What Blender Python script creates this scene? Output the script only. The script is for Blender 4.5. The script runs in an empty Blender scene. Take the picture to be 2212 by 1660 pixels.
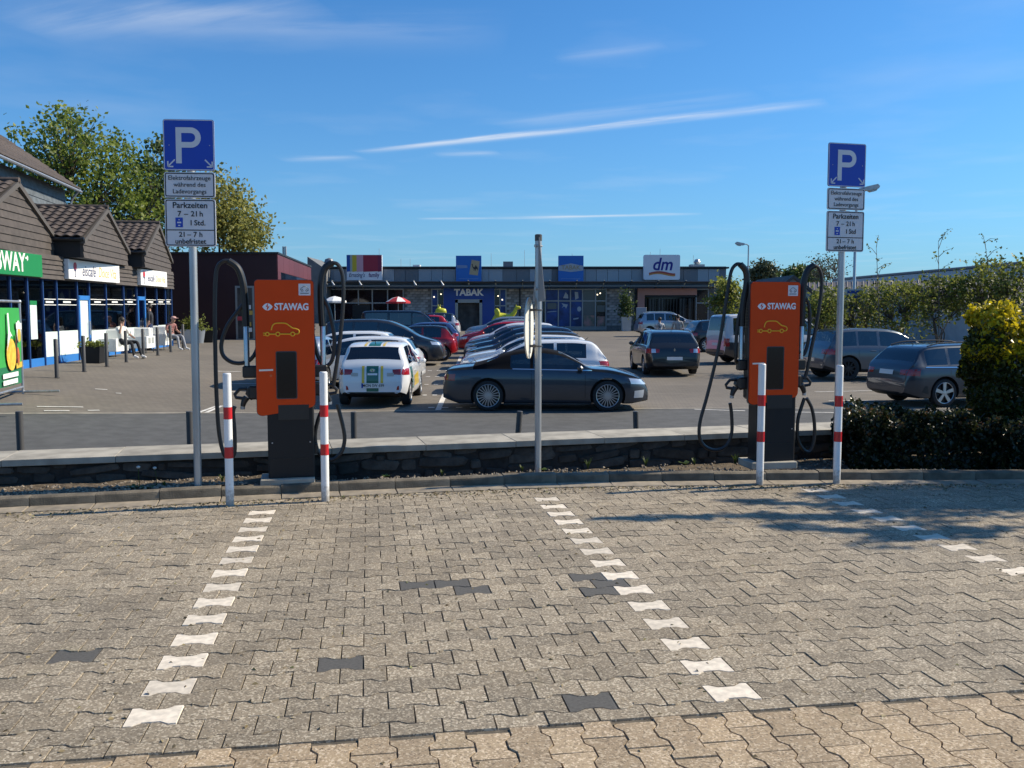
import bpy, bmesh, math, random
import numpy as np
from mathutils import Vector, Matrix
from mathutils.bvhtree import BVHTree
random.seed(7)
rng = np.random.default_rng(11)
R = math.radians
scene = bpy.context.scene
COL = scene.collection

# ------------------------------------------------------------------ camera
CAM_H = 1.56
F = 1960.0                      # focal length for a 2212 px wide frame
PITCH = math.atan(155.0 / F)
cam_d = bpy.data.cameras.new('camera')
cam_d.sensor_width = 36.0
cam_d.lens = 36.0 * F / 2212.0
cam_d.clip_end = 5000.0
cam_d.clip_start = 0.05
cam = bpy.data.objects.new('camera', cam_d)
COL.objects.link(cam)
cam.location = (0, 0, CAM_H)
cam.rotation_euler = (math.pi / 2 - PITCH, 0, 0)
scene.camera = cam

# ------------------------------------------------------------------ sun + sky
SUN_AZ = R(75.0)      # compass bearing from +Y, clockwise
SUN_EL = R(37.0)
sun_dir = Vector((math.cos(SUN_EL) * math.sin(SUN_AZ), math.cos(SUN_EL) * math.cos(SUN_AZ), math.sin(SUN_EL)))
sl = bpy.data.lights.new('sun', 'SUN')
sl.energy = 5.0
sl.angle = R(0.53)
sl.color = (1.0, 0.88, 0.69)
so = bpy.data.objects.new('sun', sl)
COL.objects.link(so)
so.location = (30, 10, 40)
so.rotation_euler = sun_dir.to_track_quat('Z', 'Y').to_euler()

world = bpy.data.worlds.new('World')
scene.world = world
world.use_nodes = True
world.cycles.sampling_method = 'MANUAL'
world.cycles.sample_map_resolution = 256
wn, wl = world.node_tree.nodes, world.node_tree.links
wn.clear()
def wnode(t, **k):
    n = wn.new(t)
    for a, b in k.items():
        setattr(n, a, b)
    return n
def wmath(op, a, b=None, c=None, clamp=False):
    n = wnode('ShaderNodeMath', operation=op, use_clamp=clamp)
    for i, v in enumerate((a, b, c)):
        if v is None:
            continue
        if isinstance(v, (int, float)):
            n.inputs[i].default_value = v
        else:
            wl.new(v, n.inputs[i])
    return n.outputs[0]
sky = wnode('ShaderNodeTexSky', sky_type='NISHITA')
sky.sun_disc = False
sky.sun_elevation = SUN_EL
sky.sun_rotation = SUN_AZ
sky.altitude = 200
sky.air_density = 1.0
sky.dust_density = 1.0
sky.ozone_density = 1.6
hs = wnode('ShaderNodeMixRGB', blend_type='MULTIPLY')      # the phone's cool, saturated rendering of the sky
hs.inputs[0].default_value = 1.0
hs.inputs[2].default_value = (0.38, 0.96, 1.52, 1)
wl.new(sky.outputs[0], hs.inputs[1])
# cirrus: clouds live on a plane high above the ground (direction / height)
tc = wnode('ShaderNodeTexCoord')
sep = wnode('ShaderNodeSeparateXYZ')
wl.new(tc.outputs['Generated'], sep.inputs[0])
zc = wmath('MAXIMUM', sep.outputs[2], 0.02)
px = wmath('DIVIDE', sep.outputs[0], zc)
py = wmath('DIVIDE', sep.outputs[1], zc)
def cloud_dir(u, v):
    """cloud-plane point of the sky direction seen at a given place"""
    d = Vector(((u - 1106) / F, 1.0, -(v - 830) / F))
    d = Matrix.Rotation(-PITCH, 3, 'X') @ d
    return d.x / d.z, d.y / d.z
comb = wnode('ShaderNodeCombineXYZ')
wl.new(px, comb.inputs[0]); wl.new(py, comb.inputs[1])
def cloud_noise(ex, ey, nscale, stretch):
    cv = wnode('ShaderNodeCombineXYZ')
    wl.new(wmath('ADD', wmath('MULTIPLY', px, ex * nscale / stretch), wmath('MULTIPLY', py, ey * nscale / stretch)), cv.inputs[0])
    wl.new(wmath('ADD', wmath('MULTIPLY', px, -ey * nscale), wmath('MULTIPLY', py, ex * nscale)), cv.inputs[1])
    nz = wnode('ShaderNodeTexNoise')
    nz.inputs['Scale'].default_value = 1.0
    nz.inputs['Detail'].default_value = 5.0
    nz.inputs['Roughness'].default_value = 0.62
    wl.new(cv.outputs[0], nz.inputs['Vector'])
    return nz.outputs[0]
NA = cloud_noise(0.873, -0.487, 5.0, 6.0)
NB = cloud_noise(0.999, -0.04, 4.0, 4.0)
def streak(u0, v0, u1, v1, wid, dens, n):
    a, b = cloud_dir(u0, v0), cloud_dir(u1, v1)
    dx, dy = b[0] - a[0], b[1] - a[1]
    L = math.hypot(dx, dy); ex, ey = dx / L, dy / L
    rx = wmath('SUBTRACT', px, a[0]); ry = wmath('SUBTRACT', py, a[1])
    s = wmath('ADD', wmath('MULTIPLY', rx, ex / L), wmath('MULTIPLY', ry, ey / L))
    t = wmath('ADD', wmath('MULTIPLY', rx, -ey / wid), wmath('MULTIPLY', ry, ex / wid))
    t2 = wmath('ADD', t, wmath('MULTIPLY', wmath('SUBTRACT', n, 0.5), 2.2))
    g = wmath('POWER', 2.718, wmath('MULTIPLY', wmath('MULTIPLY', t2, t2), -1.6))
    e = wmath('MULTIPLY', wmath('MULTIPLY', s, wmath('SUBTRACT', 1.0, s)), 4.0, clamp=True)
    e = wmath('POWER', e, 0.7)
    nn = wmath('MULTIPLY_ADD', n, 2.4, -0.65, clamp=True)
    return wmath('MULTIPLY', wmath('MULTIPLY', wmath('MULTIPLY', g, e), nn), dens)
ms = [streak(770, 330, 1790, 222, 0.085, 0.95, NA),
      streak(1080, 275, 1640, 205, 0.16, 0.20, NA),
      streak(600, 345, 780, 338, 0.14, 0.42, NB),
      streak(940, 336, 1080, 330, 0.09, 0.40, NB),
      streak(1060, 473, 1520, 462, 0.14, 0.62, NB),
      streak(900, 473, 1070, 472, 0.13, 0.50, NB),
      streak(1200, 128, 1440, 98, 0.06, 0.19, NA),
      streak(60, 70, 700, 10, 0.22, 0.30, NA),
      streak(300, 60, 1100, 80, 0.22, 0.16, NB)]
tot = ms[0]
for m in ms[1:]:
    tot = wmath('ADD', tot, m)
gn = wnode('ShaderNodeTexNoise')            # faint veil over the whole sky
gn.inputs['Scale'].default_value = 0.8
gn.inputs['Detail'].default_value = 6.0
wl.new(comb.outputs[0], gn.inputs['Vector'])
tot = wmath('ADD', tot, wmath('MULTIPLY_ADD', gn.outputs[0], 0.45, -0.235, clamp=True), clamp=True)
hz = wnode('ShaderNodeMixRGB')               # pale haze towards the horizon, the same all round
wl.new(wmath('MULTIPLY', wmath('POWER', 2.718, wmath('MULTIPLY', zc, -9.0)), 0.66), hz.inputs[0])
wl.new(hs.outputs[0], hz.inputs[1])
hz.inputs[2].default_value = (3.7, 5.8, 7.5, 1)
mixc = wnode('ShaderNodeMixRGB')
wl.new(tot, mixc.inputs[0])
wl.new(hz.outputs[0], mixc.inputs[1])
mixc.inputs[2].default_value = (8.6, 9.0, 9.5, 1)
bg = wnode('ShaderNodeBackground')
bg.inputs['Strength'].default_value = 0.075
wl.new(mixc.outputs[0], bg.inputs['Color'])
wo = wnode('ShaderNodeOutputWorld')
wl.new(bg.outputs[0], wo.inputs['Surface'])

vs = scene.view_settings
vs.view_transform = 'Standard'
vs.look = 'None'
vs.exposure = 0.44
vs.gamma = 1.0
vs.use_curve_mapping = False
scene.cycles.max_bounces = 6
scene.cycles.transparent_max_bounces = 12
scene.cycles.use_denoising = True

# ------------------------------------------------------------------ place helpers
def smooth(a, b, x):
    t = min(1.0, max(0.0, (x - a) / (b - a)))
    return t * t * (3 - 2 * t)
def lot_z(x, y):
    """height of the lower car park: falls to the wall, rises to the shops on the left"""
    yy = min(max(y, 6.0), 92.0)
    return -0.70 + 0.0118 * (yy - 20.0) + 0.62 * smooth(5.0, 13.5, -x) * smooth(2, 24, y)
CT, ST = math.cos(PITCH), math.sin(PITCH)
def ray(u, v):
    a, b = (u - 1106) / F, -(v - 830) / F
    return Vector((a, CT + b * ST, -ST + b * CT))
def at(u, v, Y):
    """world point on the line of sight (u, v of a 2212 x 1660 frame) at distance Y"""
    d = ray(u, v); k = Y / d.y
    return Vector((d.x * k, Y, CAM_H + d.z * k))
def on_lot(u, v):
    d = ray(u, v); lo = 5.0
    for i in range(4000):
        lo += 0.05
        k = lo / d.y
        if CAM_H + d.z * k <= lot_z(d.x * k, lo):
            break
    k = lo / d.y
    return Vector((d.x * k, lo, lot_z(d.x * k, lo)))
def x_at(u, Y):
    return at(u, 700, Y).x
def on_line(u, p, q):
    """ground-plan point of the plan line p-q that is seen in column u"""
    s = (u - 1106) / F
    # x = s * depth ; depth ~ Y*CT + CAM_H*ST
    dx, dy = q[0] - p[0], q[1] - p[1]
    t = (s * (p[1] * CT + 0.06) - p[0]) / (dx - s * dy * CT)
    return p[0] + dx * t, p[1] + dy * t

# ------------------------------------------------------------------ tagging
def tag(o, label=None, cat=None, group=None, kind=None):
    if label: o['label'] = label
    if cat: o['category'] = cat
    if group: o['group'] = group
    if kind: o['kind'] = kind
    return o
def thing(name, label, cat, loc=(0, 0, 0), rotz=0.0, group=None):
    o = bpy.data.objects.new(name, None)
    o.empty_display_size = 0.2
    COL.objects.link(o)
    o.location = loc; o.rotation_euler = (0, 0, rotz)
    return tag(o, label, cat, group)
def link_mesh(name, me, parent=None, loc=None, rot=None):
    o = bpy.data.objects.new(name, me)
    COL.objects.link(o)
    if parent is not None: o.parent = parent
    if loc is not None: o.location = loc
    if rot is not None: o.rotation_euler = rot
    return o

# ------------------------------------------------------------------ mesh builder
class MB:
    def __init__(s):
        s.v, s.f, s.m = [], [], []
    def add(s, vs, fs, mi=0, M=None):
        n = len(s.v)
        for p in vs:
            s.v.append(tuple(M @ Vector(p)) if M is not None else tuple(p))
        for f in fs:
            s.f.append([i + n for i in f]); s.m.append(mi)
        return s
    def box(s, c, d, mi=0, M=None, bev=0.0):
        x, y, z = c; a, b, h = d[0] / 2, d[1] / 2, d[2] / 2
        if bev > 0:
            e = min(bev, a * .9, b * .9, h * .9)
            vs = []
            for sx in (-1, 1):
                for sy in (-1, 1):
                    for sz in (-1, 1):
                        vs += [(x + sx * a, y + sy * (b - e), z + sz * (h - e)),
                               (x + sx * (a - e), y + sy * b, z + sz * (h - e)),
                               (x + sx * (a - e), y + sy * (b - e), z + sz * h)]
            bm = bmesh.new()
            for p in vs: bm.verts.new(p)
            bmesh.ops.convex_hull(bm, input=bm.verts)
            bmesh.ops.dissolve_limit(bm, angle_limit=0.01, verts=bm.verts, edges=bm.edges)
            bm.verts.index_update()
            s.add([q.co[:] for q in bm.verts], [[q.index for q in f.verts] for f in bm.faces], mi, M)
            bm.free()
            return s
        vs = [(x - a, y - b, z - h), (x + a, y - b, z - h), (x + a, y + b, z - h), (x - a, y + b, z - h),
              (x - a, y - b, z + h), (x + a, y - b, z + h), (x + a, y + b, z + h), (x - a, y + b, z + h)]
        return s.add(vs, [[3, 2, 1, 0], [4, 5, 6, 7], [0, 1, 5, 4], [1, 2, 6, 5], [2, 3, 7, 6], [3, 0, 4, 7]], mi, M)
    def tube(s, pts, r, n=8, mi=0, caps=True, closed=False, M=None):
        pts = [Vector(p) for p in pts]; k = len(pts)
        rs = r if isinstance(r, (list, tuple)) else [r] * k
        up = None; vs = []
        for i, p in enumerate(pts):
            if closed: t = pts[(i + 1) % k] - pts[i - 1]
            else: t = pts[min(i + 1, k - 1)] - pts[max(i - 1, 0)]
            t.normalize()
            if up is None:
                up = Vector((0, 0, 1)) if abs(t.z) < .9 else Vector((1, 0, 0))
            a = up - t * up.dot(t)
            if a.length < 1e-5: a = Vector((1, 0, 0)) - t * t.x
            a.normalize(); b = t.cross(a); up = a
            for j in range(n):
                g = 2 * math.pi * j / n
                vs.append(p + (a * math.cos(g) + b * math.sin(g)) * rs[i])
        fs = []
        for i in range(k if closed else k - 1):
            i2 = (i + 1) % k
            for j in range(n):
                j2 = (j + 1) % n
                fs.append([i * n + j, i * n + j2, i2 * n + j2, i2 * n + j])
        if caps and not closed:
            fs.append(list(range(n))[::-1]); fs.append([(k - 1) * n + j for j in range(n)])
        return s.add(vs, fs, mi, M)
    def lathe(s, prof, n=16, mi=0, c=(0, 0, 0), axis='Z', M=None, caps=True):
        vs = []
        for (r, h) in prof:
            for j in range(n):
                g = 2 * math.pi * j / n
                p = (r * math.cos(g), r * math.sin(g), h)
                if axis == 'Y': p = (p[0], h, p[1])
                if axis == 'X': p = (h, p[0], p[1])
                vs.append((p[0] + c[0], p[1] + c[1], p[2] + c[2]))
        fs = []
        for i in range(len(prof) - 1):
            for j in range(n):
                j2 = (j + 1) % n
                q = [i * n + j, i * n + j2, (i + 1) * n + j2, (i + 1) * n + j]
                fs.append(q if axis != 'Y' else q[::-1])
        if caps:
            a, b = list(range(n))[::-1], [(len(prof) - 1) * n + j for j in range(n)]
            if prof[0][0] > 1e-6: fs.append(a)
            if prof[-1][0] > 1e-6: fs.append(b)
        return s.add(vs, fs, mi, M)
    def prism(s, poly, d0, d1, axis='Y', mi=0, M=None):
        """polygon given in the two remaining axes, extruded along axis"""
        def mk(p, d):
            if axis == 'Y': return (p[0], d, p[1])
            if axis == 'X': return (d, p[0], p[1])
            return (p[0], p[1], d)
        n = len(poly)
        vs = [mk(p, d0) for p in poly] + [mk(p, d1) for p in poly]
        fs = [list(range(n)), [n + i for i in range(n)][::-1]]
        for i in range(n):
            j = (i + 1) % n
            fs.append([i, n + i, n + j, j])
        return s.add(vs, fs, mi, M)
    def quad(s, a, b, c, d, mi=0):
        return s.add([a, b, c, d], [[0, 1, 2, 3]], mi)
    def mesh(s, name, mats, smooth_ang=None):
        me = bpy.data.meshes.new(name)
        me.from_pydata(s.v, [], s.f)
        for m in (mats if isinstance(mats, (list, tuple)) else [mats]):
            me.materials.append(m)
        if len(me.polygons) == len(s.m):
            me.polygons.foreach_set('material_index', s.m)
        bm = bmesh.new(); bm.from_mesh(me)
        bmesh.ops.recalc_face_normals(bm, faces=bm.faces)
        bm.to_mesh(me); bm.free()
        if smooth_ang is not None:
            me.polygons.foreach_set('use_smooth', [True] * len(me.polygons))
            me.set_sharp_from_angle(angle=R(smooth_ang))
        me.update()
        return me
    def build(s, name, mats, parent=None, loc=None, rot=None, sm=35):
        return link_mesh(name, s.mesh(name, mats, sm), parent, loc, rot)

def circ(cx, cy, r, n, a0=0.0, a1=360.0, ry=None):
    ry = ry or r
    return [(cx + r * math.cos(R(a0 + (a1 - a0) * i / n)), cy + ry * math.sin(R(a0 + (a1 - a0) * i / n))) for i in range(n + (0 if abs(a1 - a0) >= 360 else 1))]
def rrect(x0, x1, y0, y1, r, n=5):
    out = []
    for cx, cy, a in ((x1 - r, y1 - r, 0), (x0 + r, y1 - r, 90), (x0 + r, y0 + r, 180), (x1 - r, y0 + r, 270)):
        out += circ(cx, cy, r, n, a, a + 90)
    return out
def catmull(pts, n=6, closed=False):
    pts = [Vector(p) for p in pts]; out = []
    k = len(pts)
    for i in range(k if closed else k - 1):
        p0 = pts[i - 1] if (closed or i > 0) else pts[0]
        p1, p2 = pts[i], pts[(i + 1) % k]
        p3 = pts[(i + 2) % k] if (closed or i + 2 < k) else pts[-1]
        for j in range(n):
            t = j / n
            out.append(0.5 * ((2 * p1) + (p2 - p0) * t + (2 * p0 - 5 * p1 + 4 * p2 - p3) * t * t + (3 * p1 - p0 - 3 * p2 + p3) * t ** 3))
    if not closed: out.append(pts[-1])
    return out
def text_mesh(name, s, size, mat, depth=0.002, offset=0.0, shear=0.0, align='CENTER', sx=1.0):
    cu = bpy.data.curves.new('t', 'FONT')
    cu.body = s; cu.size = size; cu.extrude = depth; cu.offset = offset; cu.shear = shear
    cu.align_x = align; cu.align_y = 'CENTER'; cu.resolution_u = 3
    ob = bpy.data.objects.new('t', cu); COL.objects.link(ob)
    bpy.context.view_layer.update()
    me = bpy.data.meshes.new_from_object(ob.evaluated_get(bpy.context.evaluated_depsgraph_get()))
    me.name = name
    bpy.data.objects.remove(ob); bpy.data.curves.remove(cu)
    # stand the text up: x stays, y -> z, facing -Y
    me.transform(Matrix(((sx, 0, 0, 0), (0, 0, -1, 0), (0, 1, 0, 0), (0, 0, 0, 1))))
    me.materials.clear(); me.materials.append(mat)
    return me
# ------------------------------------------------------------------ materials
def nt(m):
    m.use_nodes = True
    return m.node_tree.nodes, m.node_tree.links
def mat(name, col, rough=0.5, metal=0.0, var=0.0, vscale=8.0, bump=0.0, bscale=60.0, spec=0.5, coat=0.0, col2=None, rvar=0.0, rand=0.0, stretch=None, detail=5.0):
    m = bpy.data.materials.new(name)
    N, L = nt(m)
    b = N['Principled BSDF']
    b.inputs['Base Color'].default_value = (*col, 1)
    b.inputs['Roughness'].default_value = rough
    b.inputs['Metallic'].default_value = metal
    b.inputs['Specular IOR Level'].default_value = spec
    if coat:
        b.inputs['Coat Weight'].default_value = coat
        b.inputs['Coat Roughness'].default_value = 0.04
    if var or col2 or bump or rvar:
        tc = N.new('ShaderNodeTexCoord')
        vec = tc.outputs['Object']
        if stretch:
            mp = N.new('ShaderNodeMapping'); mp.inputs['Scale'].default_value = stretch
            L.new(vec, mp.inputs['Vector']); vec = mp.outputs[0]
    outc = None
    if var or col2:
        nz = N.new('ShaderNodeTexNoise')
        nz.inputs['Scale'].default_value = vscale; nz.inputs['Detail'].default_value = detail
        L.new(vec, nz.inputs['Vector'])
        cr = N.new('ShaderNodeValToRGB')
        c2 = col2 if col2 else tuple(min(1, c * (1 + var)) for c in col)
        c1 = col if col2 else tuple(c * (1 - var) for c in col)
        cr.color_ramp.elements[0].position = 0.36; cr.color_ramp.elements[0].color = (*c1, 1)
        cr.color_ramp.elements[1].position = 0.64; cr.color_ramp.elements[1].color = (*c2, 1)
        L.new(nz.outputs[0], cr.inputs[0])
        outc = cr.outputs[0]
        if rvar:
            mr = N.new('ShaderNodeMapRange')
            mr.inputs['To Min'].default_value = max(0, rough - rvar); mr.inputs['To Max'].default_value = min(1, rough + rvar)
            L.new(nz.outputs[0], mr.inputs[0]); L.new(mr.outputs[0], b.inputs['Roughness'])
    if rand:
        oi = N.new('ShaderNodeObjectInfo')
        hv = N.new('ShaderNodeHueSaturation')
        mr = N.new('ShaderNodeMapRange')
        mr.inputs['To Min'].default_value = 1 - rand; mr.inputs['To Max'].default_value = 1 + rand
        L.new(oi.outputs['Random'], mr.inputs[0]); L.new(mr.outputs[0], hv.inputs['Value'])
        if outc: L.new(outc, hv.inputs['Color'])
        else: hv.inputs['Color'].default_value = (*col, 1)
        outc = hv.outputs[0]
    if outc: L.new(outc, b.inputs['Base Color'])
    if bump:
        nb = N.new('ShaderNodeTexNoise')
        nb.inputs['Scale'].default_value = bscale; nb.inputs['Detail'].default_value = 6
        L.new(vec, nb.inputs['Vector'])
        bp = N.new('ShaderNodeBump'); bp.inputs['Strength'].default_value = bump; bp.inputs['Distance'].default_value = 0.01
        L.new(nb.outputs[0], bp.inputs['Height']); L.new(bp.outputs[0], b.inputs['Normal'])
    return m

def paver_mat(name, base, light, dark, patch):
    """exposed-aggregate concrete: fine chips, blotches, stone-to-stone variation"""
    m = bpy.data.materials.new(name)
    N, L = nt(m); b = N['Principled BSDF']
    b.inputs['Roughness'].default_value = 0.82
    g = N.new('ShaderNodeNewGeometry')
    def noise(sc, det=3.0, rg=0.6):
        n = N.new('ShaderNodeTexNoise'); n.inputs['Scale'].default_value = sc; n.inputs['Detail'].default_value = det
        n.inputs['Roughness'].default_value = rg
        L.new(g.outputs['Position'], n.inputs['Vector']); return n.outputs[0]
    def ramp(fac, p0, c0, p1, c1):
        r = N.new('ShaderNodeValToRGB'); e = r.color_ramp.elements
        e[0].position = p0; e[0].color = (*c0, 1); e[1].position = p1; e[1].color = (*c1, 1)
        L.new(fac, r.inputs[0]); return r.outputs[0]
    def mixc(fac, a, c, mode='MIX'):
        x = N.new('ShaderNodeMixRGB'); x.blend_type = mode
        if isinstance(fac, float): x.inputs[0].default_value = fac
        else: L.new(fac, x.inputs[0])
        for i, q in ((1, a), (2, c)):
            if isinstance(q, tuple): x.inputs[i].default_value = (*q, 1)
            else: L.new(q, x.inputs[i])
        return x.outputs[0]
    big = noise(0.55, 4.0)
    mid = noise(3.5, 4.0)
    c = ramp(big, 0.38, base, 0.66, patch)
    c = mixc(ramp(mid, 0.40, (0, 0, 0), 0.75, (0.55, 0.55, 0.55)), c, dark)
    vo = N.new('ShaderNodeTexVoronoi'); vo.inputs['Scale'].default_value = 135.0
    L.new(g.outputs['Position'], vo.inputs['Vector'])
    sepc = N.new('ShaderNodeSeparateColor'); L.new(vo.outputs['Color'], sepc.inputs[0])
    c = mixc(ramp(sepc.outputs[0], 0.66, (0, 0, 0), 0.82, (0.62, 0.62, 0.62)), c, light)
    c = mixc(ramp(sepc.outputs[1], 0.74, (0, 0, 0), 0.88, (0.55, 0.55, 0.55)), c, tuple(k * 0.38 for k in dark))
    stain = noise(1.35, 6.0, 0.68)
    c = mixc(ramp(stain, 0.57, (0, 0, 0), 0.72, (0.42, 0.42, 0.42)), c, tuple(k * 0.45 for k in dark))
    mpt = N.new('ShaderNodeMapping'); mpt.inputs['Rotation'].default_value = (0, 0, R(-9)); mpt.inputs['Scale'].default_value = (2.6, 0.22, 1)
    L.new(g.outputs['Position'], mpt.inputs['Vector'])
    trk = N.new('ShaderNodeTexNoise'); trk.inputs['Scale'].default_value = 1.0; trk.inputs['Detail'].default_value = 4.0; L.new(mpt.outputs[0], trk.inputs['Vector'])
    c = mixc(ramp(trk.outputs[0], 0.52, (0, 0, 0), 0.66, (0.20, 0.20, 0.20)), c, tuple(k * 0.5 for k in dark))     # worn tyre lanes
    moss = noise(2.1, 7.0, 0.7)
    c = mixc(ramp(moss, 0.60, (0, 0, 0), 0.74, (0.30, 0.30, 0.30)), c, (0.20, 0.175, 0.085))
    oi = N.new('ShaderNodeObjectInfo'); at_ = N.new('ShaderNodeAttribute'); at_.attribute_name = 'tint'
    ad = N.new('ShaderNodeMath'); ad.operation = 'ADD'
    L.new(oi.outputs['Random'], ad.inputs[0]); L.new(at_.outputs['Fac'], ad.inputs[1])
    fr = N.new('ShaderNodeMath'); fr.operation = 'FRACT'; L.new(ad.outputs[0], fr.inputs[0])
    mr = N.new('ShaderNodeMapRange'); mr.inputs['To Min'].default_value = 0.80; mr.inputs['To Max'].default_value = 1.16
    L.new(fr.outputs[0], mr.inputs[0])
    hv = N.new('ShaderNodeHueSaturation'); L.new(c, hv.inputs['Color']); L.new(mr.outputs[0], hv.inputs['Value'])
    L.new(hv.outputs[0], b.inputs['Base Color'])
    nb = noise(260.0, 3.0, 0.7)
    bp = N.new('ShaderNodeBump'); bp.inputs['Strength'].default_value = 0.55; bp.inputs['Distance'].default_value = 0.006
    L.new(nb, bp.inputs['Height']); L.new(bp.outputs[0], b.inputs['Normal'])
    return m

def leaf_mat(name, c_dark, c_light, c_alt=None, trans=0.35, rough=0.5):
    """leaf colour varies from leaf to leaf through the 'tint' attribute"""
    m = bpy.data.materials.new(name)
    N, L = nt(m); b = N['Principled BSDF']
    at_ = N.new('ShaderNodeAttribute'); at_.attribute_name = 'tint'
    r = N.new('ShaderNodeValToRGB'); e = r.color_ramp.elements
    e[0].position = 0.0; e[0].color = (*c_dark, 1); e[1].position = 1.0 if not c_alt else 0.8; e[1].color = (*c_light, 1)
    if c_alt:
        q = e.new(1.0); q.color = (*c_alt, 1)
    L.new(at_.outputs['Fac'], r.inputs[0])
    L.new(r.outputs[0], b.inputs['Base Color'])
    b.inputs['Roughness'].default_value = rough
    b.inputs['Specular IOR Level'].default_value = 0.35
    tr = N.new('ShaderNodeBsdfTranslucent'); L.new(r.outputs[0], tr.inputs['Color'])
    mx = N.new('ShaderNodeMixShader'); mx.inputs[0].default_value = trans
    L.new(b.outputs[0], mx.inputs[1]); L.new(tr.outputs[0], mx.inputs[2])
    L.new(mx.outputs[0], N['Material Output'].inputs['Surface'])
    return m

def glass_mat(name, tint, refl=0.12, rough=0.02):
    m = bpy.data.materials.new(name)
    N, L = nt(m); N.remove(N['Principled BSDF'])
    t = N.new('ShaderNodeBsdfTransparent'); t.inputs[0].default_value = (*tint, 1)
    g = N.new('ShaderNodeBsdfGlossy'); g.inputs['Roughness'].default_value = rough
    g.inputs[0].default_value = (0.95, 0.97, 1, 1)
    f = N.new('ShaderNodeFresnel'); f.inputs[0].default_value = 1.5
    mr = N.new('ShaderNodeMapRange'); mr.inputs['To Min'].default_value = refl * 0.5; mr.inputs['To Max'].default_value = 1.0
    L.new(f.outputs[0], mr.inputs[0])
    mx = N.new('ShaderNodeMixShader'); L.new(mr.outputs[0], mx.inputs[0])
    L.new(t.outputs[0], mx.inputs[1]); L.new(g.outputs[0], mx.inputs[2])
    L.new(mx.outputs[0], N['Material Output'].inputs['Surface'])
    return m

M = {}
M['paver'] = paver_mat('grey_paver', (0.285, 0.228, 0.154), (0.62, 0.54, 0.41), (0.185, 0.152, 0.108), (0.245, 0.205, 0.150))
M['paver_beige'] = paver_mat('beige_paver', (0.39, 0.288, 0.176), (0.66, 0.54, 0.39), (0.27, 0.20, 0.128), (0.345, 0.265, 0.172))
M['paver_dark'] = mat('dark_paver', (0.085, 0.081, 0.074), 0.85, var=0.15, vscale=60, bump=0.3, bscale=200)
M['paver_white'] = mat('white_paver', (0.62, 0.55, 0.45), 0.8, var=0.16, vscale=22, bump=0.25, bscale=220, rand=0.13)
M['joint'] = mat('joint_sand', (0.105, 0.088, 0.064), 0.95, var=0.35, vscale=14, bump=0.5, bscale=140)
M['gutter'] = mat('gutter_concrete', (0.26, 0.22, 0.165), 0.85, var=0.22, vscale=9, bump=0.3, bscale=120, rand=0.12)
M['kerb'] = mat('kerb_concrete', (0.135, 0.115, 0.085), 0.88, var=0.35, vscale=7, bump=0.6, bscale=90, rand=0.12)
M['coping'] = mat('coping_concrete', (0.33, 0.305, 0.255), 0.85, var=0.22, vscale=4, bump=0.35, bscale=80, rand=0.07)
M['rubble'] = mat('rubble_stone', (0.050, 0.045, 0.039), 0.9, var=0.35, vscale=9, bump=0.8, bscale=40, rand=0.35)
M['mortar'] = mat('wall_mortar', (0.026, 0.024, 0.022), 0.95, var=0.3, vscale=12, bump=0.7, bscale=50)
M['soil'] = mat('planting_soil', (0.10, 0.076, 0.05), 0.97, var=0.45, vscale=22, bump=1.0, bscale=70)
M['pebble'] = mat('pebble', (0.30, 0.25, 0.19), 0.9, var=0.3, vscale=30, rand=0.3)
M['asphalt'] = mat('road_asphalt', (0.082, 0.082, 0.080), 0.9, var=0.14, vscale=3.5, bump=0.4, bscale=160)
M['line_white'] = mat('marking_white', (0.60, 0.58, 0.54), 0.8, var=0.16, vscale=5)
M['white_paint'] = mat('bollard_white', (0.80, 0.80, 0.79), 0.38, var=0.04, vscale=6, coat=0.2)
def grimy(m, dirt, z0, z1):
    """splashed dirt and scuffs low down on a painted post"""
    N, L = nt(m); b = N['Principled BSDF']
    tc = N.new('ShaderNodeTexCoord'); sp = N.new('ShaderNodeSeparateXYZ'); L.new(tc.outputs['Object'], sp.inputs[0])
    nz = N.new('ShaderNodeTexNoise'); nz.inputs['Scale'].default_value = 28; nz.inputs['Detail'].default_value = 7; nz.inputs['Roughness'].default_value = 0.7
    L.new(tc.outputs['Object'], nz.inputs['Vector'])
    mr = N.new('ShaderNodeMapRange'); mr.inputs['From Min'].default_value = z0; mr.inputs['From Max'].default_value = z1
    mr.inputs['To Min'].default_value = 0.55; mr.inputs['To Max'].default_value = 0.0; L.new(sp.outputs[2], mr.inputs[0])
    ad = N.new('ShaderNodeMath'); ad.operation = 'ADD'; L.new(nz.outputs[0], ad.inputs[0]); L.new(mr.outputs[0], ad.inputs[1])
    r = N.new('ShaderNodeMapRange'); r.inputs['From Min'].default_value = 0.66; r.inputs['From Max'].default_value = 0.95; r.inputs['To Max'].default_value = 0.75; L.new(ad.outputs[0], r.inputs[0])
    mx = N.new('ShaderNodeMixRGB'); L.new(r.outputs[0], mx.inputs[0]); mx.inputs[2].default_value = (*dirt, 1)
    old = b.inputs['Base Color'].links
    if old: L.new(old[0].from_socket, mx.inputs[1])
    else: mx.inputs[1].default_value = b.inputs['Base Color'].default_value
    L.new(mx.outputs[0], b.inputs['Base Color'])
grimy(M['white_paint'], (0.22, 0.19, 0.15), 0.0, 0.22)
M['red_paint'] = mat('bollard_red', (0.52, 0.012, 0.018), 0.35, coat=0.2)
M['galv'] = mat('galvanised_steel', (0.42, 0.43, 0.44), 0.42, 0.75, var=0.16, vscale=14, stretch=(1, 1, 0.12))
M['alu'] = mat('aluminium_plate', (0.50, 0.50, 0.49), 0.5, 0.3, var=0.08, vscale=6)
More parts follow.
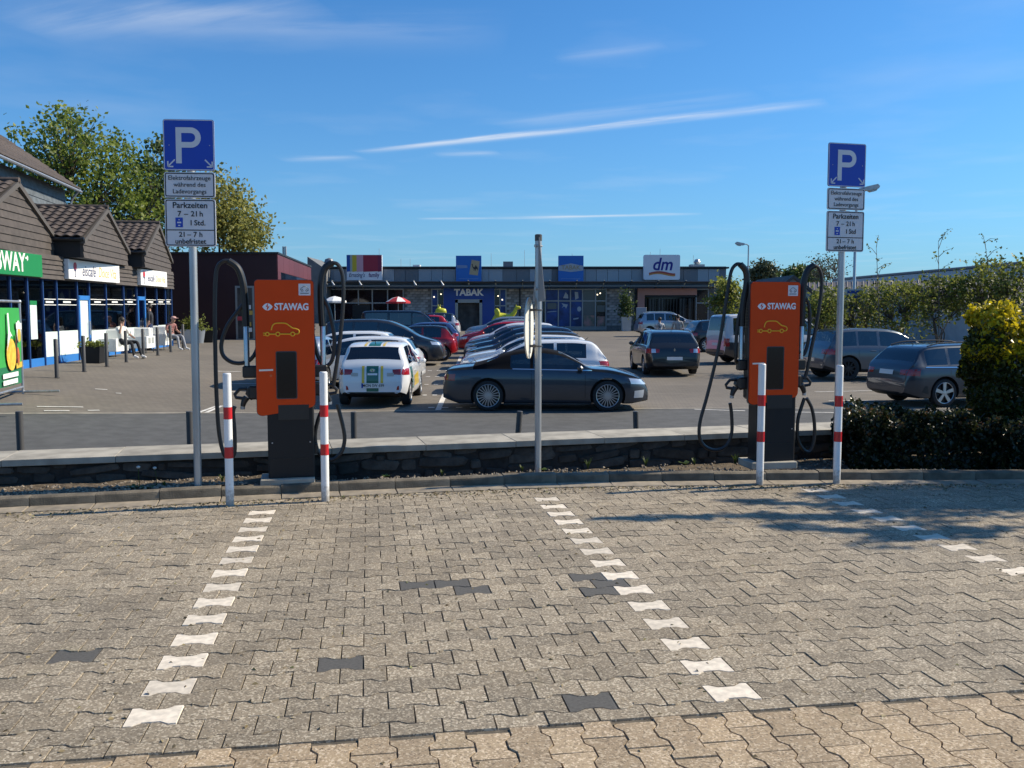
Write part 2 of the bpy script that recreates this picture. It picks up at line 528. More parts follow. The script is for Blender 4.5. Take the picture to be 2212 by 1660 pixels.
M['disc_back'] = mat('cream_sign_back', (0.70, 0.68, 0.60), 0.5, var=0.05, vscale=5)
M['post_grey'] = mat('grey_post_paint', (0.075, 0.072, 0.070), 0.5, 0.2)
M['steel_bright'] = mat('brushed_steel', (0.62, 0.61, 0.59), 0.34, 0.9)
M['sign_blue'] = mat('sign_blue', (0.010, 0.052, 0.42), 0.4, var=0.05, vscale=3)
M['sign_white'] = mat('sign_white', (0.70, 0.68, 0.70), 0.45, var=0.04, vscale=4)
M['sign_black'] = mat('sign_black', (0.012, 0.012, 0.016), 0.5)
M['orange'] = mat('charger_orange', (0.66, 0.060, 0.004), 0.5, spec=0.22, var=0.03, vscale=2)
M['anthracite'] = mat('anthracite_coating', (0.014, 0.0145, 0.016), 0.5, 0.0, spec=0.3)
M['charger_edge'] = mat('charger_edge', (0.045, 0.046, 0.05), 0.4)
M['screen'] = mat('screen_glass', (0.004, 0.005, 0.007), 0.12)
M['rubber'] = mat('cable_rubber', (0.014, 0.014, 0.015), 0.42)
M['yellow_print'] = mat('yellow_print', (0.86, 0.46, 0.02), 0.45)
M['white_print'] = mat('white_print', (0.80, 0.80, 0.82), 0.5)
M['cream_sticker'] = mat('cream_sticker', (0.78, 0.72, 0.64), 0.5)
# ------------------------------------------------------------------ ground sheets
def sheet(name, xs, ys, zf, m, dz=0.0, parent=None):
    vs = [(x, y, zf(x, y) + dz) for y in ys for x in xs]
    nx = len(xs)
    fs = [[j * nx + i, j * nx + i + 1, (j + 1) * nx + i + 1, (j + 1) * nx + i] for j in range(len(ys) - 1) for i in range(nx - 1)]
    me = bpy.data.meshes.new(name); me.from_pydata(vs, [], fs); me.materials.append(m)
    me.polygons.foreach_set('use_smooth', [True] * len(fs))
    return link_mesh(name, me, parent)
def lot_material():
    m = bpy.data.materials.new('lot_paving'); N, L = nt(m); b = N['Principled BSDF']
    b.inputs['Roughness'].default_value = 0.88
    g = N.new('ShaderNodeNewGeometry')
    mp = N.new('ShaderNodeMapping'); mp.inputs['Rotation'].default_value = (0, 0, R(6)); L.new(g.outputs['Position'], mp.inputs['Vector'])
    br = N.new('ShaderNodeTexBrick')
    br.inputs['Scale'].default_value = 1.0; br.inputs['Brick Width'].default_value = 0.2; br.inputs['Row Height'].default_value = 0.14
    br.inputs['Mortar Size'].default_value = 0.008
    br.inputs['Color1'].default_value = (0.165, 0.143, 0.115, 1); br.inputs['Color2'].default_value = (0.138, 0.121, 0.100, 1)
    br.inputs['Mortar'].default_value = (0.105, 0.091, 0.075, 1)
    L.new(mp.outputs[0], br.inputs['Vector'])
    n1 = N.new('ShaderNodeTexNoise'); n1.inputs['Scale'].default_value = 0.25; n1.inputs['Detail'].default_value = 6; n1.inputs['Roughness'].default_value = 0.6
    L.new(g.outputs['Position'], n1.inputs['Vector'])
    r1 = N.new('ShaderNodeMapRange'); r1.inputs['From Min'].default_value = 0.3; r1.inputs['From Max'].default_value = 0.7
    r1.inputs['To Min'].default_value = 0.82; r1.inputs['To Max'].default_value = 1.22; L.new(n1.outputs[0], r1.inputs[0])
    hv = N.new('ShaderNodeHueSaturation'); L.new(br.outputs[0], hv.inputs['Color']); L.new(r1.outputs[0], hv.inputs['Value'])
    # worn efflorescence streaks
    n2 = N.new('ShaderNodeTexNoise'); n2.inputs['Scale'].default_value = 1.3; n2.inputs['Detail'].default_value = 8
    mp2 = N.new('ShaderNodeMapping'); mp2.inputs['Scale'].default_value = (0.35, 2.2, 1); L.new(g.outputs['Position'], mp2.inputs['Vector']); L.new(mp2.outputs[0], n2.inputs['Vector'])
    r2 = N.new('ShaderNodeMapRange'); r2.inputs['From Min'].default_value = 0.60; r2.inputs['From Max'].default_value = 0.78; r2.inputs['To Max'].default_value = 0.5; L.new(n2.outputs[0], r2.inputs[0])
    mx = N.new('ShaderNodeMixRGB'); L.new(r2.outputs[0], mx.inputs[0]); L.new(hv.outputs[0], mx.inputs[1]); mx.inputs[2].default_value = (0.24, 0.205, 0.165, 1)
    L.new(mx.outputs[0], b.inputs['Base Color'])
    n3 = N.new('ShaderNodeTexNoise'); n3.inputs['Scale'].default_value = 60; L.new(g.outputs['Position'], n3.inputs['Vector'])
    bp = N.new('ShaderNodeBump'); bp.inputs['Strength'].default_value = 0.35; bp.inputs['Distance'].default_value = 0.02
    L.new(n3.outputs[0], bp.inputs['Height']); L.new(bp.outputs[0], b.inputs['Normal'])
    return m
M['lot'] = lot_material()
gx = [-1500, -600, -250, -120, -70, -45] + [-34 + 1.0 * i for i in range(55)] + [24, 32, 45, 70, 120, 250, 600, 1500]
gy = [-60, -20, 0] + [4 + 1.0 * i for i in range(92)] + [105, 130, 180, 260, 400, 700, 1200, 2500]
car_park = tag(sheet('car_park_ground', gx, gy, lot_z, M['lot']), kind='structure', label='grey brown paved car park sloping behind the low wall')
# the asphalt lane behind the low wall and its pale border line
LANE = [on_lot(0, 896), on_lot(480, 893), on_lot(900, 889), on_lot(1500, 884), on_lot(1830, 884)]
def lane_y(x):
    pts = [(p.x, p.y) for p in LANE]
    if x <= pts[0][0]: return pts[0][1] + (x - pts[0][0]) * 0.25
    for (a, b), (c, d) in zip(pts, pts[1:]):
        if x <= c: return b + (d - b) * (x - a) / (c - a)
    return pts[-1][1]
lx = [-40 + 1.0 * i for i in range(81)]
vs, fs = [], []
for i, x in enumerate(lx):
    y1 = lane_y(x)
    for j in range(7):
        y = 5.0 + (y1 - 5.0) * j / 6
        vs.append((x, y, lot_z(x, y) + 0.006))
for i in range(80):
    for j in range(6):
        a = i * 7 + j
        fs.append([a, a + 7, a + 8, a + 1])
me = bpy.data.meshes.new('asphalt_lane'); me.from_pydata(vs, [], fs); me.materials.append(M['asphalt'])
me.polygons.foreach_set('use_smooth', [True] * len(fs))
lane = tag(link_mesh('asphalt_lane', me), kind='structure', label='dark asphalt lane just behind the low stone wall')
def lot_strip(name, pts, wid, m, parent=car_park, dz=0.011, step=0.5):
    """flat marking that follows the car park surface"""
    mb = MB()
    for p, q in zip(pts, pts[1:]):
        p, q = Vector(p[:2]), Vector(q[:2]); n = max(1, int((q - p).length / step))
        t = (q - p).normalized(); s = Vector((-t.y, t.x)) * wid / 2
        for i in range(n):
            a = p + (q - p) * i / n; b = p + (q - p) * (i + 1) / n
            c = [a - s, b - s, b + s, a + s]
            mb.add([(k.x, k.y, lot_z(k.x, k.y) + dz) for k in c], [[0, 1, 2, 3]])
    return mb.build(name, m, parent, sm=None)
lot_strip('border_line', [(x, lane_y(x) + 0.06) for x in lx[22:72]], 0.14, mat('border_stone', (0.26, 0.235, 0.195), 0.85, var=0.25, vscale=3))
# white stone dashes of the bays
for row_v, u0, u1 in ((790, 905, 1000), (802, 905, 1000), (815, 900, 1000), (832, 895, 1000), (855, 890, 1000), (882, 925, 1075)):
    p, q = on_lot(u0, row_v), on_lot(u1, row_v)
    n = 5
    for i in range(n):
        a = p.lerp(q, i / n); b = p.lerp(q, (i + 0.45) / n)
        lot_strip('bay_marking', [a, b], 0.16, M['line_white'])
p, q = on_lot(946, 888), on_lot(996, 770)
lot_strip('bay_marking', [p, q], 0.13, M['line_white'])
for a, b in (((1010, 782), (1060, 782)), ((1010, 800), (1060, 800)), ((930, 762), (1000, 762))):
    lot_strip('bay_marking', [on_lot(*a), on_lot(*b)], 0.14, M['line_white'])
for a, b in (((1500, 886), (1610, 889)), ((1640, 891), (1830, 893)), ((1520, 783), (1612, 784)), ((1760, 848), (1900, 845)), ((1790, 868), (1900, 866)),
             ((95, 889), (150, 889)), ((190, 888), (215, 888)), ((80, 880), (180, 881)), ((430, 893), (470, 878)), ((445, 893), (480, 878)),
             ((500, 830), (560, 830)), ((490, 848), (515, 848)), ((470, 803), (520, 804)), ((250, 851), (262, 851)), ((205, 842), (232, 843))):
    lot_strip('bay_marking', [on_lot(*a), on_lot(*b)], 0.08, M['line_white'])

# ------------------------------------------------------------------ near forecourt paved with I-shaped stones
ANG = R(9.0); CA, SA = math.cos(ANG), math.sin(ANG)
B0 = 3.35
YS = 0.12
def ab(x, y): return CA * x + SA * (y + YS), -SA * x + CA * (y + YS)
def xy(a, b): return CA * a - SA * b, SA * a + CA * b - YS
KERB = [(-9, 5.9), (-5.5, 6.86), (-4.1, 7.25), (-1.64, 7.90), (.27, 8.30), (1.6, 8.41), (3, 8.46), (6, 8.50), (12, 8.52)]
_k = [tuple(p) for p in catmull([(a, b - 0.12, 0) for a, b in KERB], 8)]
def kerb_y(x):
    for (a, b, _), (c, d, _2) in zip(_k, _k[1:]):
        if x <= c: return b + (d - b) * (x - a) / (c - a) if x >= a else b
    return _k[-1][1]
fore = MB()
fx = [-30, -14, -9] + [-8.5 + .5 * i for i in range(41)] + [14, 30]
for i in range(len(fx) - 1):
    a, b = fx[i], fx[i + 1]
    ka, kb = kerb_y(max(-9, min(12, a))), kerb_y(max(-9, min(12, b)))
    fore.quad((a, -25, -0.0085), (b, -25, -0.0085), (b, kb + 0.05, -0.0085), (a, ka + 0.05, -0.0085))
forecourt = tag(fore.build('forecourt_paving', M['joint'], sm=None), kind='structure', label='parking bays paved with grey I-shaped concrete stones')

HALF = [(.1, -.0825), (.1, .0825), (.066, .0825), (.034, .0575), (-.034, .0575), (-.066, .0825), (-.1, .0825), (-.1, -.0825), (-.066, -.0825), (-.034, -.0575), (.034, -.0575), (.066, -.0825)]
def inset(poly, d):
    n = len(poly); out = []
    for i in range(n):
        p0, p1, p2 = Vector(poly[i - 1]), Vector(poly[i]), Vector(poly[(i + 1) % n])
        e1, e2 = (p1 - p0).normalized(), (p2 - p1).normalized()
        n1, n2 = Vector((-e1.y, e1.x)), Vector((-e2.y, e2.x))
        k = n1 + n2
        if k.length < 1e-6: out.append(tuple(p1 + n1 * d)); continue
        k = k / k.length_squared * 2
        out.append(tuple(p1 + k * d))
    return out
def clip(poly, nx, ny, c):
    """keep nx*x + ny*y <= c"""
    out = []
    for i in range(len(poly)):
        p, q = poly[i - 1], poly[i]
        dp, dq = nx * p[0] + ny * p[1] - c, nx * q[0] + ny * q[1] - c
        if (dp <= 0) != (dq <= 0):
            t = dp / (dp - dq); out.append((p[0] + (q[0] - p[0]) * t, p[1] + (q[1] - p[1]) * t))
        if dq <= 0: out.append(q)
    return out
def stone_geo(poly):
    n = len(poly)
    top, bot = inset(poly, 0.0036), inset(poly, 0.0014)
    vs = [(p[0], p[1], 0.0) for p in top] + [(p[0], p[1], -0.010) for p in bot]
    fs = [list(range(n))] + [[i, n + i, n + (i + 1) % n, (i + 1) % n] for i in range(n)]
    return vs, fs
ROT90 = [(-y, x) for x, y in HALF]
S_MESH = {}
def stone_mesh(key, poly, m):
    if key not in S_MESH:
        v, f = stone_geo(poly)
        me = bpy.data.meshes.new(key); me.from_pydata(v, [], f); me.materials.append(m)
        S_MESH[key] = me
    return S_MESH[key]
def gxy(u, v):
    d = ray(u, v); k = -CAM_H / d.z
    return d.x * k, d.y * k
dark_at = [ab(*gxy(*p)) for p in ((172, 1425), (713, 1436), (1315, 1510), (925, 1268), (993, 1264), (1035, 1278), (1272, 1250), (1318, 1264), (1293, 1282))]
stones = []
for k in range(0, 44):
    bc = B0 + 0.07 + 0.14 * k
    for i in range(-32, 46):
        ac = -0.82 + 0.2 * i + (0.1 if k % 2 else 0.0)
        x, y = xy(ac, bc)
        if y > kerb_y(max(-9, min(12, x))) - 0.17 or abs(x) > 0.75 * y + 1.5: continue
        kind = 'paver'
        if k % 2 == 0 and 2 <= k <= 28 and abs(ac + 0.82) < 0.03: kind = 'white'
        if k % 2 == 1 and 1 <= k <= 29 and (abs(ac - 1.48) < 0.03 or abs(ac - 3.88) < 0.03): kind = 'white'
        stones.append([y, ac, bc, k, kind])
for a, b in dark_at:
    j = min((s for s in stones if s[4] == 'paver'), key=lambda s: (s[1] - a) ** 2 + (s[2] - b) ** 2)
    j[4] = 'dark'
def jit():
    return Matrix.Rotation(random.gauss(0, 0.006), 4, 'X') @ Matrix.Rotation(random.gauss(0, 0.006), 4, 'Y') @ Matrix.Rotation(random.gauss(0, 0.008), 4, 'Z')
rest_v, rest_f, rest_t = [], [], []
cnt = 0
def inview(x, y):
    return abs(x) < 0.565 * y + 0.12 and y > 2.9
for s in sorted(stones, key=lambda s: (not inview(*xy(s[1], s[2])), s[0])):
    y, ac, bc, k, kind = s
    x, y = xy(ac, bc); z = random.gauss(0, 0.0013)
    Mt = Matrix.Translation((x, y, z)) @ Matrix.Rotation(ANG, 4, 'Z') @ jit()
    if k == 0: key, poly = 'edge_paver', clip(HALF, 0, -1, 0.035)
    else: key, poly = 'paver', HALF
    if kind != 'paver' or cnt < 296:
        m = {'paver': M['paver'], 'white': M['paver_white'], 'dark': M['paver_dark']}[kind]
        o = link_mesh('paver' if kind != 'white' else 'marker_paver', stone_mesh(key + kind, poly, m), forecourt)
        o.matrix_local = Mt
        if kind == 'paver': cnt += 1
    else:
        v, f = stone_geo(poly); n = len(rest_v)
        t = random.random()
        rest_v += [tuple(Mt @ Vector(p)) for p in v]; rest_t += [t] * len(v)
        rest_f += [[q + n for q in g] for g in f]
def tint_mesh(name, v, f, t, mats, smooth_=False):
    me = bpy.data.meshes.new(name); me.from_pydata(v, [], f)
    for m in (mats if isinstance(mats, (list, tuple)) else [mats]): me.materials.append(m)
    a = me.attributes.new('tint', 'FLOAT', 'POINT'); a.data.foreach_set('value', t)
    if smooth_: me.polygons.foreach_set('use_smooth', [True] * len(f))
    return me
tag(link_mesh('paver_field', tint_mesh('paver_field', rest_v, rest_f, rest_t, M['paver']), forecourt), kind='stuff')
# beige stones of the drive, turned a quarter
drive = MB()
B1 = B0 + 0.035
c = [xy(-9, -3), xy(9, -3), xy(9, B1 - 0.004), xy(-9, B1 - 0.004)]
drive.quad(*[(p[0], p[1], -0.006) for p in c])
driveway = tag(drive.build('driveway_paving', M['joint'], sm=None), kind='structure', label='beige I-shaped stones of the drive in front')
rest_v, rest_f, rest_t = [], [], []
bs = []
for i in range(-40, 46):
    ac = 0.14 * i + 0.02
    for k in range(0, 11):
        bc = B1 - 0.2 * k + (0.1 if i % 2 else 0.0) - 0.03
        bs.append((ac, bc))
bs.sort(key=lambda p: (not (abs(xy(*p)[0]) < 0.58 * xy(*p)[1] + 0.3 and xy(*p)[1] > 2.7), -xy(*p)[1]))
for q, (ac, bc) in enumerate(bs):
    poly = ROT90
    top = B1 - bc
    if top < 0.1: poly = clip(ROT90, 0, 1, top)
    if len(poly) < 3 or top < -0.07: continue
    x, y = xy(ac, bc)
    Mt = Matrix.Translation((x, y, random.gauss(0.0, 0.0013))) @ Matrix.Rotation(ANG, 4, 'Z') @ jit()
    if q < 280:
        o = link_mesh('paver', stone_mesh('beige%.3f' % min(top, 0.1), poly, M['paver_beige']), driveway); o.matrix_local = Mt
    else:
        v, f = stone_geo(poly); n = len(rest_v); t = random.random()
        rest_v += [tuple(Mt @ Vector(p)) for p in v]; rest_t += [t] * len(v); rest_f += [[w + n for w in g] for g in f]
tag(link_mesh('paver_field', tint_mesh('paver_field', rest_v, rest_f, rest_t, M['paver_beige']), driveway), kind='stuff')
# sheet of joint sand must not cover the beige field: forecourt sheet lies lower there (-14 mm against -10.5 mm)

# gutter stones and kerb stones along the bed
kerb = thing('kerb', 'low concrete kerb along the planting bed', 'kerb')
gut = thing('gutter_row', 'single row of flat pale gutter stones along the kerb', 'gutter')
x = -8.6
while x < 9.5:
    y = kerb_y(x); dx = 0.1
    t = Vector((dx, kerb_y(x + dx) - y)).normalized()
    Lk = 0.49
    nx_ = x + t.x * Lk
    a = math.atan2(kerb_y(nx_) - y, nx_ - x)
    cx, cy = (x + nx_) / 2, (y + kerb_y(nx_)) / 2
    n = Vector((-math.sin(a), math.cos(a)))
    mb = MB(); prof = [(0, -.1), (0, .058), (.006, .074), (.025, .084), (.105, .084), (.115, .076), (.115, -.1)]
    L2 = Lk / 2 - 0.0025
    mb.prism([(p[0], p[1]) for p in prof], -L2, L2, axis='X')
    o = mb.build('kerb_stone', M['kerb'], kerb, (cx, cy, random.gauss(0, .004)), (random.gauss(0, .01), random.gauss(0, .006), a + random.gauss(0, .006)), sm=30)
    mb = MB(); mb.box((0, -0.1125, -0.012), (Lk - 0.009, 0.215, 0.04), bev=0.004)
    mb.build('gutter_stone', M['gutter'], gut, (cx, cy, random.gauss(0.0, .0015)), (random.gauss(-0.004, .004), random.gauss(0, .004), a), sm=30)
    x = nx_

# ------------------------------------------------------------------ planting bed, low stone wall
WD = Vector((0.9669, 0.2553)); WN = Vector((-0.2553, 0.9669)); W0 = Vector((0.3, 8.87))
def wall_pt(s, d, z): p = W0 + WD * s + WN * d; return Vector((p.x, p.y, z))
def wall_y(x): return W0.y + (x - W0.x) * WD.y / WD.x
bx = [-8.4 + 0.12 * i for i in range(146)]
vs, fs, nb = [], [], 9
for i, x in enumerate(bx):
    y0, y1 = kerb_y(x) + 0.1, wall_y(x) + 0.15
    for j in range(nb):
        y = y0 + (y1 - y0) * j / (nb - 1)
        vs.append((x, y, 0.064 * (1 - smooth(-2.3, -1.6, x)) + 0.012 - 0.03 * smooth(-2.3, -1.6, x) * j / (nb - 1) + 0.05 * smooth(-2.3, -1.6, x) * (1 - smooth(0, .3, j / (nb - 1))) + random.gauss(0, 0.008)))
for i in range(len(bx) - 1):
    for j in range(nb - 1):
        a = i * nb + j; fs.append([a, a + nb, a + nb + 1, a + 1])
me = bpy.data.meshes.new('planting_bed'); me.from_pydata(vs, [], fs); me.materials.append(M['soil'])
me.polygons.foreach_set('use_smooth', [True] * len(fs))
bed = tag(link_mesh('planting_bed', me), kind='structure', label='narrow bare soil strip between kerb and low wall')
pv, pf, pt = [], [], []
for i in range(2600):
    x = random.uniform(-7.5, 4.2); f_ = random.random() ** 2
    y = kerb_y(x) + 0.12 + f_ * (wall_y(x) - kerb_y(x) - 0.15)
    r = random.uniform(0.006, 0.022); n = len(pv); h = (0.08 if x < -2.3 else 0.075 - 0.06 * min(1, f_ * 4))
    ps = [(r, 0, 0), (-r, 0, 0), (0, r, 0), (0, -r, 0), (0, 0, r * .8), (0, 0, -r * .8)]
    th = random.random() * 6.28
    for p in ps:
        k = random.uniform(.7, 1.2)
        pv.append((x + k * (p[0] * math.cos(th) - p[1] * math.sin(th)), y + k * (p[0] * math.sin(th) + p[1] * math.cos(th)), h + k * p[2])); pt.append(random.random())
    pf += [[n + a, n + b, n + c] for a, b, c in ((0, 2, 4), (2, 1, 4), (1, 3, 4), (3, 0, 4), (2, 0, 5), (1, 2, 5), (3, 1, 5), (0, 3, 5))]
tag(link_mesh('pebbles', tint_mesh('pebbles', pv, pf, pt, M['pebble'])), 'small pebbles and crumbs scattered over the planting bed', 'pebbles', kind='stuff')

wall = thing('low_wall', 'low rubble stone wall with pale concrete coping behind the chargers', 'wall')
mb = MB()
S0, S1 = -8.4, 9.0
a, b, c2, d = wall_pt(S0, 0.05, 0), wall_pt(S1, 0.05, 0), wall_pt(S1, 0.52, 0), wall_pt(S0, 0.52, 0)
ring = [a, b, c2, d]
mb.add([(p.x, p.y, -1.1) for p in ring] + [(p.x, p.y, 0.245) for p in ring], [[0, 1, 5, 4], [1, 2, 6, 5], [2, 3, 7, 6], [3, 0, 4, 7], [4, 5, 6, 7]])
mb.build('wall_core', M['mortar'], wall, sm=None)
wa = math.atan2(WD.y, WD.x)
s = S0
while s < S1:                                           # coping slabs
    Ls = random.uniform(0.86, 0.96)
    p = wall_pt(s + Ls / 2, 0.285, 0.275)
    mb = MB(); mb.box((0, 0, 0), (Ls - 0.004, 0.58, 0.058), bev=0.003)
    mb.build('coping_slab', M['coping'], wall, p + Vector((0, 0, random.gauss(0, .001))), (random.gauss(0, .002), random.gauss(0, .0015), wa), sm=30)
    s += Ls
def rock(w, h, d):
    mb = MB(); pts = []
    n = 9
    ang0 = random.random()
    for k in range(n):
        g = 2 * math.pi * (k + random.uniform(-.2, .2)) / n
        cx, cz = math.cos(g), math.sin(g)
        e = random.uniform(.30, .55)
        px_ = math.copysign(abs(cx) ** e, cx) * w / 2; pz_ = math.copysign(abs(cz) ** e, cz) * h / 2
        pts.append((px_, pz_))
    vs = [(p[0], 0.02, p[1]) for p in pts] + [(p[0] * .97, -d * .7, p[1] * .95) for p in pts] + [(p[0] * .86, -d - random.uniform(-.008, .008), p[1] * .80) for p in pts]
    fs = [[i, (i + 1) % n, n + (i + 1) % n, n + i] for i in range(n)] + [[n + i, n + (i + 1) % n, 2 * n + (i + 1) % n, 2 * n + i] for i in range(n)] + [[2 * n + i for i in range(n)]]
    mb.add(vs, fs)
    return mb
for z0, z1 in ((-0.04, 0.05), (0.055, 0.155), (0.16, 0.24)):
    s = -7.2
    while s < 5.4:
        w = random.choice([.09, .14, .2, .27, .36, .48]) * random.uniform(.85, 1.15)
        if random.random() < 0.16: s += w * .5
        zc = (z0 + z1) / 2 + random.gauss(0, .016)
        mb = rock(w - 0.015, (z1 - z0) * random.uniform(.6, 1.15), random.uniform(0.008, 0.03))
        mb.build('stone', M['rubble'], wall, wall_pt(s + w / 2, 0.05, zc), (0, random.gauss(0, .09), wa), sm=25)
        s += w
# ------------------------------------------------------------------ red and white bollards
def white_bollard(base, h, label, lean=(0, 0)):
    t = thing('bollard', label, 'bollard', base, 0, 'white bollards with red bands in front of the chargers')
    t.rotation_euler = (lean[0], lean[1], 0)
    r = 0.033
    zb = [h * .36, h * .445, h * .655, h * .745]
    segs = [(-0.02, zb[0], 'white_paint'), (zb[0], zb[1], 'red_paint'), (zb[1], zb[2], 'white_paint'), (zb[2], zb[3], 'red_paint'), (zb[3], h - .008, 'white_paint')]
    for i, (a, b, m) in enumerate(segs):
        mb = MB()
        rr = r + (0.0012 if m == 'red_paint' else 0)
        prof = [(rr, a), (rr, b)]
        if i == 4: prof += [(r - .006, h), (0, h + .001)]
        mb.lathe(prof, 24)
        mb.build('post' if m == 'white_paint' else 'red_band', M[m], t)
    return t
def pave_pt(u, v): x, y = gxy(u, v); return Vector((x, y, 0))
b1 = white_bollard(pave_pt(497, 1092), 1.075, 'white post with two red bands, leftmost of the four')
b2 = white_bollard(pave_pt(703, 1083), 1.075, 'red banded white post at the left charger\'s right side')
b3 = white_bollard(pave_pt(1641, 1048), 1.10, 'white post with red bands standing in front of the right charger\'s orange panel')
b4 = white_bollard(pave_pt(1807, 1046), 1.085, 'white post with red bands, rightmost of the four, beside the right sign pole')

# ------------------------------------------------------------------ parking signs
def arrow(mb, x, z, dx, dz, L, w, y, mi=0):
    d = Vector((dx, dz)).normalized(); n = Vector((-d.y, d.x)); p = Vector((x, z)); q = p + d * L
    def seg(a, b):
        e = (b - a).normalized(); k = Vector((-e.y, e.x)) * w / 2
        mb.prism([tuple(a - k), tuple(b - k), tuple(b + k), tuple(a + k)], y, y - .0015, mi=mi)
    seg(p, q); seg(q, q - d * L * .38 + n * L * .38); seg(q, q - d * L * .38 - n * L * .38)
def plate(name, parent, w, h, zc, m, border=None, y=-0.05):
    mb = MB(); mb.prism(rrect(-w / 2, w / 2, zc - h / 2, zc + h / 2, 0.02), y, y + 0.004)
    o = mb.build(name, m, parent, sm=None)
    mb = MB(); mb.prism(rrect(-w / 2 - .001, w / 2 + .001, zc - h / 2 - .001, zc + h / 2 + .001, 0.021), y + .0042, y + 0.010)
    mb.build('plate_edge', M['alu'], o, sm=None)
    if border:
        mb = MB(); o1 = rrect(-w / 2 + .007, w / 2 - .007, zc - h / 2 + .007, zc + h / 2 - .007, 0.016); i1 = rrect(-w / 2 + .015, w / 2 - .015, zc - h / 2 + .015, zc + h / 2 - .015, 0.010)
        n = len(o1)
        mb.add([(p[0], y - .0012, p[1]) for p in o1] + [(p[0], y - .0012, p[1]) for p in i1], [[i, (i + 1) % n, n + (i + 1) % n, n + i] for i in range(n)])
        mb.build('border', border, o, sm=None)
    return o
def put_text(s, size, m, parent, x, z, y=-0.0525, off=0.0, shear=0.0, align='CENTER', name='lettering', sx=1.0):
    words = s.split(' ')
    ms = [text_mesh(name, w, size, m, 0.0008, off, shear, 'LEFT', sx) for w in words]      # one mesh for each word
    ext = [(min(v.co.x for v in k.vertices), max(v.co.x for v in k.vertices)) for k in ms]
    gap = 0.36 * size * sx; tot = sum(b - a for a, b in ext) + gap * (len(ms) - 1); cx = x - tot / 2
    for k, (a, b) in zip(ms, ext):
        o = link_mesh(name, k, parent, (cx - a, y, z)); cx += b - a + gap
    return o
def parking_sign(base, ztop, yaw, roll, label, last):
    t = thing('parking_sign', label, 'traffic sign', base, yaw, 'electric car parking signs on poles')
    t.rotation_euler = (0, roll, yaw)
    H = ztop - base[2]
    mb = MB(); mb.lathe([(0.032, -0.1), (0.032, H - 0.12)], 20); mb.build('pole', M['galv'], t)
    w = 0.415; z = H
    for hh in (0.09, 0.33, 0.50, 0.66, 0.93):
        mb = MB(); mb.lathe([(0.0365, H - hh - .016), (0.0365, H - hh + .016)], 20); mb.box((0, -0.038, H - hh), (0.09, 0.014, 0.03)); mb.build('clamp', M['alu'], t)
    p1 = plate('parking_plate', t, w, 0.415, z - .2075, M['sign_blue'])
    mb = MB(); o1 = rrect(-w / 2 + .003, w / 2 - .003, z - .412, z - .003, 0.018); i1 = rrect(-w / 2 + .009, w / 2 - .009, z - .406, z - .009, 0.013); n = len(o1)
    mb.add([(p[0], -.0512, p[1]) for p in o1] + [(p[0], -.0512, p[1]) for p in i1], [[i, (i + 1) % n, n + (i + 1) % n, n + i] for i in range(n)])
    mb.build('border', M['sign_white'], p1, sm=None)
    # the big P as one outline
    x0, x1, zt, zb, sw = -0.105, 0.10, z - .065, z - .358, 0.046
    zr = zt - 0.165; R1 = (zt - zr) / 2; R2 = R1 - sw
    cxr = x1 - R1
    outer = [(x0, zb), (x0 + sw, zb), (x0 + sw, zr)] + circ(cxr, zt - R1, R1, 14, -90, 90) + [(x0, zt)]
    inner = [(x0 + sw, zr + sw)] + circ(cxr, zt - R1, R2, 14, -90, 90) + [(x0 + sw, zt - sw)]
    mb = MB()
    mb.prism([(x0, zb), (x0 + sw, zb), (x0 + sw, zt), (x0, zt)], -.0505, -.052)
    oa = [(x0 + sw, zr)] + circ(cxr, zt - R1, R1, 14, -90, 90) + [(x0 + sw, zt)]
    ia = [(x0 + sw, zr + sw)] + circ(cxr, zt - R1, R2, 14, -90, 90) + [(x0 + sw, zt - sw)]
    n = len(oa)
    mb.add([(p[0], -.052, p[1]) for p in oa] + [(p[0], -.052, p[1]) for p in ia], [[i, i + 1, n + i + 1, n + i] for i in range(n - 1)])
    mb.build('letter', M['sign_white'], p1, sm=None)
    for ax_, sx_ in ((-.115, -1), (.13, 1)):
        mb = MB(); arrow(mb, ax_, z - .327, sx_, -1, 0.082, 0.011, -.0505); mb.build('arrow', M['sign_white'], p1, sm=None)
    p2 = plate('text_plate', t, w, 0.208, z - .415 - .014 - .104, M['sign_white'], M['sign_black']); zc = z - .415 - .014 - .104
    for i, s in enumerate(('Elektrofahrzeuge', 'während des', 'Ladevorgangs')):
        put_text(s, 0.052, M['sign_black'], p2, 0, zc + .055 - i * .055, off=0.0, sx=0.98)
    zc = z - .415 - .014 - .208 - .012 - .195
    p3 = plate('times_plate', t, w, 0.39, zc, M['sign_white'], M['sign_black'])
    put_text('Parkzeiten', 0.068, M['sign_black'], p3, 0, zc + .142, off=0.0008)
    put_text('7 – 21 h', 0.062, M['sign_black'], p3, 0, zc + .072, off=0.0008)
    put_text(last, 0.062, M['sign_black'], p3, 0.062, zc - .002, off=0.0008)
    mb = MB(); mb.prism([(-.122, zc - .038), (-.062, zc - .038), (-.062, zc + .042), (-.122, zc + .042)], -.0505, -.0518); mb.build('disc_symbol', M['sign_blue'], p3, sm=None)
    mb = MB(); mb.prism([(-.108, zc - .004), (-.076, zc - .004), (-.076, zc + .008), (-.108, zc + .008)], -.052, -.0526)
    mb.prism([(-.097, zc + .02), (-.087, zc + .02), (-.087, zc + .028), (-.097, zc + .028)], -.052, -.0526)
    mb.prism([(-.1, zc - .027), (-.084, zc - .027), (-.084, zc - .018), (-.1, zc - .018)], -.052, -.0526); mb.build('disc_mark', M['sign_white'], p3, sm=None)
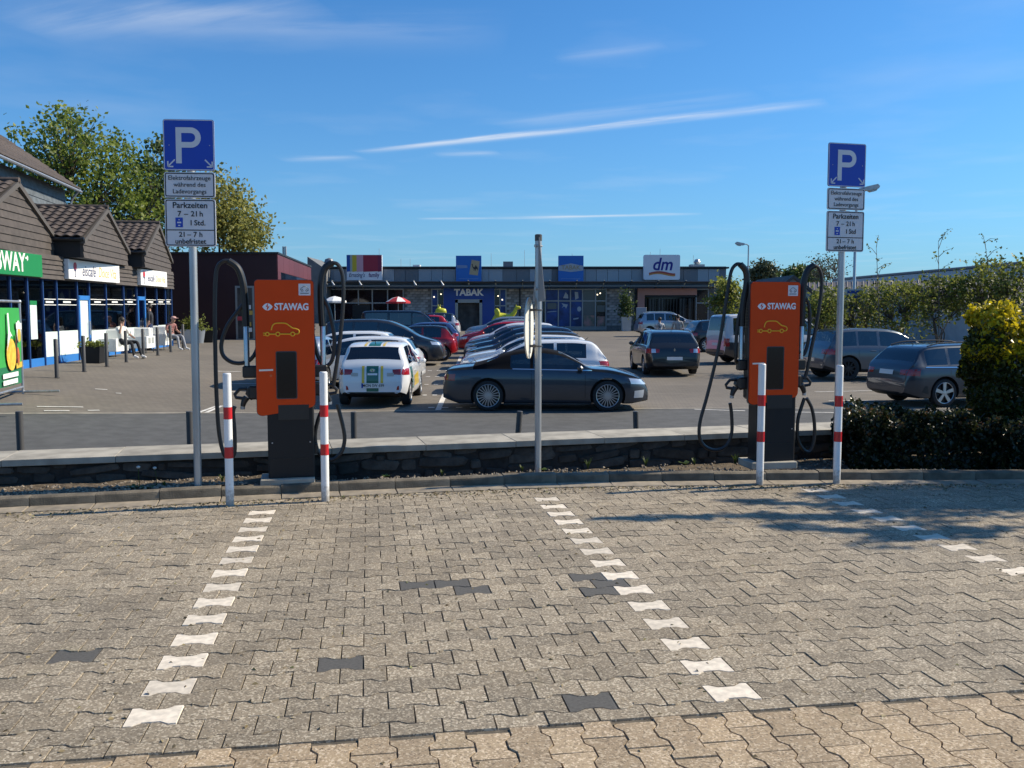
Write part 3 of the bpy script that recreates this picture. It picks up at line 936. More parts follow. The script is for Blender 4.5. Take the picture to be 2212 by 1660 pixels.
    mb = MB(); mb.prism([(-w / 2 + .01, zc - .064), (w / 2 - .01, zc - .064), (w / 2 - .01, zc - .056), (-w / 2 + .01, zc - .056)], -.0503, -.0515); mb.build('divider', M['sign_black'], p3, sm=None)
    put_text('21 – 7 h', 0.058, M['sign_black'], p3, 0, zc - .098, off=0.0008)
    put_text('unbefristet', 0.058, M['sign_black'], p3, 0, zc - .155, off=0.0008)
    for (px_, pz_) in ((-.16, z - .21), (.17, z - .21)): mb = MB(); mb.lathe([(0.0045, -.0503), (0.003, -.053)], 8, c=(px_, 0, pz_), axis='Y'); mb.build('rivet', M['alu'], p1, sm=None)
    return t
Yl = 7.68
pl = at(428, 1053, Yl)
parking_sign((pl.x, Yl, 0.05), at(402, 261, Yl).z, R(3), R(0.3), 'blue P sign with white text plates on a pole by the left charger', '1 Std.')
Yr = 8.98
pr_ = at(1806, 1000, Yr)
parking_sign((pr_.x, Yr, 0.03), at(1818, 312, Yr).z, R(15), R(-0.1), 'blue P sign with white text plates on a pole by the right charger and hedge', '1 Std')

# ------------------------------------------------------------------ sign pole seen from behind
Yc = 8.60
pc = at(1162, 1008, Yc)
t = thing('sign_pole', 'grey steel pole with a round and a triangular sign seen edge on', 'traffic sign', (pc.x, Yc, 0.05))
zt = at(1163, 508, Yc).z - .05
mb = MB(); mb.lathe([(0.031, -.1), (0.031, zt - .05)], 20); mb.build('pole', M['galv'], t)
mb = MB(); mb.lathe([(0.034, zt - .055), (0.034, zt), (0.026, zt + .006), (0, zt + .007)], 20); mb.build('pole_cap', M['post_grey'], t)
# round sign, its pale back lit by the sun
zd = (at(1150, 709, Yc).z - .05)
mb = MB(); mb.lathe([(0.0, -0.002), (0.282, -0.002), (0.29, -0.006), (0.29, 0.006), (0.0, 0.004)], 48, axis='X')
o = mb.build('round_plate', M['disc_back'], t, (-0.088, -0.012, zd), (0, 0, R(-9)))
mb = MB()
for dz in (-.17, .17):
    mb.box((0.035, 0, dz), (0.05, 0.03, 0.024)); mb.tube([(0.088 + 0.036 * math.cos(q), 0.036 * math.sin(q), dz) for q in [i * math.pi / 8 for i in range(16)]], 0.006, 6, closed=True)
mb.build('clamp', M['post_grey'], o)
mb = MB(); mb.tube([(0.008, 0, -.24), (0.008, 0, .24)], 0.009, 6); mb.build('stiffener', M['alu'], o)
# triangular sign, back towards us
zb = at(1160, 652, Yc).z - .05
mb = MB(); h3 = 0.60
tri = [(-0.335, 0.02), (-.315, 0), (0.315, 0), (0.335, 0.02), (0.015, h3), (-.015, h3)]
mb.prism(tri, -0.002, 0.002, axis='Y')
o = mb.build('triangular_plate', mat('sign_back_grey', (0.26, 0.26, 0.255), 0.55), t, (0.004, -0.045, zb), (0, 0, R(98)), sm=None)
mb = MB()
for dz in (.12, h3 - .08):
    mb.tube([(0.036 * math.cos(q), 0.036 * math.sin(q), zb + dz) for q in [i * math.pi / 8 for i in range(16)]], 0.006, 6, closed=True); mb.box((-.03, -.03, zb + dz), (.02, .03, .024))
mb.build('clamp', M['alu'], t)

# ------------------------------------------------------------------ charging stations
def charger(base, yaw, label, left, right):
    """panel faces local -Y, local X along the panel; left/right hold the cable shapes of that station"""
    t = thing('charging_station', label, 'charging station', base, yaw, 'orange charging stations')
    def pt(a, z, y=0.02): return (a, y, z)
    mb = MB(); mb.box((0, 0.10, 0.025), (0.46, 0.34, 0.07), bev=0.006); mb.build('base_plate', M['coping'], t)
    mb = MB(); mb.box((0.035, 0.10, 0.40), (0.395, 0.21, 0.70), bev=0.012); mb.build('pedestal', M['anthracite'], t)
    mb = MB(); mb.box((0.06, -0.007, 0.635), (0.26, 0.012, 0.13)); mb.build('service_hatch', M['rubber'], t)
    mb = MB(); mb.box((0.01, 0.105, 1.20), (0.47, 0.20, 1.10), bev=0.02); mb.build('housing', M['anthracite'], t)
    # orange front
    w = 0.245
    poly = [(-w, 0.615 + .03), (-w + .008, 0.615 + .012), (-w + .03, 0.605 + .008), (-w + .05, 0.610), (w - .045, 0.672), (w - .02, 0.682), (w - .006, 0.70), (w, 0.72)]
    poly += circ(w - .03, 1.745, .03, 4, 0, 90) + circ(-w + .03, 1.745, .03, 4, 90, 180)
    mb = MB(); mb.prism(poly, -0.012, 0.012); fr = mb.build('front_panel', M['orange'], t, sm=30)
    k = 1.02
    mb = MB(); mb.prism([(p[0] * 1.022, 1.19 + (p[1] - 1.19) * 1.009) for p in poly], 0.0125, 0.045); mb.build('panel_surround', M['charger_edge'], fr, sm=30)
    mb = MB(); mb.prism(rrect(-.082, .095, 0.752, 1.165, .014), -0.0125, -0.0145); mb.build('screen_frame', M['charger_edge'], fr, sm=None)
    mb = MB(); mb.prism(rrect(-.074, .087, 0.760, 1.157, .010), -0.0148, -0.0165); mb.build('screen', M['screen'], fr, sm=None)
    mb = MB(); mb.prism([(-.222, .995), (-.105, .998), (-.105, 1.013), (-.222, 1.010)], -0.0125, -0.0145); mb.build('card_slot', M['cream_sticker'], fr, sm=None)
    mb = MB(); mb.prism(rrect(.120, .220, 1.645, 1.745, .004), -0.0125, -0.0140); st = mb.build('sticker', M['sign_white'], fr, sm=None)
    mb = MB()
    mb.tube([(p[0], -.0145, p[1]) for p in [(.135, 1.69), (.14, 1.705), (.152, 1.712), (.160, 1.722), (.178, 1.722), (.190, 1.709), (.202, 1.705), (.206, 1.69), (.195, 1.688)]], .0022, 4)
    mb.tube([(.150 + .008 * math.cos(q), -.0145, 1.687 + .008 * math.sin(q)) for q in [i * .785 for i in range(8)]], .002, 4, closed=True)
    mb.tube([(.188 + .008 * math.cos(q), -.0145, 1.687 + .008 * math.sin(q)) for q in [i * .785 for i in range(8)]], .002, 4, closed=True)
    mb.box((.170, -.0145, 1.663), (.072, .001, .006)); mb.build('pictogram', M['charger_edge'], st, sm=None)
    mb = MB(); mb.lathe([(0.011, -.0125), (0.011, -.0165), (0.0, -.0168)], 14, c=(-.125, 0, .955), axis='Y'); mb.build('card_symbol', mat('faint_ring', (.62, .12, .03), .5), fr, sm=None)
    for zz in (.62, 1.73):
        for sx_ in (-1, 1):
            mb = MB(); mb.lathe([(0.006, -.0), (0.006, -.004), (0.0, -.005)], 10, c=(sx_ * .16 + .035, -.005, zz - .25 if zz < 1 else zz + .005), axis='Y'); mb.build('screw', M['galv'], t)
    mb = MB(); mb.box((.035, -.0065, .23), (.34, .004, .003)); mb.build('pedestal_seam', M['rubber'], t, sm=None)
    for sx_ in (-1, 1):
        mb = MB()
        for k in range(7): mb.box((sx_ * .2455 + .01, .105, 1.35 + k * .03), (.004, .13, .012))
        tag(mb.build('vent_slots', M['rubber'], t, sm=None), kind='stuff')
    mb = MB(); mb.box((.245, .06, .30), (.03, .05, .09), bev=.006); mb.build('lock_box', M['rubber'], t)
    # lettering with its eye-shaped emblem
    put_text('STAWAG', 0.080, M['white_print'], fr, 0.058, 1.545, y=-0.0135, off=0.0028, sx=0.86)
    mb = MB()
    cx, cz, a, b = -.141, 1.546, .043, .031
    lens = [(cx - a, cz)] + [(cx - a + 2 * a * i / 10, cz + b * math.sin(math.pi * i / 10) ** .8) for i in range(1, 10)] + [(cx + a, cz)] + [(cx + a - 2 * a * i / 10, cz - b * math.sin(math.pi * i / 10) ** .8) for i in range(1, 10)]
    mb.prism(lens, -.0125, -.0140); em = mb.build('emblem', M['white_print'], fr, sm=None)
    mb = MB(); bolt = [(cx + .004, cz + .034), (cx - .016, cz - .002), (cx - .002, cz + .001), (cx - .007, cz - .034), (cx + .017, cz + .004), (cx + .002, cz + .002)]
    mb.prism(bolt, -.0142, -.0150); mb.build('bolt', M['orange'], em, sm=None)
    # electric car outline
    def line(pts, r=.0052): return catmull([(p[0], -.0145, p[1]) for p in pts], 5)
    mb = MB()
    mb.tube(line([(-.112, 1.347), (-.108, 1.372), (-.094, 1.396), (-.070, 1.406), (-.02, 1.407), (.012, 1.402), (.040, 1.382), (.062, 1.366), (.092, 1.358), (.112, 1.348), (.118, 1.332), (.112, 1.318), (.096, 1.312)]), .0055, 6)
    for a_, b_ in ((-.128, -.078), (-.044, .046), (.082, .108)): mb.tube([(a_, -.0145, 1.313), (b_, -.0145, 1.313)], .0055, 6)
    for c_, r_ in ((-.060, .0165), (.064, .0165), (-.147, .015)): mb.tube([(c_ + r_ * math.cos(q), -.0145, 1.313 + r_ * math.sin(q)) for q in [i * math.pi / 8 for i in range(16)]], .0052, 6, closed=True)
    for dz in (-.008, .008): mb.tube([(-.182, -.0145, 1.313 + dz), (-.160, -.0145, 1.313 + dz)], .0045, 6)
    mb.build('car_pictogram', M['yellow_print'], fr, sm=50)
    # masts, holsters, cables
    for sgn, spec in ((-1, left), (1, right)):
        ax = spec['mast']
        mb = MB(); mb.box(((ax + sgn * .22) / 2, 0.11, 0.985), (abs(ax - sgn * .22) + .075, 0.085, 0.105), bev=.012); mb.build('mast_bracket', M['rubber'], t)
        mb = MB(); mb.lathe([(0.024, 1.0), (0.024, 1.40), (0.021, 1.405), (0.021, 1.52)], 16, c=(ax, 0.11, 0)); mb.build('mast', M['steel_bright'], t)
        mb = MB(); mb.tube([(p[0], 0.11, p[1]) for p in catmull([(q[0], q[1], 0) for q in spec['sleeve']], 6)], 0.031, 10); mb.build('hose_sleeve', M['rubber'], t)
        for path in spec['cables']:
            mb = MB(); mb.tube(catmull([(p[0], p[2] if len(p) > 2 else 0.11, p[1]) for p in path], 6), 0.0175, 8); mb.build('cable', M['rubber'], t)
        hx, hz = spec['plug']
        mb = MB(); mb.box((sgn * .265, 0.11, hz + .02), (.11, .10, .12), bev=.015); mb.build('holster', M['rubber'], t)
        # connector with its ring handle
        mb = MB()
        c = Vector((hx, 0.11, hz))
        mb.prism([(sgn * p[0], p[1]) for p in [(.24, hz + .065), (.33, hz + .06), (.345, hz + .01), (.30, hz - .045), (.24, hz - .03)]], .075, .145)
        ring_ = [(sgn * p[0], .11, p[1]) for p in [(.33, hz + .055), (.395, hz + .05), (.435, hz + .005), (.425, hz - .022), (.37, hz - .03), (.335, hz - .035)]]
        mb.tube(ring_, .015, 8); mb.tube([(sgn * .335, .11, hz - .02), (sgn * .36, .11, hz - .06), (sgn * .372, .11, hz - .10)], [.03, .026, .02], 10)
        mb.build('connector', M['rubber'], t)
        mb = MB(); mb.lathe([(0.0195, hz - .125), (0.0195, hz - .10)], 12, c=(sgn * .372, .11, 0)); mb.build('cable_collar', M['galv'], t)
    return t
def AZ(u, v, uc, Y, base_z=0.06, s=None):
    """shape point of the left station in its own panel plane"""
    s = F / (Y + 0.1)
    return ((u - uc) / s, CAM_H - (v - 675) / s - base_z)
Y1 = 7.83; c1 = at(622, 1038, Y1)
A1 = lambda u, v: AZ(u, v, 622, Y1)
L1 = dict(mast=A1(541, 0)[0], sleeve=[A1(541, 705), A1(540, 660), A1(537, 615), A1(527, 582), A1(508, 567)], plug=(A1(530, 850)[0], A1(0, 852)[1]),
          cables=[[A1(512, 567), A1(497, 568), A1(484, 585), A1(479, 640), A1(477, 740), A1(477, 850), A1(480, 930), A1(488, 975), A1(500, 992), A1(511, 975), A1(512, 930), A1(510, 890), A1(514, 876)],
                  [A1(538, 655), A1(522, 676), A1(502, 705), A1(490, 740), A1(492, 765), A1(507, 780), A1(527, 784), A1(546, 778), A1(560, 760), A1(566, 735) + (.2,)]])
R1 = dict(mast=A1(701, 0)[0], sleeve=[A1(701, 705), A1(699, 660), A1(700, 610), A1(708, 580), A1(724, 568)], plug=(0, A1(0, 846)[1]),
          cables=[[A1(722, 568), A1(735, 571), A1(744, 588), A1(747, 620), A1(744, 680), A1(736, 750), A1(728, 800), A1(722, 835)],
                  [A1(702, 640), A1(714, 665), A1(722, 700), A1(726, 740), A1(720, 780), A1(704, 792), A1(690, 770), A1(682, 735), A1(676, 690) + (.2,)],
                  [A1(730, 876), A1(737, 905), A1(744, 940), A1(744, 962), A1(736, 985), A1(715, 1000), A1(690, 985), A1(681, 950), A1(688, 910), A1(702, 880)]])
charger((c1.x, Y1, 0.06), R(13), 'orange charging station with black cables, left of the two', L1, R1)
Y2 = 8.66; c2_ = at(1667, 1000, Y2)
A2 = lambda u, v: AZ(u, v, 1668, Y2, 0.07)
L2 = dict(mast=A2(1604, 0)[0], sleeve=[A2(1604, 705), A2(1606, 660), A2(1613, 615), A2(1611, 588), A2(1598, 573)], plug=(0, A2(0, 832)[1]),
          cables=[[A2(1600, 573), A2(1588, 574), A2(1577, 592), A2(1568, 650), A2(1553, 750), A2(1530, 850), A2(1514, 910), A2(1514, 945), A2(1528, 965), A2(1552, 972), A2(1575, 962), A2(1586, 935), A2(1585, 895), A2(1581, 870)],
                  [A2(1607, 650), A2(1596, 690), A2(1592, 740), A2(1592, 775), A2(1606, 790) + (.2,)]])
R2 = dict(mast=A2(1741, 0)[0], sleeve=[A2(1741, 705), A2(1742, 660), A2(1744, 612), A2(1752, 585), A2(1766, 574)], plug=(0, A2(0, 828)[1]),
          cables=[[A2(1763, 574), A2(1776, 578), A2(1785, 600), A2(1784, 640), A2(1776, 700), A2(1764, 760), A2(1757, 800), A2(1750, 822)],
                  [A2(1745, 640), A2(1757, 660), A2(1760, 700), A2(1756, 745), A2(1745, 768), A2(1730, 745), A2(1722, 700) + (.2,)],
                  [A2(1757, 862), A2(1770, 885), A2(1777, 920), A2(1777, 955), A2(1768, 980), A2(1752, 975), A2(1739, 950), A2(1738, 910), A2(1746, 880), A2(1752, 862)]])
charger((c2_.x, Y2, 0.07), R(9), 'orange charging station with black cables, right of the two', L2, R2)

# ------------------------------------------------------------------ short grey posts just behind the wall
for i, (u, v) in enumerate(((41, 889), (409, 889), (764, 890), (1110, 888), (1379, 889))):
    Y = 8.9 + 0.0016 * (u) + 0.9
    p = at(u, v, Y)
    zb = lot_z(p.x, Y)
    t = thing('parking_post', ['dark grey post behind the wall at the far left edge of the photo', 'dark grey post behind the wall right beside the left sign pole', 'dark grey post behind the wall just right of the left charger',
                               'dark grey post behind the wall in front of the dark convertible\'s rear wheel', 'dark grey post behind the wall below the front end of the dark convertible'][i], 'post', (p.x, Y, zb), 0, 'short grey posts behind the low wall')
    if i in (3, 4): t.rotation_euler = (0, R(4 if i == 3 else -2), 0)
    h = p.z - zb
    mb = MB(); mb.lathe([(0.038, -.05), (0.038, h - .004), (0.033, h), (0, h + .001)], 18); mb.build('post', M['post_grey'], t)
    mb = MB(); mb.lathe([(0.055, .0), (0.055, .012), (0.038, .014)], 18); mb.build('foot_plate', M['post_grey'], t)
# ------------------------------------------------------------------ cars
def paint(name, col, metal=0.0, rough=0.28):
    m = mat(name, col, rough, metal, coat=0.9, spec=0.5)
    return m
M['c_glass'] = glass_mat('car_glass', (0.20, 0.23, 0.23), 0.14)
M['c_dark'] = mat('car_trim', (0.016, 0.016, 0.017), 0.55)
M['c_int'] = mat('car_interior', (0.020, 0.020, 0.022), 0.8)
M['c_tyre'] = mat('tyre', (0.016, 0.016, 0.017), 0.8, bump=0.2, bscale=40)
M['c_rim'] = mat('alloy_rim', (0.50, 0.51, 0.52), 0.32, 0.85)
M['c_rimd'] = mat('dark_rim', (0.03, 0.03, 0.032), 0.4, 0.5)
M['c_chrome'] = mat('chrome', (0.75, 0.76, 0.78), 0.12, 1.0)
M['c_red'] = mat('tail_light', (0.32, 0.006, 0.010), 0.15, coat=0.8)
M['c_lamp'] = mat('headlight', (0.62, 0.66, 0.70), 0.12, 0.4, coat=1.0)
M['c_plate'] = mat('number_plate', (0.72, 0.72, 0.70), 0.5)
M['c_soft'] = mat('soft_top_cloth', (0.009, 0.009, 0.011), 0.95, spec=0.08)
M['c_eu'] = mat('plate_blue', (0.01, 0.06, 0.35), 0.5)

def pchip(pts):
    xs = np.array([p[0] for p in pts], float); ys = np.array([p[1] for p in pts], float)
    h = np.diff(xs); d = np.diff(ys) / h
    m = np.zeros(len(xs)); m[0], m[-1] = d[0], d[-1]
    for i in range(1, len(xs) - 1):
        if d[i - 1] * d[i] > 0:
            w1, w2 = 2 * h[i] + h[i - 1], h[i] + 2 * h[i - 1]
            m[i] = (w1 + w2) / (w1 / d[i - 1] + w2 / d[i])
    def f(x):
        x = min(max(x, xs[0]), xs[-1]); i = int(min(max(np.searchsorted(xs, x) - 1, 0), len(h) - 1))
        t = (x - xs[i]) / h[i]
        return float((1 + 2 * t) * (1 - t) ** 2 * ys[i] + t * (1 - t) ** 2 * h[i] * m[i] + t * t * (3 - 2 * t) * ys[i + 1] + t * t * (t - 1) * h[i] * m[i + 1])
    return f
CT_ = dict(
 hatch=dict(top=[(0, .40), (.008, .55), (.02, .63), (.045, .72), (.10, .915), (.135, .965), (.27, 1.0), (.45, .995), (.57, .95), (.66, .85), (.775, .675), (.83, .645), (.92, .585), (.975, .51), (.993, .42), (1, .33)],
            belt=[(0, .625), (.3, .645), (.6, .615), (.78, .59), (1, .50)], ws=(.59, .768), rg=(.050, .112), panes=[(.165, .365), (.385, .71)], ax=(.15, .815), doors=(.375, .69)),
 suv=dict(top=[(0, .40), (.008, .52), (.02, .61), (.05, .72), (.095, .92), (.13, .972), (.28, 1.0), (.46, .99), (.56, .95), (.66, .83), (.755, .695), (.84, .665), (.93, .61), (.975, .52), (.994, .42), (1, .33)],
          belt=[(0, .63), (.3, .65), (.6, .62), (.78, .60), (1, .52)], ws=(.58, .748), rg=(.055, .10), panes=[(.125, .235), (.25, .395), (.415, .70)], ax=(.17, .80), doors=(.245, .405, .68)),
 estate=dict(top=[(0, .40), (.008, .55), (.02, .63), (.04, .70), (.095, .905), (.125, .955), (.25, .99), (.42, 1.0), (.54, .965), (.64, .855), (.745, .675), (.80, .65), (.92, .575), (.975, .49), (.995, .40), (1, .32)],
             belt=[(0, .64), (.3, .655), (.6, .63), (.78, .60), (1, .50)], ws=(.56, .738), rg=(.045, .10), panes=[(.105, .225), (.24, .395), (.415, .69)], ax=(.205, .79), doors=(.235, .405, .665)),
 coupe=dict(top=[(0, .42), (.008, .58), (.022, .675), (.07, .712), (.15, .745), (.20, .79), (.31, .935), (.40, .992), (.48, 1.0), (.555, .965), (.645, .84), (.725, .705), (.80, .685), (.90, .61), (.965, .52), (.99, .42), (1, .33)],
            belt=[(0, .66), (.25, .695), (.5, .68), (.73, .655), (1, .50)], ws=(.565, .72), rg=(.215, .27), panes=[(.33, .425), (.44, .69)], ax=(.222, .80), doors=(.43, .69)),
 van=dict(top=[(0, .28), (.005, .52), (.014, .74), (.032, .94), (.055, .982), (.2, 1.0), (.6, 1.0), (.69, .97), (.755, .885), (.86, .655), (.90, .60), (.955, .53), (.985, .44), (1, .30)],
          belt=[(0, .56), (.6, .56), (.86, .54), (1, .42)], ws=(.70, .852), rg=(.010, .032), panes=[(.07, .32), (.35, .59), (.61, .81)], ax=(.205, .815), doors=(.34, .60, .80)),
 mpv=dict(top=[(0, .33), (.006, .52), (.02, .65), (.05, .87), (.08, .945), (.2, .99), (.42, 1.0), (.55, .965), (.67, .85), (.815, .63), (.87, .585), (.94, .53), (.98, .45), (1, .32)],
          belt=[(0, .58), (.4, .59), (.8, .56), (1, .45)], ws=(.57, .805), rg=(.022, .052), panes=[(.09, .27), (.29, .47), (.49, .765)], ax=(.19, .80), doors=(.28, .48, .72)))

_wheel_cache = {}
def wheel_meshes(r, style):
    key = (round(r, 3), style)
    if key in _wheel_cache: return _wheel_cache[key]
    rr = r * (0.76 if style in ('multi', 'five') else 0.66)
    mb = MB(); mb.lathe([(rr - .01, -.10), (r - .035, -.108), (r - .008, -.095), (r, -.07), (r, .07), (r - .008, .095), (r - .035, .108), (rr, .10), (rr - .01, .09)], 40, axis='Y', caps=False)
    tyre = mb.mesh('tyre', M['c_tyre'], 40)
    mb = MB(); mb.lathe([(rr, -.098), (rr + .004, -.10), (rr - .012, -.096), (rr - .03, -.03), (0.0, -.03)], 40, axis='Y', caps=False, mi=1)
    mb.lathe([(rr + .006, -.098), (rr - .004, -.106), (rr - .014, -.098), (rr - .014, -.085)], 40, axis='Y', caps=False, mi=0)
    n = {'multi': 20, 'five': 5, 'disc': 9, 'six': 10, 'dark': 10}[style]
    for i in range(n):
        a = 2 * math.pi * i / n
        wd = {'multi': .017, 'five': .055, 'disc': .05, 'six': .03, 'dark': .03}[style] * r / .33
        Mx = Matrix.Rotation(a, 4, 'Y')
        mb.add([(x_, y_, z_) for z_, x0 in ((.03, wd * .55), (rr - .004, wd * (.5 if style != 'five' else .8))) for x_, y_ in ((-x0, -.096), (x0, -.096), (x0, -.06), (-x0, -.06))],
               [[0, 1, 5, 4], [1, 2, 6, 5], [2, 3, 7, 6], [3, 0, 4, 7]], 0, Mx)
    mb.lathe([(0.0, -.102), (.05 * r / .33, -.100), (.06 * r / .33, -.085)], 16, axis='Y', caps=False, mi=0)
    rim = mb.mesh('rim', [M['c_rim'] if style != 'dark' else M['c_rimd'], M['c_rimd']], 40)
    _wheel_cache[key] = (tyre, rim)
    return tyre, rim

def car(label, tmpl, pos, yaw, L, W, H, body, wr=0.31, rim='disc', trim_sill=True, roof=None, group=None, lights=True, upper=None, cat='car', name='parked_car', interior=True, plate=False, seams=True, rails=False, bluetail=False):
    """car frame: x forward from the rear bumper (0) to the nose (L), shifted so that the origin is the middle of the car on the ground"""
    T = CT_[tmpl]
    t = thing(name, label, cat, pos, yaw, group)
    top = pchip([(a * L, b * H) for a, b in T['top']]); belt = pchip([(a * L, b * H) for a, b in T['belt']])
    hw = W / 2
    def width(x):
        a = max(0.0, (0.42 - x) / 0.42); b = max(0.0, (x - (L - 0.62)) / 0.62)
        k = 0.10 if tmpl in ('van',) else 0.19
        return hw * (1 - k * a ** 2.4 - 0.30 * b ** 2.2)
    def bottom(x):
        a = max(0.0, (0.35 - x) / 0.35); b = max(0.0, (x - (L - 0.4)) / 0.4)
        z0 = 0.16 if tmpl == 'coupe' else (0.20 if tmpl not in ('suv', 'van') else 0.25)
        return z0 + 0.12 * a + 0.06 * b
    xs = set()
    for i in range(int(L / 0.07) + 1): xs.add(round(i * 0.07, 4))
    for i in range(14): xs.add(round(0.004 + (i / 13.0) ** 1.6 * 0.12 * L, 4)); xs.add(round(L - (i / 13.0) ** 1.6 * 0.12 * L, 4))
    for a, b in [T['ws'], T['rg']] + T['panes']: xs.add(round(a * L, 4)); xs.add(round(b * L, 4))
    xs.add(0.0); xs.add(L)
    xs = sorted(xs); xs = [x for i, x in enumerate(xs) if i == 0 or x - xs[i - 1] > 0.002]
    rings, cab = [], []
    tumble = 0.10 if tmpl == 'van' else (0.16 if tmpl in ('mpv', 'suv') else 0.20)
    for x in xs:
        zt, zb, w = top(x), bottom(x), width(x)
        zs = min(belt(x), zt - 0.03); k = zt - zs
        cabin = min(1.0, max(0.0, (k - 0.06) / 0.30))
        wr_ = w * (0.955 - tumble * cabin)
        crown = 0.012 + 0.018 * (1 - cabin)
        wb_ = w * 0.955
        def side(f): return (wb_ * .99 + (wr_ - wb_ * .99) * f, zs + k * f)
        pts = [(0, zb), (.84 * w, zb), (.945 * w, zb + .03), (.985 * w, zb + .11), (1.0 * w, zb + (zs - zb) * .45), (1.0 * w, zb + (zs - zb) * .72), (.985 * w, zb + (zs - zb) * .90), (wb_, zs),
               side(.06), side(.45), side(.85), (wr_ * .985, zs + k * .945), (wr_ * .90, zt - .004 + crown * .2), (wr_ * .5, zt + crown * .75), (0, zt + crown)]
        rings.append(pts); cab.append(k)
    n = 15; per = 2 * (n - 1)
    vs, fs, mi = [], [], []
    for x, pts in zip(xs, rings):
        ring = [(x - L / 2, p[0], p[1]) for p in pts] + [(x - L / 2, -p[0], p[1]) for p in pts[1:-1][::-1]]
        vs += ring
    def strip(j): return j if j < n - 1 else per - 1 - j
    up_idx = 6 if upper else None
    for i in range(len(xs) - 1):
        xm = (xs[i] + xs[i + 1]) / 2; fx = xm / L; k = (cab[i] + cab[i + 1]) / 2
        for j in range(per):
            s = strip(j); left = j < n - 1
            m = 0
            if s <= 1 or (s == 2 and trim_sill == 'suv'): m = 1
            if s in (8, 9):
                for q, (a, b) in enumerate(T['panes']):
                    if a < fx < b and k > 0.13: m = (10 if left else 20) + q
            if s in (12, 13):
                if T['ws'][0] < fx < T['ws'][1]: m = 3
                if T['rg'][0] < fx < T['rg'][1]: m = 4
            if m == 0 and roof and s >= 10 and T['rg'][0] * 0.5 < fx < T['ws'][1] and k > 0.12: m = 5
            if m == 0 and roof == M['c_soft'] and s >= 7 and T['rg'][0] * .7 < fx < T['ws'][0] and k > 0.03: m = 5
            if m == 0 and upper and s >= 5: m = 6
            fs.append([i * per + j, (i + 1) * per + j, (i + 1) * per + (j + 1) % per, i * per + (j + 1) % per]); mi.append(m)
    fs.append([j for j in range(per)][::-1]); mi.append(0)
    fs.append([(len(xs) - 1) * per + j for j in range(per)]); mi.append(0)
    me = bpy.data.meshes.new('tmp'); me.from_pydata(vs, [], fs); me.polygons.foreach_set('material_index', mi)
    for _ in range(30): me.materials.append(M['c_dark'])
    bm = bmesh.new(); bm.from_mesh(me); bmesh.ops.recalc_face_normals(bm, faces=bm.faces); bm.to_mesh(me); bm.free()
    ob = link_mesh('tmp', me)
    axr, axf = T['ax'][0] * L - L / 2, T['ax'][1] * L - L / 2
    mb = MB()
    for ax in (axr, axf):
        for sg in (-1, 1):
            mb.lathe([(wr + .055, sg * (hw - .27)), (wr + .055, sg * (hw + .15))], 28, axis='Y', c=(ax, 0, wr + .01), mi=2)
    cm = mb.mesh('cut', [M['c_dark']] * 30)
    co = link_mesh('cut', cm)
    md = ob.modifiers.new('b', 'BOOLEAN'); md.operation = 'DIFFERENCE'; md.object = co; md.solver = 'EXACT'
    bpy.context.view_layer.update()
    dg = bpy.context.evaluated_depsgraph_get()
    full = bpy.data.meshes.new_from_object(ob.evaluated_get(dg))
    bpy.data.objects.remove(ob); bpy.data.objects.remove(co)
    V = [v.co[:] for v in full.vertices]
    P = [list(p.vertices) for p in full.polygons]; PM = [p.material_index for p in full.polygons]
    bvh = BVHTree.FromPolygons(V, P)
    groups = {}
    for p, m in zip(P, PM):
        if m == 2: m = 50 + (V[p[0]][0] > 0) * 2 + (V[p[0]][1] > 0)
        groups.setdefault(m, []).append(p)
    bobj = None
    names = {0: 'body', 1: 'sill_trim', 50: 'wheel_arch', 51: 'wheel_arch', 52: 'wheel_arch', 53: 'wheel_arch', 3: 'windscreen', 4: 'rear_window', 5: 'roof', 6: 'upper_body'}
    for m in sorted(groups):
        idx = sorted({i for p in groups[m] for i in p}); mp = {a: b for b, a in enumerate(idx)}
        q = bpy.data.meshes.new(names.get(m, 'side_window')); q.from_pydata([V[i] for i in idx], [], [[mp[i] for i in p] for p in groups[m]])
        q.materials.append({0: body, 1: M['c_dark'], 50: M['c_dark'], 51: M['c_dark'], 52: M['c_dark'], 53: M['c_dark'], 5: roof or body, 6: upper or body}.get(m, M['c_glass']))
        q.polygons.foreach_set('use_smooth', [True] * len(q.polygons)); q.set_sharp_from_angle(angle=R(38))
        o = link_mesh(names.get(m, 'side_window'), q, t)
        if m == 0: bobj = o
    bpy.data.meshes.remove(full)
    def patch(name, corners, d, m, nu=6, nv=4, off=0.006, par=bobj):
        d = Vector(d).normalized(); C = [Vector(c) for c in corners]; mb = MB(); grid = []
        for i in range(nv + 1):
            for j in range(nu + 1):
                a, b = j / nu, i / nv
                p = C[0] * (1 - a) * (1 - b) + C[1] * a * (1 - b) + C[2] * a * b + C[3] * (1 - a) * b
                h = bvh.ray_cast(p - d * 2.5, d)
                grid.append((h[0] if h[0] is not None else p) - d * off)
        mb.add(grid, [[i * (nu + 1) + j, i * (nu + 1) + j + 1, (i + 1) * (nu + 1) + j + 1, (i + 1) * (nu + 1) + j] for i in range(nv) for j in range(nu)])
        return mb.build(name, m, par, sm=50)
    # wheels
    ty, ri = wheel_meshes(wr, rim)
    for ax in (axr, axf):
        for sg in (-1, 1):
            w = link_mesh('wheel', ty, t, (ax, sg * (hw - .115), wr), (0, 0, 0 if sg < 0 else math.pi))
            link_mesh('rim', ri, w)
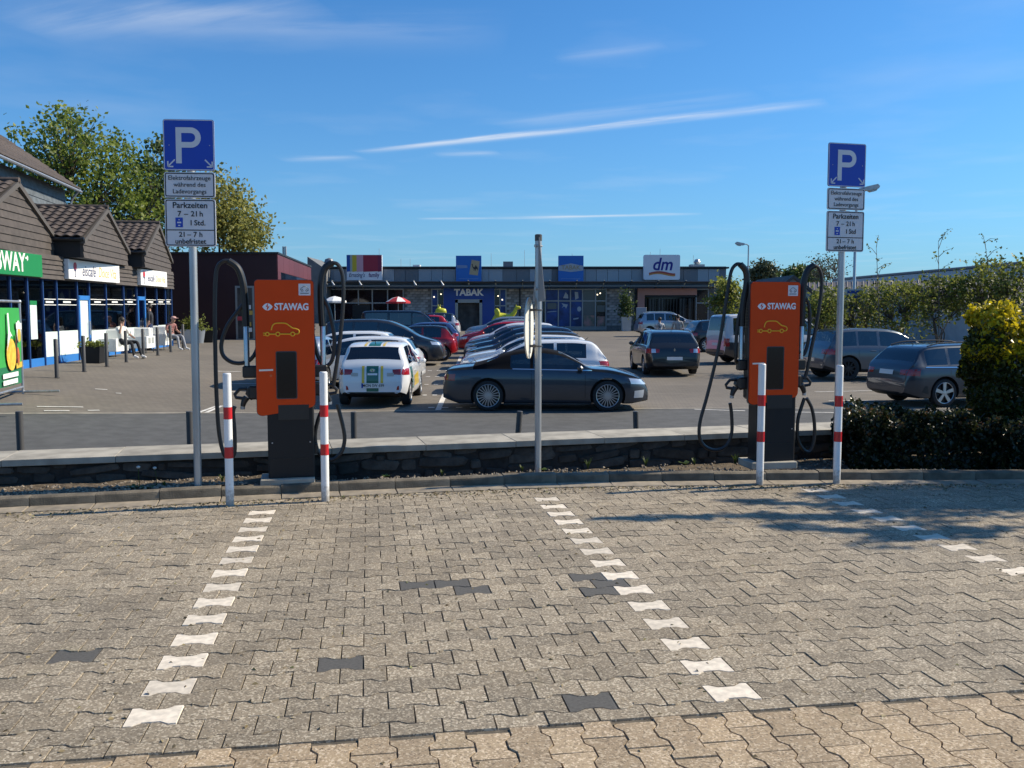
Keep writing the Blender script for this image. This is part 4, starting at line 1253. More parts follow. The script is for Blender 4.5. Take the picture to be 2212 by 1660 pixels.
    if interior:
        zb_ = belt(L * .5)
        mb = MB(); mb.box((L * (T['panes'][0][0] + T['ws'][1]) / 2 - L / 2, 0, (0.3 + zb_ - .12) / 2), (L * (T['ws'][1] - T['panes'][0][0]) * .9, W * .80, zb_ - .12 - .3)); mb.build('cabin_floor', M['c_int'], t, sm=None)
        sx = L * (T['ws'][0] - .10) - L / 2
        for sg in (-1, 1):
            mb = MB(); mb.box((sx, sg * hw * .42, zb_ + .02), (.14, .46, .36), bev=.05); mb.box((sx - .03, sg * hw * .42, zb_ + .27), (.10, .24, .15), bev=.04); mb.build('seat', M['c_int'], t)
        mb = MB(); mb.box((sx - .85, 0, zb_ - .02), (.16, W * .72, .32), bev=.05); mb.build('rear_seat', M['c_int'], t)
    # door mirrors
    xm = L * (T['ws'][1] - .055) - L / 2; zm = belt(xm + L / 2) + .06
    for sg in (-1, 1):
        mb = MB(); mb.box((xm, sg * (hw + .065), zm), (.13, .19, .13), bev=.045); mb.box((xm + .02, sg * (hw - .04), zm - .05), (.06, .10, .03)); mb.build('door_mirror', body if not bluetail else M['c_dark'], t)
    h = H
    if lights:
        zt_ = 0.62 * H; zl = 0.50 * H
        for sg in (-1, 1):
            if tmpl == 'van':
                c = [(-L / 2, sg * hw * .80, .36 * H), (-L / 2 + .12, sg * hw * 1.0, .36 * H), (-L / 2 + .12, sg * hw * 1.0, .52 * H), (-L / 2, sg * hw * .80, .52 * H)]
            else:
                c = [(-L / 2 + .02, sg * hw * .56, zl + .02), (-L / 2 + .30, sg * hw * .98, zl), (-L / 2 + .30, sg * hw * .98, zt_ - .01), (-L / 2 + .02, sg * hw * .56, zt_ - .04)]
            patch('tail_light', c, (1, -.55 * sg, 0), M['c_red'])
            zh = 0.46 * H
            c = [(L / 2 - .06, sg * hw * .50, zh - .05), (L / 2 - .42, sg * hw * .97, zh - .01), (L / 2 - .45, sg * hw * .97, zh + .12), (L / 2 - .10, sg * hw * .50, zh + .05)]
            patch('headlight', c, (-1, -.6 * sg, 0), M['c_lamp'])
        patch('grille', [(L / 2, -hw * .52, .20 * H), (L / 2, hw * .52, .20 * H), (L / 2, hw * .46, .40 * H), (L / 2, -hw * .46, .40 * H)], (-1, 0, 0), M['c_dark'])
        patch('lower_bumper', [(-L / 2, -hw * .78, .16 * H), (-L / 2, hw * .78, .16 * H), (-L / 2, hw * .70, .235 * H), (-L / 2, -hw * .70, .235 * H)], (1, 0, 0), M['c_dark'], nu=10)
    if plate:
        zp = plate if not isinstance(plate, bool) else .42 * H
        patch('number_plate', [(-L / 2, .26, zp - .055), (-L / 2, -.26, zp - .055), (-L / 2, -.26, zp + .055), (-L / 2, .26, zp + .055)], (1, 0, 0), M['c_plate'], nu=4, nv=2, off=.012)
    if seams:
        for fx in T['doors']:
            for sg in (-1, 1):
                x = fx * L - L / 2; zb_ = .24; zt2 = belt(fx * L) - .02
                patch('door_gap', [(x, sg * hw, zb_), (x + .011, sg * hw, zb_), (x + .011, sg * hw, zt2), (x, sg * hw, zt2)], (0, -sg, 0), M['c_dark'], nu=1, nv=8, off=.0025)
        for fx in T['doors'][1:]:
            for sg in (-1, 1):
                x = (fx - (.05 if fx < .6 else .21)) * L - L / 2; z = belt(fx * L) - .11 * H / 1.5
                if fx >= .6: x = (T['doors'][-2] + .035) * L - L / 2
                hh = bvh.ray_cast(Vector((x, sg * 3, z)), Vector((0, -sg, 0)))
                if hh[0] is not None:
                    mb = MB(); mb.box((x, hh[0].y + sg * .012, z), (.19, .028, .026), bev=.01); mb.build('door_handle', body, t)
    if rails:
        for sg in (-1, 1):
            pts = []
            for f in (.13, .2, .3, .4, .5, .56):
                x = f * L; w = width(x) * (0.955 - tumble) * .97
                pts.append((x - L / 2, sg * w, top(x) + (.012 if f in (.13, .56) else .045)))
            mb = MB(); mb.tube(catmull(pts, 3), .014, 6); mb.build('roof_rail', M['c_chrome'] if rails == 'chrome' else M['c_dark'], t)
    mb = MB(); xa = .16 * L; mb.tube([(xa - L / 2, 0, top(xa)), (xa - L / 2 - .10, 0, top(xa) + .10)], [.012, .004], 6); mb.build('aerial', M['c_dark'], t)
    t_info = dict(t=t, patch=patch, bvh=bvh, L=L, W=W, H=H, body=bobj, top=top, belt=belt)
    return t_info
def gz(x, y): return lot_z(x, y) + 0.008
def put(u_ref, Y, ref, L, yaw_deg):
    """place so that the rear ('rear'), nose ('nose') or middle of a car lies in column u_ref at distance Y"""
    x = x_at(u_ref, Y); d = Vector((math.cos(R(yaw_deg)), math.sin(R(yaw_deg))))
    k = {'rear': L / 2, 'nose': -L / 2, 'mid': 0}[ref]
    c = Vector((x, Y)) + d * k
    if ref != 'mid' and abs(d.y) < 0.35: c.y = Y + (d.y * k)
    return (c.x, c.y, gz(c.x, c.y)), R(yaw_deg)

P_white = paint('paint_white', (0.74, 0.75, 0.76), 0, 0.3)
P_anth = paint('paint_anthracite', (0.040, 0.044, 0.052), 0.35)
P_grey = paint('paint_grey', (0.085, 0.095, 0.105), 0.5)
P_black = paint('paint_black', (0.010, 0.011, 0.014), 0.1)
P_red = paint('paint_red', (0.42, 0.010, 0.016), 0.1)
P_silver = paint('paint_silver', (0.42, 0.44, 0.46), 0.7)
P_navy = paint('paint_navy', (0.018, 0.030, 0.060), 0.3)
P_blue = paint('paint_blue', (0.05, 0.10, 0.24), 0.3)
P_slate = paint('paint_slate', (0.085, 0.10, 0.12), 0.5)
P_steel = paint('paint_steel_blue', (0.040, 0.050, 0.064), 0.4)
P_dusk = paint('paint_pale_grey', (0.50, 0.51, 0.53), 0.0, 0.3)
P_lead = paint('paint_lead', (0.045, 0.048, 0.053), 0.3)
P_beige = paint('paint_champagne', (0.44, 0.42, 0.36), 0.6)
GL, GR, GS = 'cars parked in the left row', 'cars parked in the right row', 'cars on the right side of the car park'

# dark convertible across the front
Y = 21.4
p, a = put(1178, Y, 'mid', 4.69, -1.5)
aud = car('dark grey convertible with black soft top, side on in the middle', 'coupe', p, a, 4.69, 1.85, 1.37, paint('paint_daytona', (0.060, 0.068, 0.082), 0.55), 0.345, 'multi', roof=M['c_soft'], group=GR)
for sg in (-1, 1):
    aud['patch']('chrome_strip', [(-.75, sg * .8, .945), (1.05, sg * .8, .912), (1.05, sg * .8, .932), (-.75, sg * .8, .965)], (0, -sg, 0), M['c_chrome'], nu=20, nv=1)
    aud['patch']('wing_badge', [(1.28, sg * .9, .70), (1.52, sg * .9, .70), (1.52, sg * .9, .725), (1.28, sg * .9, .725)], (0, -sg, 0), M['c_chrome'], nu=4, nv=1)
    aud['patch']('fog_lamp_surround', [(2.10, sg * .7, .30), (1.95, sg * .85, .30), (1.95, sg * .85, .46), (2.14, sg * .7, .48)], (-1, -.4 * sg, 0), M['c_lamp'], nu=3, nv=3)
# white liveried hatchback from behind
Y = 21.2; p = (x_at(803, Y), Y + 1.835, 0); p = (p[0], p[1], gz(p[0], p[1]))
hy = car('white small hatchback with green and yellow stripes, seen from behind', 'hatch', p, R(90), 3.67, 1.70, 1.48, P_white, 0.295, 'disc', group=GL, plate=.50)
M['livery_green'] = mat('livery_green', (0.015, 0.125, 0.085), 0.3, coat=.6); M['livery_yellow'] = mat('livery_yellow', (0.72, 0.50, 0.04), 0.3, coat=.6)
L_ = 3.67
for nm, y0, y1, m in (('green_stripe', -.14, .14, 'livery_green'), ('yellow_stripe', .19, .25, 'livery_yellow'), ('yellow_stripe', -.25, -.19, 'livery_yellow')):
    hy['patch'](nm, [(-L_ / 2, y1, .56), (-L_ / 2, y0, .56), (-L_ / 2, y0, .96), (-L_ / 2, y1, .96)], (1, 0, 0), M[m], nu=4, nv=10)
    hy['patch'](nm, [(-L_ / 2 + .43, y1, 1.4), (-L_ / 2 + .43, y0, 1.4), (.25, y0, 1.4), (.25, y1, 1.4)], (0, 0, -1), M[m], nu=4, nv=20)
hy['patch']('green_stripe', [(-L_ / 2, .14, .36), (-L_ / 2, -.14, .36), (-L_ / 2, -.14, .44), (-L_ / 2, .14, .44)], (1, 0, 0), M['livery_green'], nu=4, nv=3)
for sg in (-1, 1):
    hy['patch']('green_flash', [(-1.15, sg * .85, .42), (-.72, sg * .85, .36), (-1.05, sg * .85, .92), (-1.42, sg * .85, .92)], (0, -sg, 0), M['livery_green'], nu=6, nv=8)
    hy['patch']('yellow_flash', [(-.55, sg * .85, .40), (.45, sg * .85, .40), (.30, sg * .85, .72), (-.62, sg * .85, .66)], (0, -sg, 0), M['livery_yellow'], nu=8, nv=4)
    hy['patch']('reflector', [(-L_ / 2, sg * .56, .40), (-L_ / 2 + .05, sg * .62, .40), (-L_ / 2 + .05, sg * .62, .50), (-L_ / 2, sg * .58, .48)], (1, 0, 0), M['c_red'], nu=2, nv=2)
    hy['patch']('sticker', [(-L_ / 2, sg * .50, .72), (-L_ / 2, sg * .34, .72), (-L_ / 2, sg * .34, .80), (-L_ / 2, sg * .50, .80)], (1, 0, 0), mat('sticker_print', (.45, .45, .42), .5), nu=2, nv=3, off=.007)
hh = hy['bvh'].ray_cast(Vector((-4, 0, .50)), Vector((1, 0, 0)))[0]
tm = text_mesh('lettering', 'MON SW 699', 0.098, M['sign_black'], .0005, .001, sx=0.86)
link_mesh('lettering', tm, hy['body'], (hh.x - .014, -.02, .50), (0, 0, R(-90)))
hy['patch']('plate_band', [(-L_ / 2, .26, .445), (-L_ / 2, .222, .445), (-L_ / 2, .222, .555), (-L_ / 2, .26, .555)], (1, 0, 0), M['c_eu'], nu=1, nv=1, off=.013)
hh = hy['bvh'].ray_cast(Vector((-4, 0, .84)), Vector((1, 0, 0)))[0]
mb = MB(); mb.tube([(hh.x - .012, .055 * math.cos(q), .86 + .032 * math.sin(q)) for q in [i * math.pi / 8 for i in range(16)]], .006, 6, closed=True)
mb.tube([(hh.x - .012, -.02, .838), (hh.x - .012, -.012, .882)], .006, 6); mb.tube([(hh.x - .012, .02, .838), (hh.x - .012, .012, .882)], .006, 6); mb.tube([(hh.x - .012, -.016, .86), (hh.x - .012, .016, .86)], .006, 6)
mb.build('emblem', M['c_chrome'], hy['body'])
hy['patch']('sticker', [(-L_ / 2, .115, .745), (-L_ / 2, -.115, .745), (-L_ / 2, -.115, .79), (-L_ / 2, .115, .79)], (1, 0, 0), M['white_print'], nu=3, nv=2, off=.011)
mb = MB(); mb.tube([(-L_ / 2 + .165, .02, 1.02), (-L_ / 2 + .165, -.30, 1.05)], .009, 5); mb.build('wiper', M['c_dark'], hy['t'])

def row_car(u, Y, ref, yaw, tmpl, L, W, H, m, label, grp, **k):
    p, a = put(u, Y, ref, L, yaw)
    return car(label, tmpl, p, a, L, W, H, m, group=grp, **k)
# left row (seen behind the liveried car)
row_car(914, 27.0, 'rear', 180, 'hatch', 3.95, 1.72, 1.46, P_white, 'plain white hatchback directly behind the liveried car, rear to the right', GL, wr=.30)
row_car(872, 30.2, 'rear', 180, 'hatch', 4.05, 1.74, 1.50, P_white, 'white hatchback with roof spoiler, second behind the liveried car', GL, wr=.31)
row_car(960, 36.0, 'nose', 0, 'mpv', 4.80, 1.86, 1.79, P_anth, 'dark grey people carrier with its headlight to the right', GL, wr=.33)
row_car(987, 39.0, 'rear', 180, 'hatch', 3.75, 1.70, 1.46, P_red, 'bright red hatchback with a black roof', GL, wr=.30, roof=P_black)
row_car(930, 42.4, 'nose', 0, 'suv', 4.3, 1.8, 1.64, P_navy, 'dark car with curved pale roof edge between the people carrier and the van', GL, wr=.33)
row_car(993, 47.0, 'rear', 180, 'hatch', 3.9, 1.7, 1.42, P_blue, 'blue car mostly hidden behind the red hatchback', GL, wr=.30)
row_car(782, 52.0, 'rear', 0, 'van', 4.9, 1.9, 1.93, P_black, 'tall black van with pale roof edge in the left row', GL, wr=.33, name='parked_van', cat='van')
row_car(974, 57.0, 'rear', 180, 'hatch', 4.1, 1.75, 1.62, P_red, 'dark red hatchback near the tobacco shop, left row', GL, wr=.31)
row_car(994, 62.0, 'rear', 180, 'suv', 4.2, 1.8, 1.70, P_white, 'white car with black rear window, farthest in the left row', GL, wr=.32, roof=P_black)
p, a = put(664, 26.5, 'mid', 4.2, 90)
car('silver hatchback mostly hidden behind the left charger', 'hatch', p, a, 4.2, 1.78, 1.46, P_silver, .31, group=GL, plate=True)
# right row, noses to the left
row_car(1313, 25.4, 'rear', 180, 'hatch', 4.0, 1.75, 1.43, P_white, 'white hatchback with red tail light right behind the convertible', GR, wr=.31, bluetail=True)
row_car(1289, 28.3, 'rear', 180, 'estate', 4.25, 1.78, 1.45, P_white, 'white car with roof rails, second behind the convertible', GR, wr=.31, rails=True)
row_car(1003, 31.2, 'nose', 180, 'hatch', 4.3, 1.79, 1.47, P_anth, 'anthracite hatchback, first dark car behind the two white ones', GR, wr=.31)
row_car(1005, 34.2, 'nose', 180, 'hatch', 4.4, 1.80, 1.54, P_navy, 'dark navy hatchback, second dark car behind the two white ones', GR, wr=.32)
row_car(1003, 37.2, 'nose', 180, 'hatch', 4.3, 1.80, 1.53, P_slate, 'blue grey hatchback, third dark car behind the two white ones', GR, wr=.32)
row_car(1010, 40.6, 'nose', 180, 'hatch', 4.2, 1.78, 1.55, P_white, 'white hatchback between the blue grey car and the red one', GR, wr=.31)
row_car(991, 44.2, 'nose', 180, 'hatch', 4.2, 1.78, 1.52, P_red, 'red hatchback with its nose to the left, right row', GR, wr=.31)
row_car(1007, 48.2, 'nose', 180, 'estate', 4.4, 1.8, 1.55, P_beige, 'champagne coloured car behind the red one, right row', GR, wr=.31)
row_car(1004, 52.2, 'nose', 180, 'suv', 4.3, 1.8, 1.62, P_silver, 'silver car farthest in the right row', GR, wr=.32)
# cars on the right
p = (x_at(1456, 30.0), 30.0 + 2.28, 0); p = (p[0], p[1], gz(p[0], p[1]))
ren = car('dark estate car seen from behind, middle of the right aisle', 'estate', p, R(91), 4.56, 1.82, 1.50, P_black, .315, 'disc', group=GS, plate=.58, rails='chrome')
mb = MB(); hh = ren['bvh'].ray_cast(Vector((-4, 0, .86)), Vector((1, 0, 0)))[0]
mb.prism([(0, .92), (.04, .86), (0, .80), (-.04, .86)], hh.x - .004, hh.x - .012, axis='X'); mb.build('emblem', M['c_chrome'], ren['body'], sm=None)
for sg in (-1, 1):
    ren['patch']('reversing_light', [(-2.26, sg * .62, .77), (-2.2, sg * .76, .77), (-2.2, sg * .76, .90), (-2.26, sg * .64, .90)], (1, -.2 * sg, 0), M['c_lamp'], nu=3, nv=3, off=.011)
row_car(1374, 65.0, 'rear', 4, 'suv', 4.7, 1.81, 1.72, P_silver, 'silver off-road car with chrome window line by the drugstore entrance', GS, wr=.35, rails='chrome')
row_car(1482, 45.5, 'rear', 8, 'suv', 4.4, 1.82, 1.56, P_black, 'black car behind the dark estate, beside the two people', GS, wr=.34)
row_car(1545, 36.5, 'rear', 14, 'van', 4.9, 1.9, 1.97, P_lead, 'van with white upper and grey lower body behind the right charger', GS, wr=.34, upper=P_dusk, plate=.78, name='parked_van', cat='van')
row_car(1757, 29.2, 'rear', 8, 'suv', 4.37, 1.90, 1.63, P_slate, 'blue grey off-road car, side on, between charger and hedge', GS, wr=.37, rim='dark', trim_sill='suv')
p, a = put(1916, 21.9, 'rear', 4.69, 13)
octa = car('dark blue grey estate car partly behind the tall hedge', 'estate', p, a, 4.69, 1.83, 1.47, P_steel, .33, 'five', group=GS, plate=.80, rails=True)
octa['patch']('chrome_strip', [(-1.9, -.9, .93), (1.1, -.9, .905), (1.1, -.9, .925), (-1.9, -.9, .95)], (0, 1, 0), M['c_chrome'], nu=20, nv=1)
octa['patch']('bumper_slot', [(-2.0, -.9, .36), (-1.82, -.9, .30), (-1.86, -.9, .50), (-1.92, -.9, .50)], (0, 1, 0), M['c_dark'], nu=3, nv=3)
# ------------------------------------------------------------------ buildings: materials
M['slate_brown'] = mat('brown_slate_board', (0.074, 0.061, 0.054), 0.75, var=0.16, vscale=5, bump=0.2, bscale=30, rand=0.10)
M['slate_edge'] = mat('verge_board', (0.085, 0.075, 0.068), 0.7)
M['tile'] = mat('roof_pantile', (0.072, 0.055, 0.046), 0.75, var=0.22, vscale=5, rand=0.16)
M['tile_under'] = mat('roof_underlay', (0.03, 0.026, 0.024), 0.9)
M['slate_blue'] = mat('blue_grey_slate', (0.10, 0.115, 0.13), 0.65, var=0.2, vscale=4, rand=0.12)
M['plain_black'] = mat('plain_black', (0.012, 0.013, 0.015), 0.6)  # stands for the shade on the bay sides; also fills the shop entrance
M['blue_frame'] = mat('blue_window_frame', (0.008, 0.040, 0.15), 0.45)
M['blue_plinth'] = mat('blue_plinth', (0.025, 0.17, 0.50), 0.5)
M['mint'] = mat('pale_panel', (0.60, 0.68, 0.66), 0.55, var=0.04, vscale=2)
M['shop_glass'] = glass_mat('shop_glass', (0.34, 0.38, 0.38), 0.16)
M['shop_dark'] = mat('shop_interior', (0.06, 0.055, 0.05), 0.9, var=0.5, vscale=1.5)
M['white_trim'] = mat('white_trim', (0.75, 0.75, 0.73), 0.5)
M['sub_green'] = mat('sign_green', (0.010, 0.20, 0.055), 0.45)
M['col_green'] = mat('column_green', (0.03, 0.17, 0.03), 0.6)
M['col_cream'] = mat('column_cream', (0.55, 0.52, 0.43), 0.7)
M['letter_cream'] = mat('letter_cream', (0.78, 0.76, 0.70), 0.5)
M['light_box'] = mat('light_box_white', (0.80, 0.79, 0.77), 0.5)
M['ink_blue'] = mat('ink_blue', (0.02, 0.025, 0.10), 0.5)
M['ink_gold'] = mat('ink_gold', (0.62, 0.40, 0.08), 0.5)
M['ink_red'] = mat('ink_red', (0.50, 0.05, 0.07), 0.5)
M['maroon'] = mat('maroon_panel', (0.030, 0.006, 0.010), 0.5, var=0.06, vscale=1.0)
M['maroon_sunlit'] = mat('maroon_panel_sunlit', (0.105, 0.022, 0.028), 0.5, rand=0.08)  # lit copy of the maroon, sunshine painted into the colour
M['shop_grey'] = mat('grey_render', (0.14, 0.145, 0.15), 0.8, var=0.1, vscale=1.5)
M['panel_light'] = mat('light_metal_panel', (0.27, 0.30, 0.34), 0.45, 0.35, rand=0.09)
M['panel_dark'] = mat('dark_metal_panel', (0.15, 0.16, 0.18), 0.5, 0.3, rand=0.08)
M['roof_edge'] = mat('roof_edge_black', (0.012, 0.014, 0.017), 0.5)
M['canopy'] = mat('canopy_grey', (0.16, 0.18, 0.18), 0.5, 0.2)
M['brick_wall'] = mat('mortar_grey', (0.16, 0.16, 0.155), 0.9, var=0.15, vscale=6)
M['brick'] = mat('pale_brick', (0.30, 0.30, 0.295), 0.7, var=0.3, vscale=2.2, rand=0.35)
M['win_frame'] = mat('grey_window_frame', (0.30, 0.32, 0.33), 0.45, 0.4)
M['tabak_blue'] = mat('tobacco_blue', (0.006, 0.055, 0.30), 0.45)
M['roof_sign_blue'] = mat('roof_sign_blue', (0.008, 0.13, 0.46), 0.45)
M['poster_blue'] = mat('poster_blue', (0.012, 0.05, 0.20), 0.5, var=0.5, vscale=1.3)
M['pink'] = mat('salmon_portal', (0.45, 0.24, 0.20), 0.7, var=0.05, vscale=1)
M['black_metal'] = mat('black_metal', (0.012, 0.013, 0.014), 0.45, 0.3)
M['pale_board'] = mat('pale_cladding', (0.42, 0.44, 0.43), 0.7, var=0.08, vscale=2)
M['roof_brown'] = mat('brown_sheet_roof', (0.085, 0.070, 0.062), 0.7, var=0.15, vscale=1)
M['roof_white'] = mat('white_hall_roof', (0.50, 0.53, 0.56), 0.5)
M['drug_white'] = mat('sign_box_white', (0.72, 0.72, 0.76), 0.5)
M['shop_light'] = bpy.data.materials.new('lit_lamp'); _N, _L = nt(M['shop_light'])
_N['Principled BSDF'].inputs['Base Color'].default_value = (1, .9, .7, 1); _N['Principled BSDF'].inputs['Emission Color'].default_value = (1, .85, .6, 1); _N['Principled BSDF'].inputs['Emission Strength'].default_value = 2.0

def frame_at(p, q, z=0.0):
    """local frame: X along p->q, -Y out of the facade to the right-hand side, Z up"""
    d = (Vector(q) - Vector(p)).normalized()
    return math.atan2(d.y, d.x)

# ------------------------------------------------------------------ row of gabled shops on the left
FA, FB = (-13.72, 25.7), (-14.42, 37.9)         # plan line of the glass front (as seen)
def fpt(u): return Vector(on_line(u, FA, FB))
P0 = Vector(FA) + (Vector(FA) - Vector(FB)).normalized() * 7.0
PE = fpt(371)
fd = (PE - P0).normalized(); fang = math.atan2(fd.y, fd.x); FL = (PE - P0).length
# local X runs away from the camera along the front, local -Y points to the car park
zg0 = 0.0
shops = thing('shop_row', 'row of gabled shops with blue window frames and brown slate fronts', 'building', (P0.x, P0.y, 0), fang)
def fs_(u): return (fpt(u) - P0).dot(fd)
def gzf(s): p = P0 + fd * s; return lot_z(p.x, p.y)
mb = MB()                                         # interior: floor, back wall, ceiling
mb.box((FL / 2, 4.5, -0.25), (FL, 9, 0.5)); mb.box((FL / 2, 7.0, 1.3), (FL, .1, 2.6)); mb.box((FL / 2, 3.5, 2.62), (FL, 7, .1))
mb.box((-.06, 3.5, 1.3), (.12, 7, 2.6)); mb.box((FL + .0, 3.5, 1.3), (.12, 7, 2.6))
mb.build('shop_interior', M['shop_dark'], shops, sm=None)
random.seed(3)
mb = MB()
for i in range(60):                                # furniture and counters inside
    s, d = random.uniform(.5, FL - .5), random.uniform(1.0, 6.0); h = random.uniform(.4, 1.3)
    mb.box((s, d, .0 + h / 2), (random.uniform(.4, 1.2), random.uniform(.3, .8), h))
tag(mb.build('shop_furniture', mat('shop_furniture', (0.05, 0.04, 0.035), 0.7, col2=(0.42, 0.40, 0.36), vscale=1.6), shops, sm=None), kind='stuff')
mull = [-60, -15, 24, 61, 94, 124, 168, 194, 230, 268, 296, 314, 339, 358, 371]
ss = [max(0.05, fs_(u)) if u > -200 else 0.05 for u in mull]
doors = {(168, 194), (296, 314)}
ZT = 2.54
for i, (u, s) in enumerate(zip(mull, ss)):
    mb = MB(); mb.box((s, 0, (ZT + gzf(s) - .1) / 2), (.06, .10, ZT - gzf(s) + .1)); mb.build('mullion', M['blue_frame'], shops, sm=None)
for (u0, u1), (a, b) in zip(zip(mull, mull[1:]), zip(ss, ss[1:])):
    g = min(gzf(a), gzf(b)); m = (a + b) / 2; w = b - a - .075
    if w < .05: continue
    door = (u0, u1) in doors
    mb = MB(); mb.box((m, .02, g + .09), (w, .08, .30)); mb.build('plinth', M['blue_plinth'], shops, sm=None)
    zs = g + (0.24 if (door or u1 <= 94) else (0.98 if u1 <= 168 else 0.92))
    if zs > g + .3:
        mb = MB(); mb.box((m, .0, (g + .24 + zs) / 2), (w, .05, zs - g - .24)); mb.build('parapet_panel', M['mint'], shops, sm=None)
    if door:
        dw = w / 2
        fr = MB()
        for x_ in (m - dw + .05, m + dw - .05): fr.box((x_, -.03, g + 1.1), (.09, .06, 1.9))
        fr.box((m, -.03, g + 2.0), (w, .06, .14)); fr.box((m, -.03, g + .25), (w, .06, .2))
        d_ = fr.build('door', M['blue_plinth'], shops, sm=None)
        mb = MB(); mb.box((m, -.02, g + 1.1), (w - .16, .012, 1.7)); mb.build('door_pane', M['mint'] if u0 == 168 else M['shop_glass'], d_, sm=None)
        mb = MB(); mb.tube([(m + dw - .14, -.10, g + .8), (m + dw - .14, -.10, g + 1.25)], .018, 8); mb.build('door_handle', M['steel_bright'], d_)
        mb = MB(); mb.box((m, 0, (g + 2.07 + ZT) / 2), (w, .012, ZT - g - 2.07)); mb.build('pane', M['shop_glass'], shops, sm=None)
        continue
    mb = MB(); mb.box((m, 0, (zs + ZT) / 2), (w, .012, ZT - zs)); pn = mb.build('pane', M['shop_glass'], shops, sm=None)
    if u0 >= 94:                                   # white band with lettering-like decoration on the glass
        zb_ = g + 1.78
        for dz in (0, .17):
            mb = MB(); mb.box((m, -.012, zb_ + dz), (w, .006, .022)); mb.build('glass_band', M['white_trim'], pn, sm=None)
        mb = MB(); mb.box((m, -.012, zb_ + .085), (min(.55, w * .6), .006, .055)); mb.build('glass_motif', M['white_trim'], pn, sm=None)
# columns right behind the glass
for u, m in ((75, 'col_green'), (213, 'col_cream'), (346, 'col_cream')):
    s = fs_(u + 4); mb = MB(); mb.lathe([(.13, gzf(s) - .1), (.13, ZT)], 18, c=(s, .45, 0)); mb.build('column', M[m], shops)
s0, s1 = fs_(64), fs_(80); g = gzf(s0)
mb = MB(); mb.box(((s0 + s1) / 2, -.03, g + 1.35), ((s1 - s0) * .9, .012, 1.1)); mn = mb.build('menu_board', M['mint'], shops, sm=None)
mb = MB(); mb.box(((s0 + s1) / 2, -.04, g + 1.84), ((s1 - s0) * .9, .008, .12)); mb.build('menu_header', M['sub_green'], mn, sm=None)
# fascia behind the signs
nb = 5
for i in range(nb):
    z0 = ZT + (3.26 - ZT) * i / nb; z1 = ZT + (3.26 - ZT) * (i + 1) / nb
    mb = MB(); mb.prism([(-.16, z0), (-.12, z1 - .004), (0.1, z1 - .004), (0.1, z0)], 0, FL, axis='X'); mb.build('fascia_board', M['slate_brown'], shops, sm=None)
# upper storey volume behind the gables
mb = MB(); mb.box((FL / 2, 4.6, 3.0), (FL - .02, 8.6, .9)); mb.build('upper_wall', M['slate_brown'], shops, sm=None)
# gabled bays: (left eave, right eave, apex height) in plan from the photograph
EZ, BZ = 3.88, 3.23
bays = [((-13.30, 22.6), (-13.99, 28.0), 5.12), ((-13.13, 28.0), (-13.92, 33.07), 4.98), ((-13.64, 33.9), (-14.72, 39.4), 5.06)]
TILE_W, TILE_L = 0.30, 0.335
tm_ = MB()
prof = [(-.155, .010), (-.11, .012), (-.075, .03), (-.03, .052), (.03, .058), (.075, .044), (.11, .02), (.155, .012)]
vs = []
for k, (l, z_) in enumerate(((-TILE_L * .60, .034), (TILE_L * .5, .0))):
    vs += [(p[0], l, p[1] + z_) for p in prof]
vs += [(p[0], -TILE_L * .60, p[1] + .034 - .028) for p in prof]
n_ = len(prof)
tm_.add(vs, [[i, i + 1, n_ + i + 1, n_ + i] for i in range(n_ - 1)] + [[i, 2 * n_ + i, 2 * n_ + i + 1, i + 1] for i in range(n_ - 1)])
tile_me = tm_.mesh('tile', M['tile'], 60)
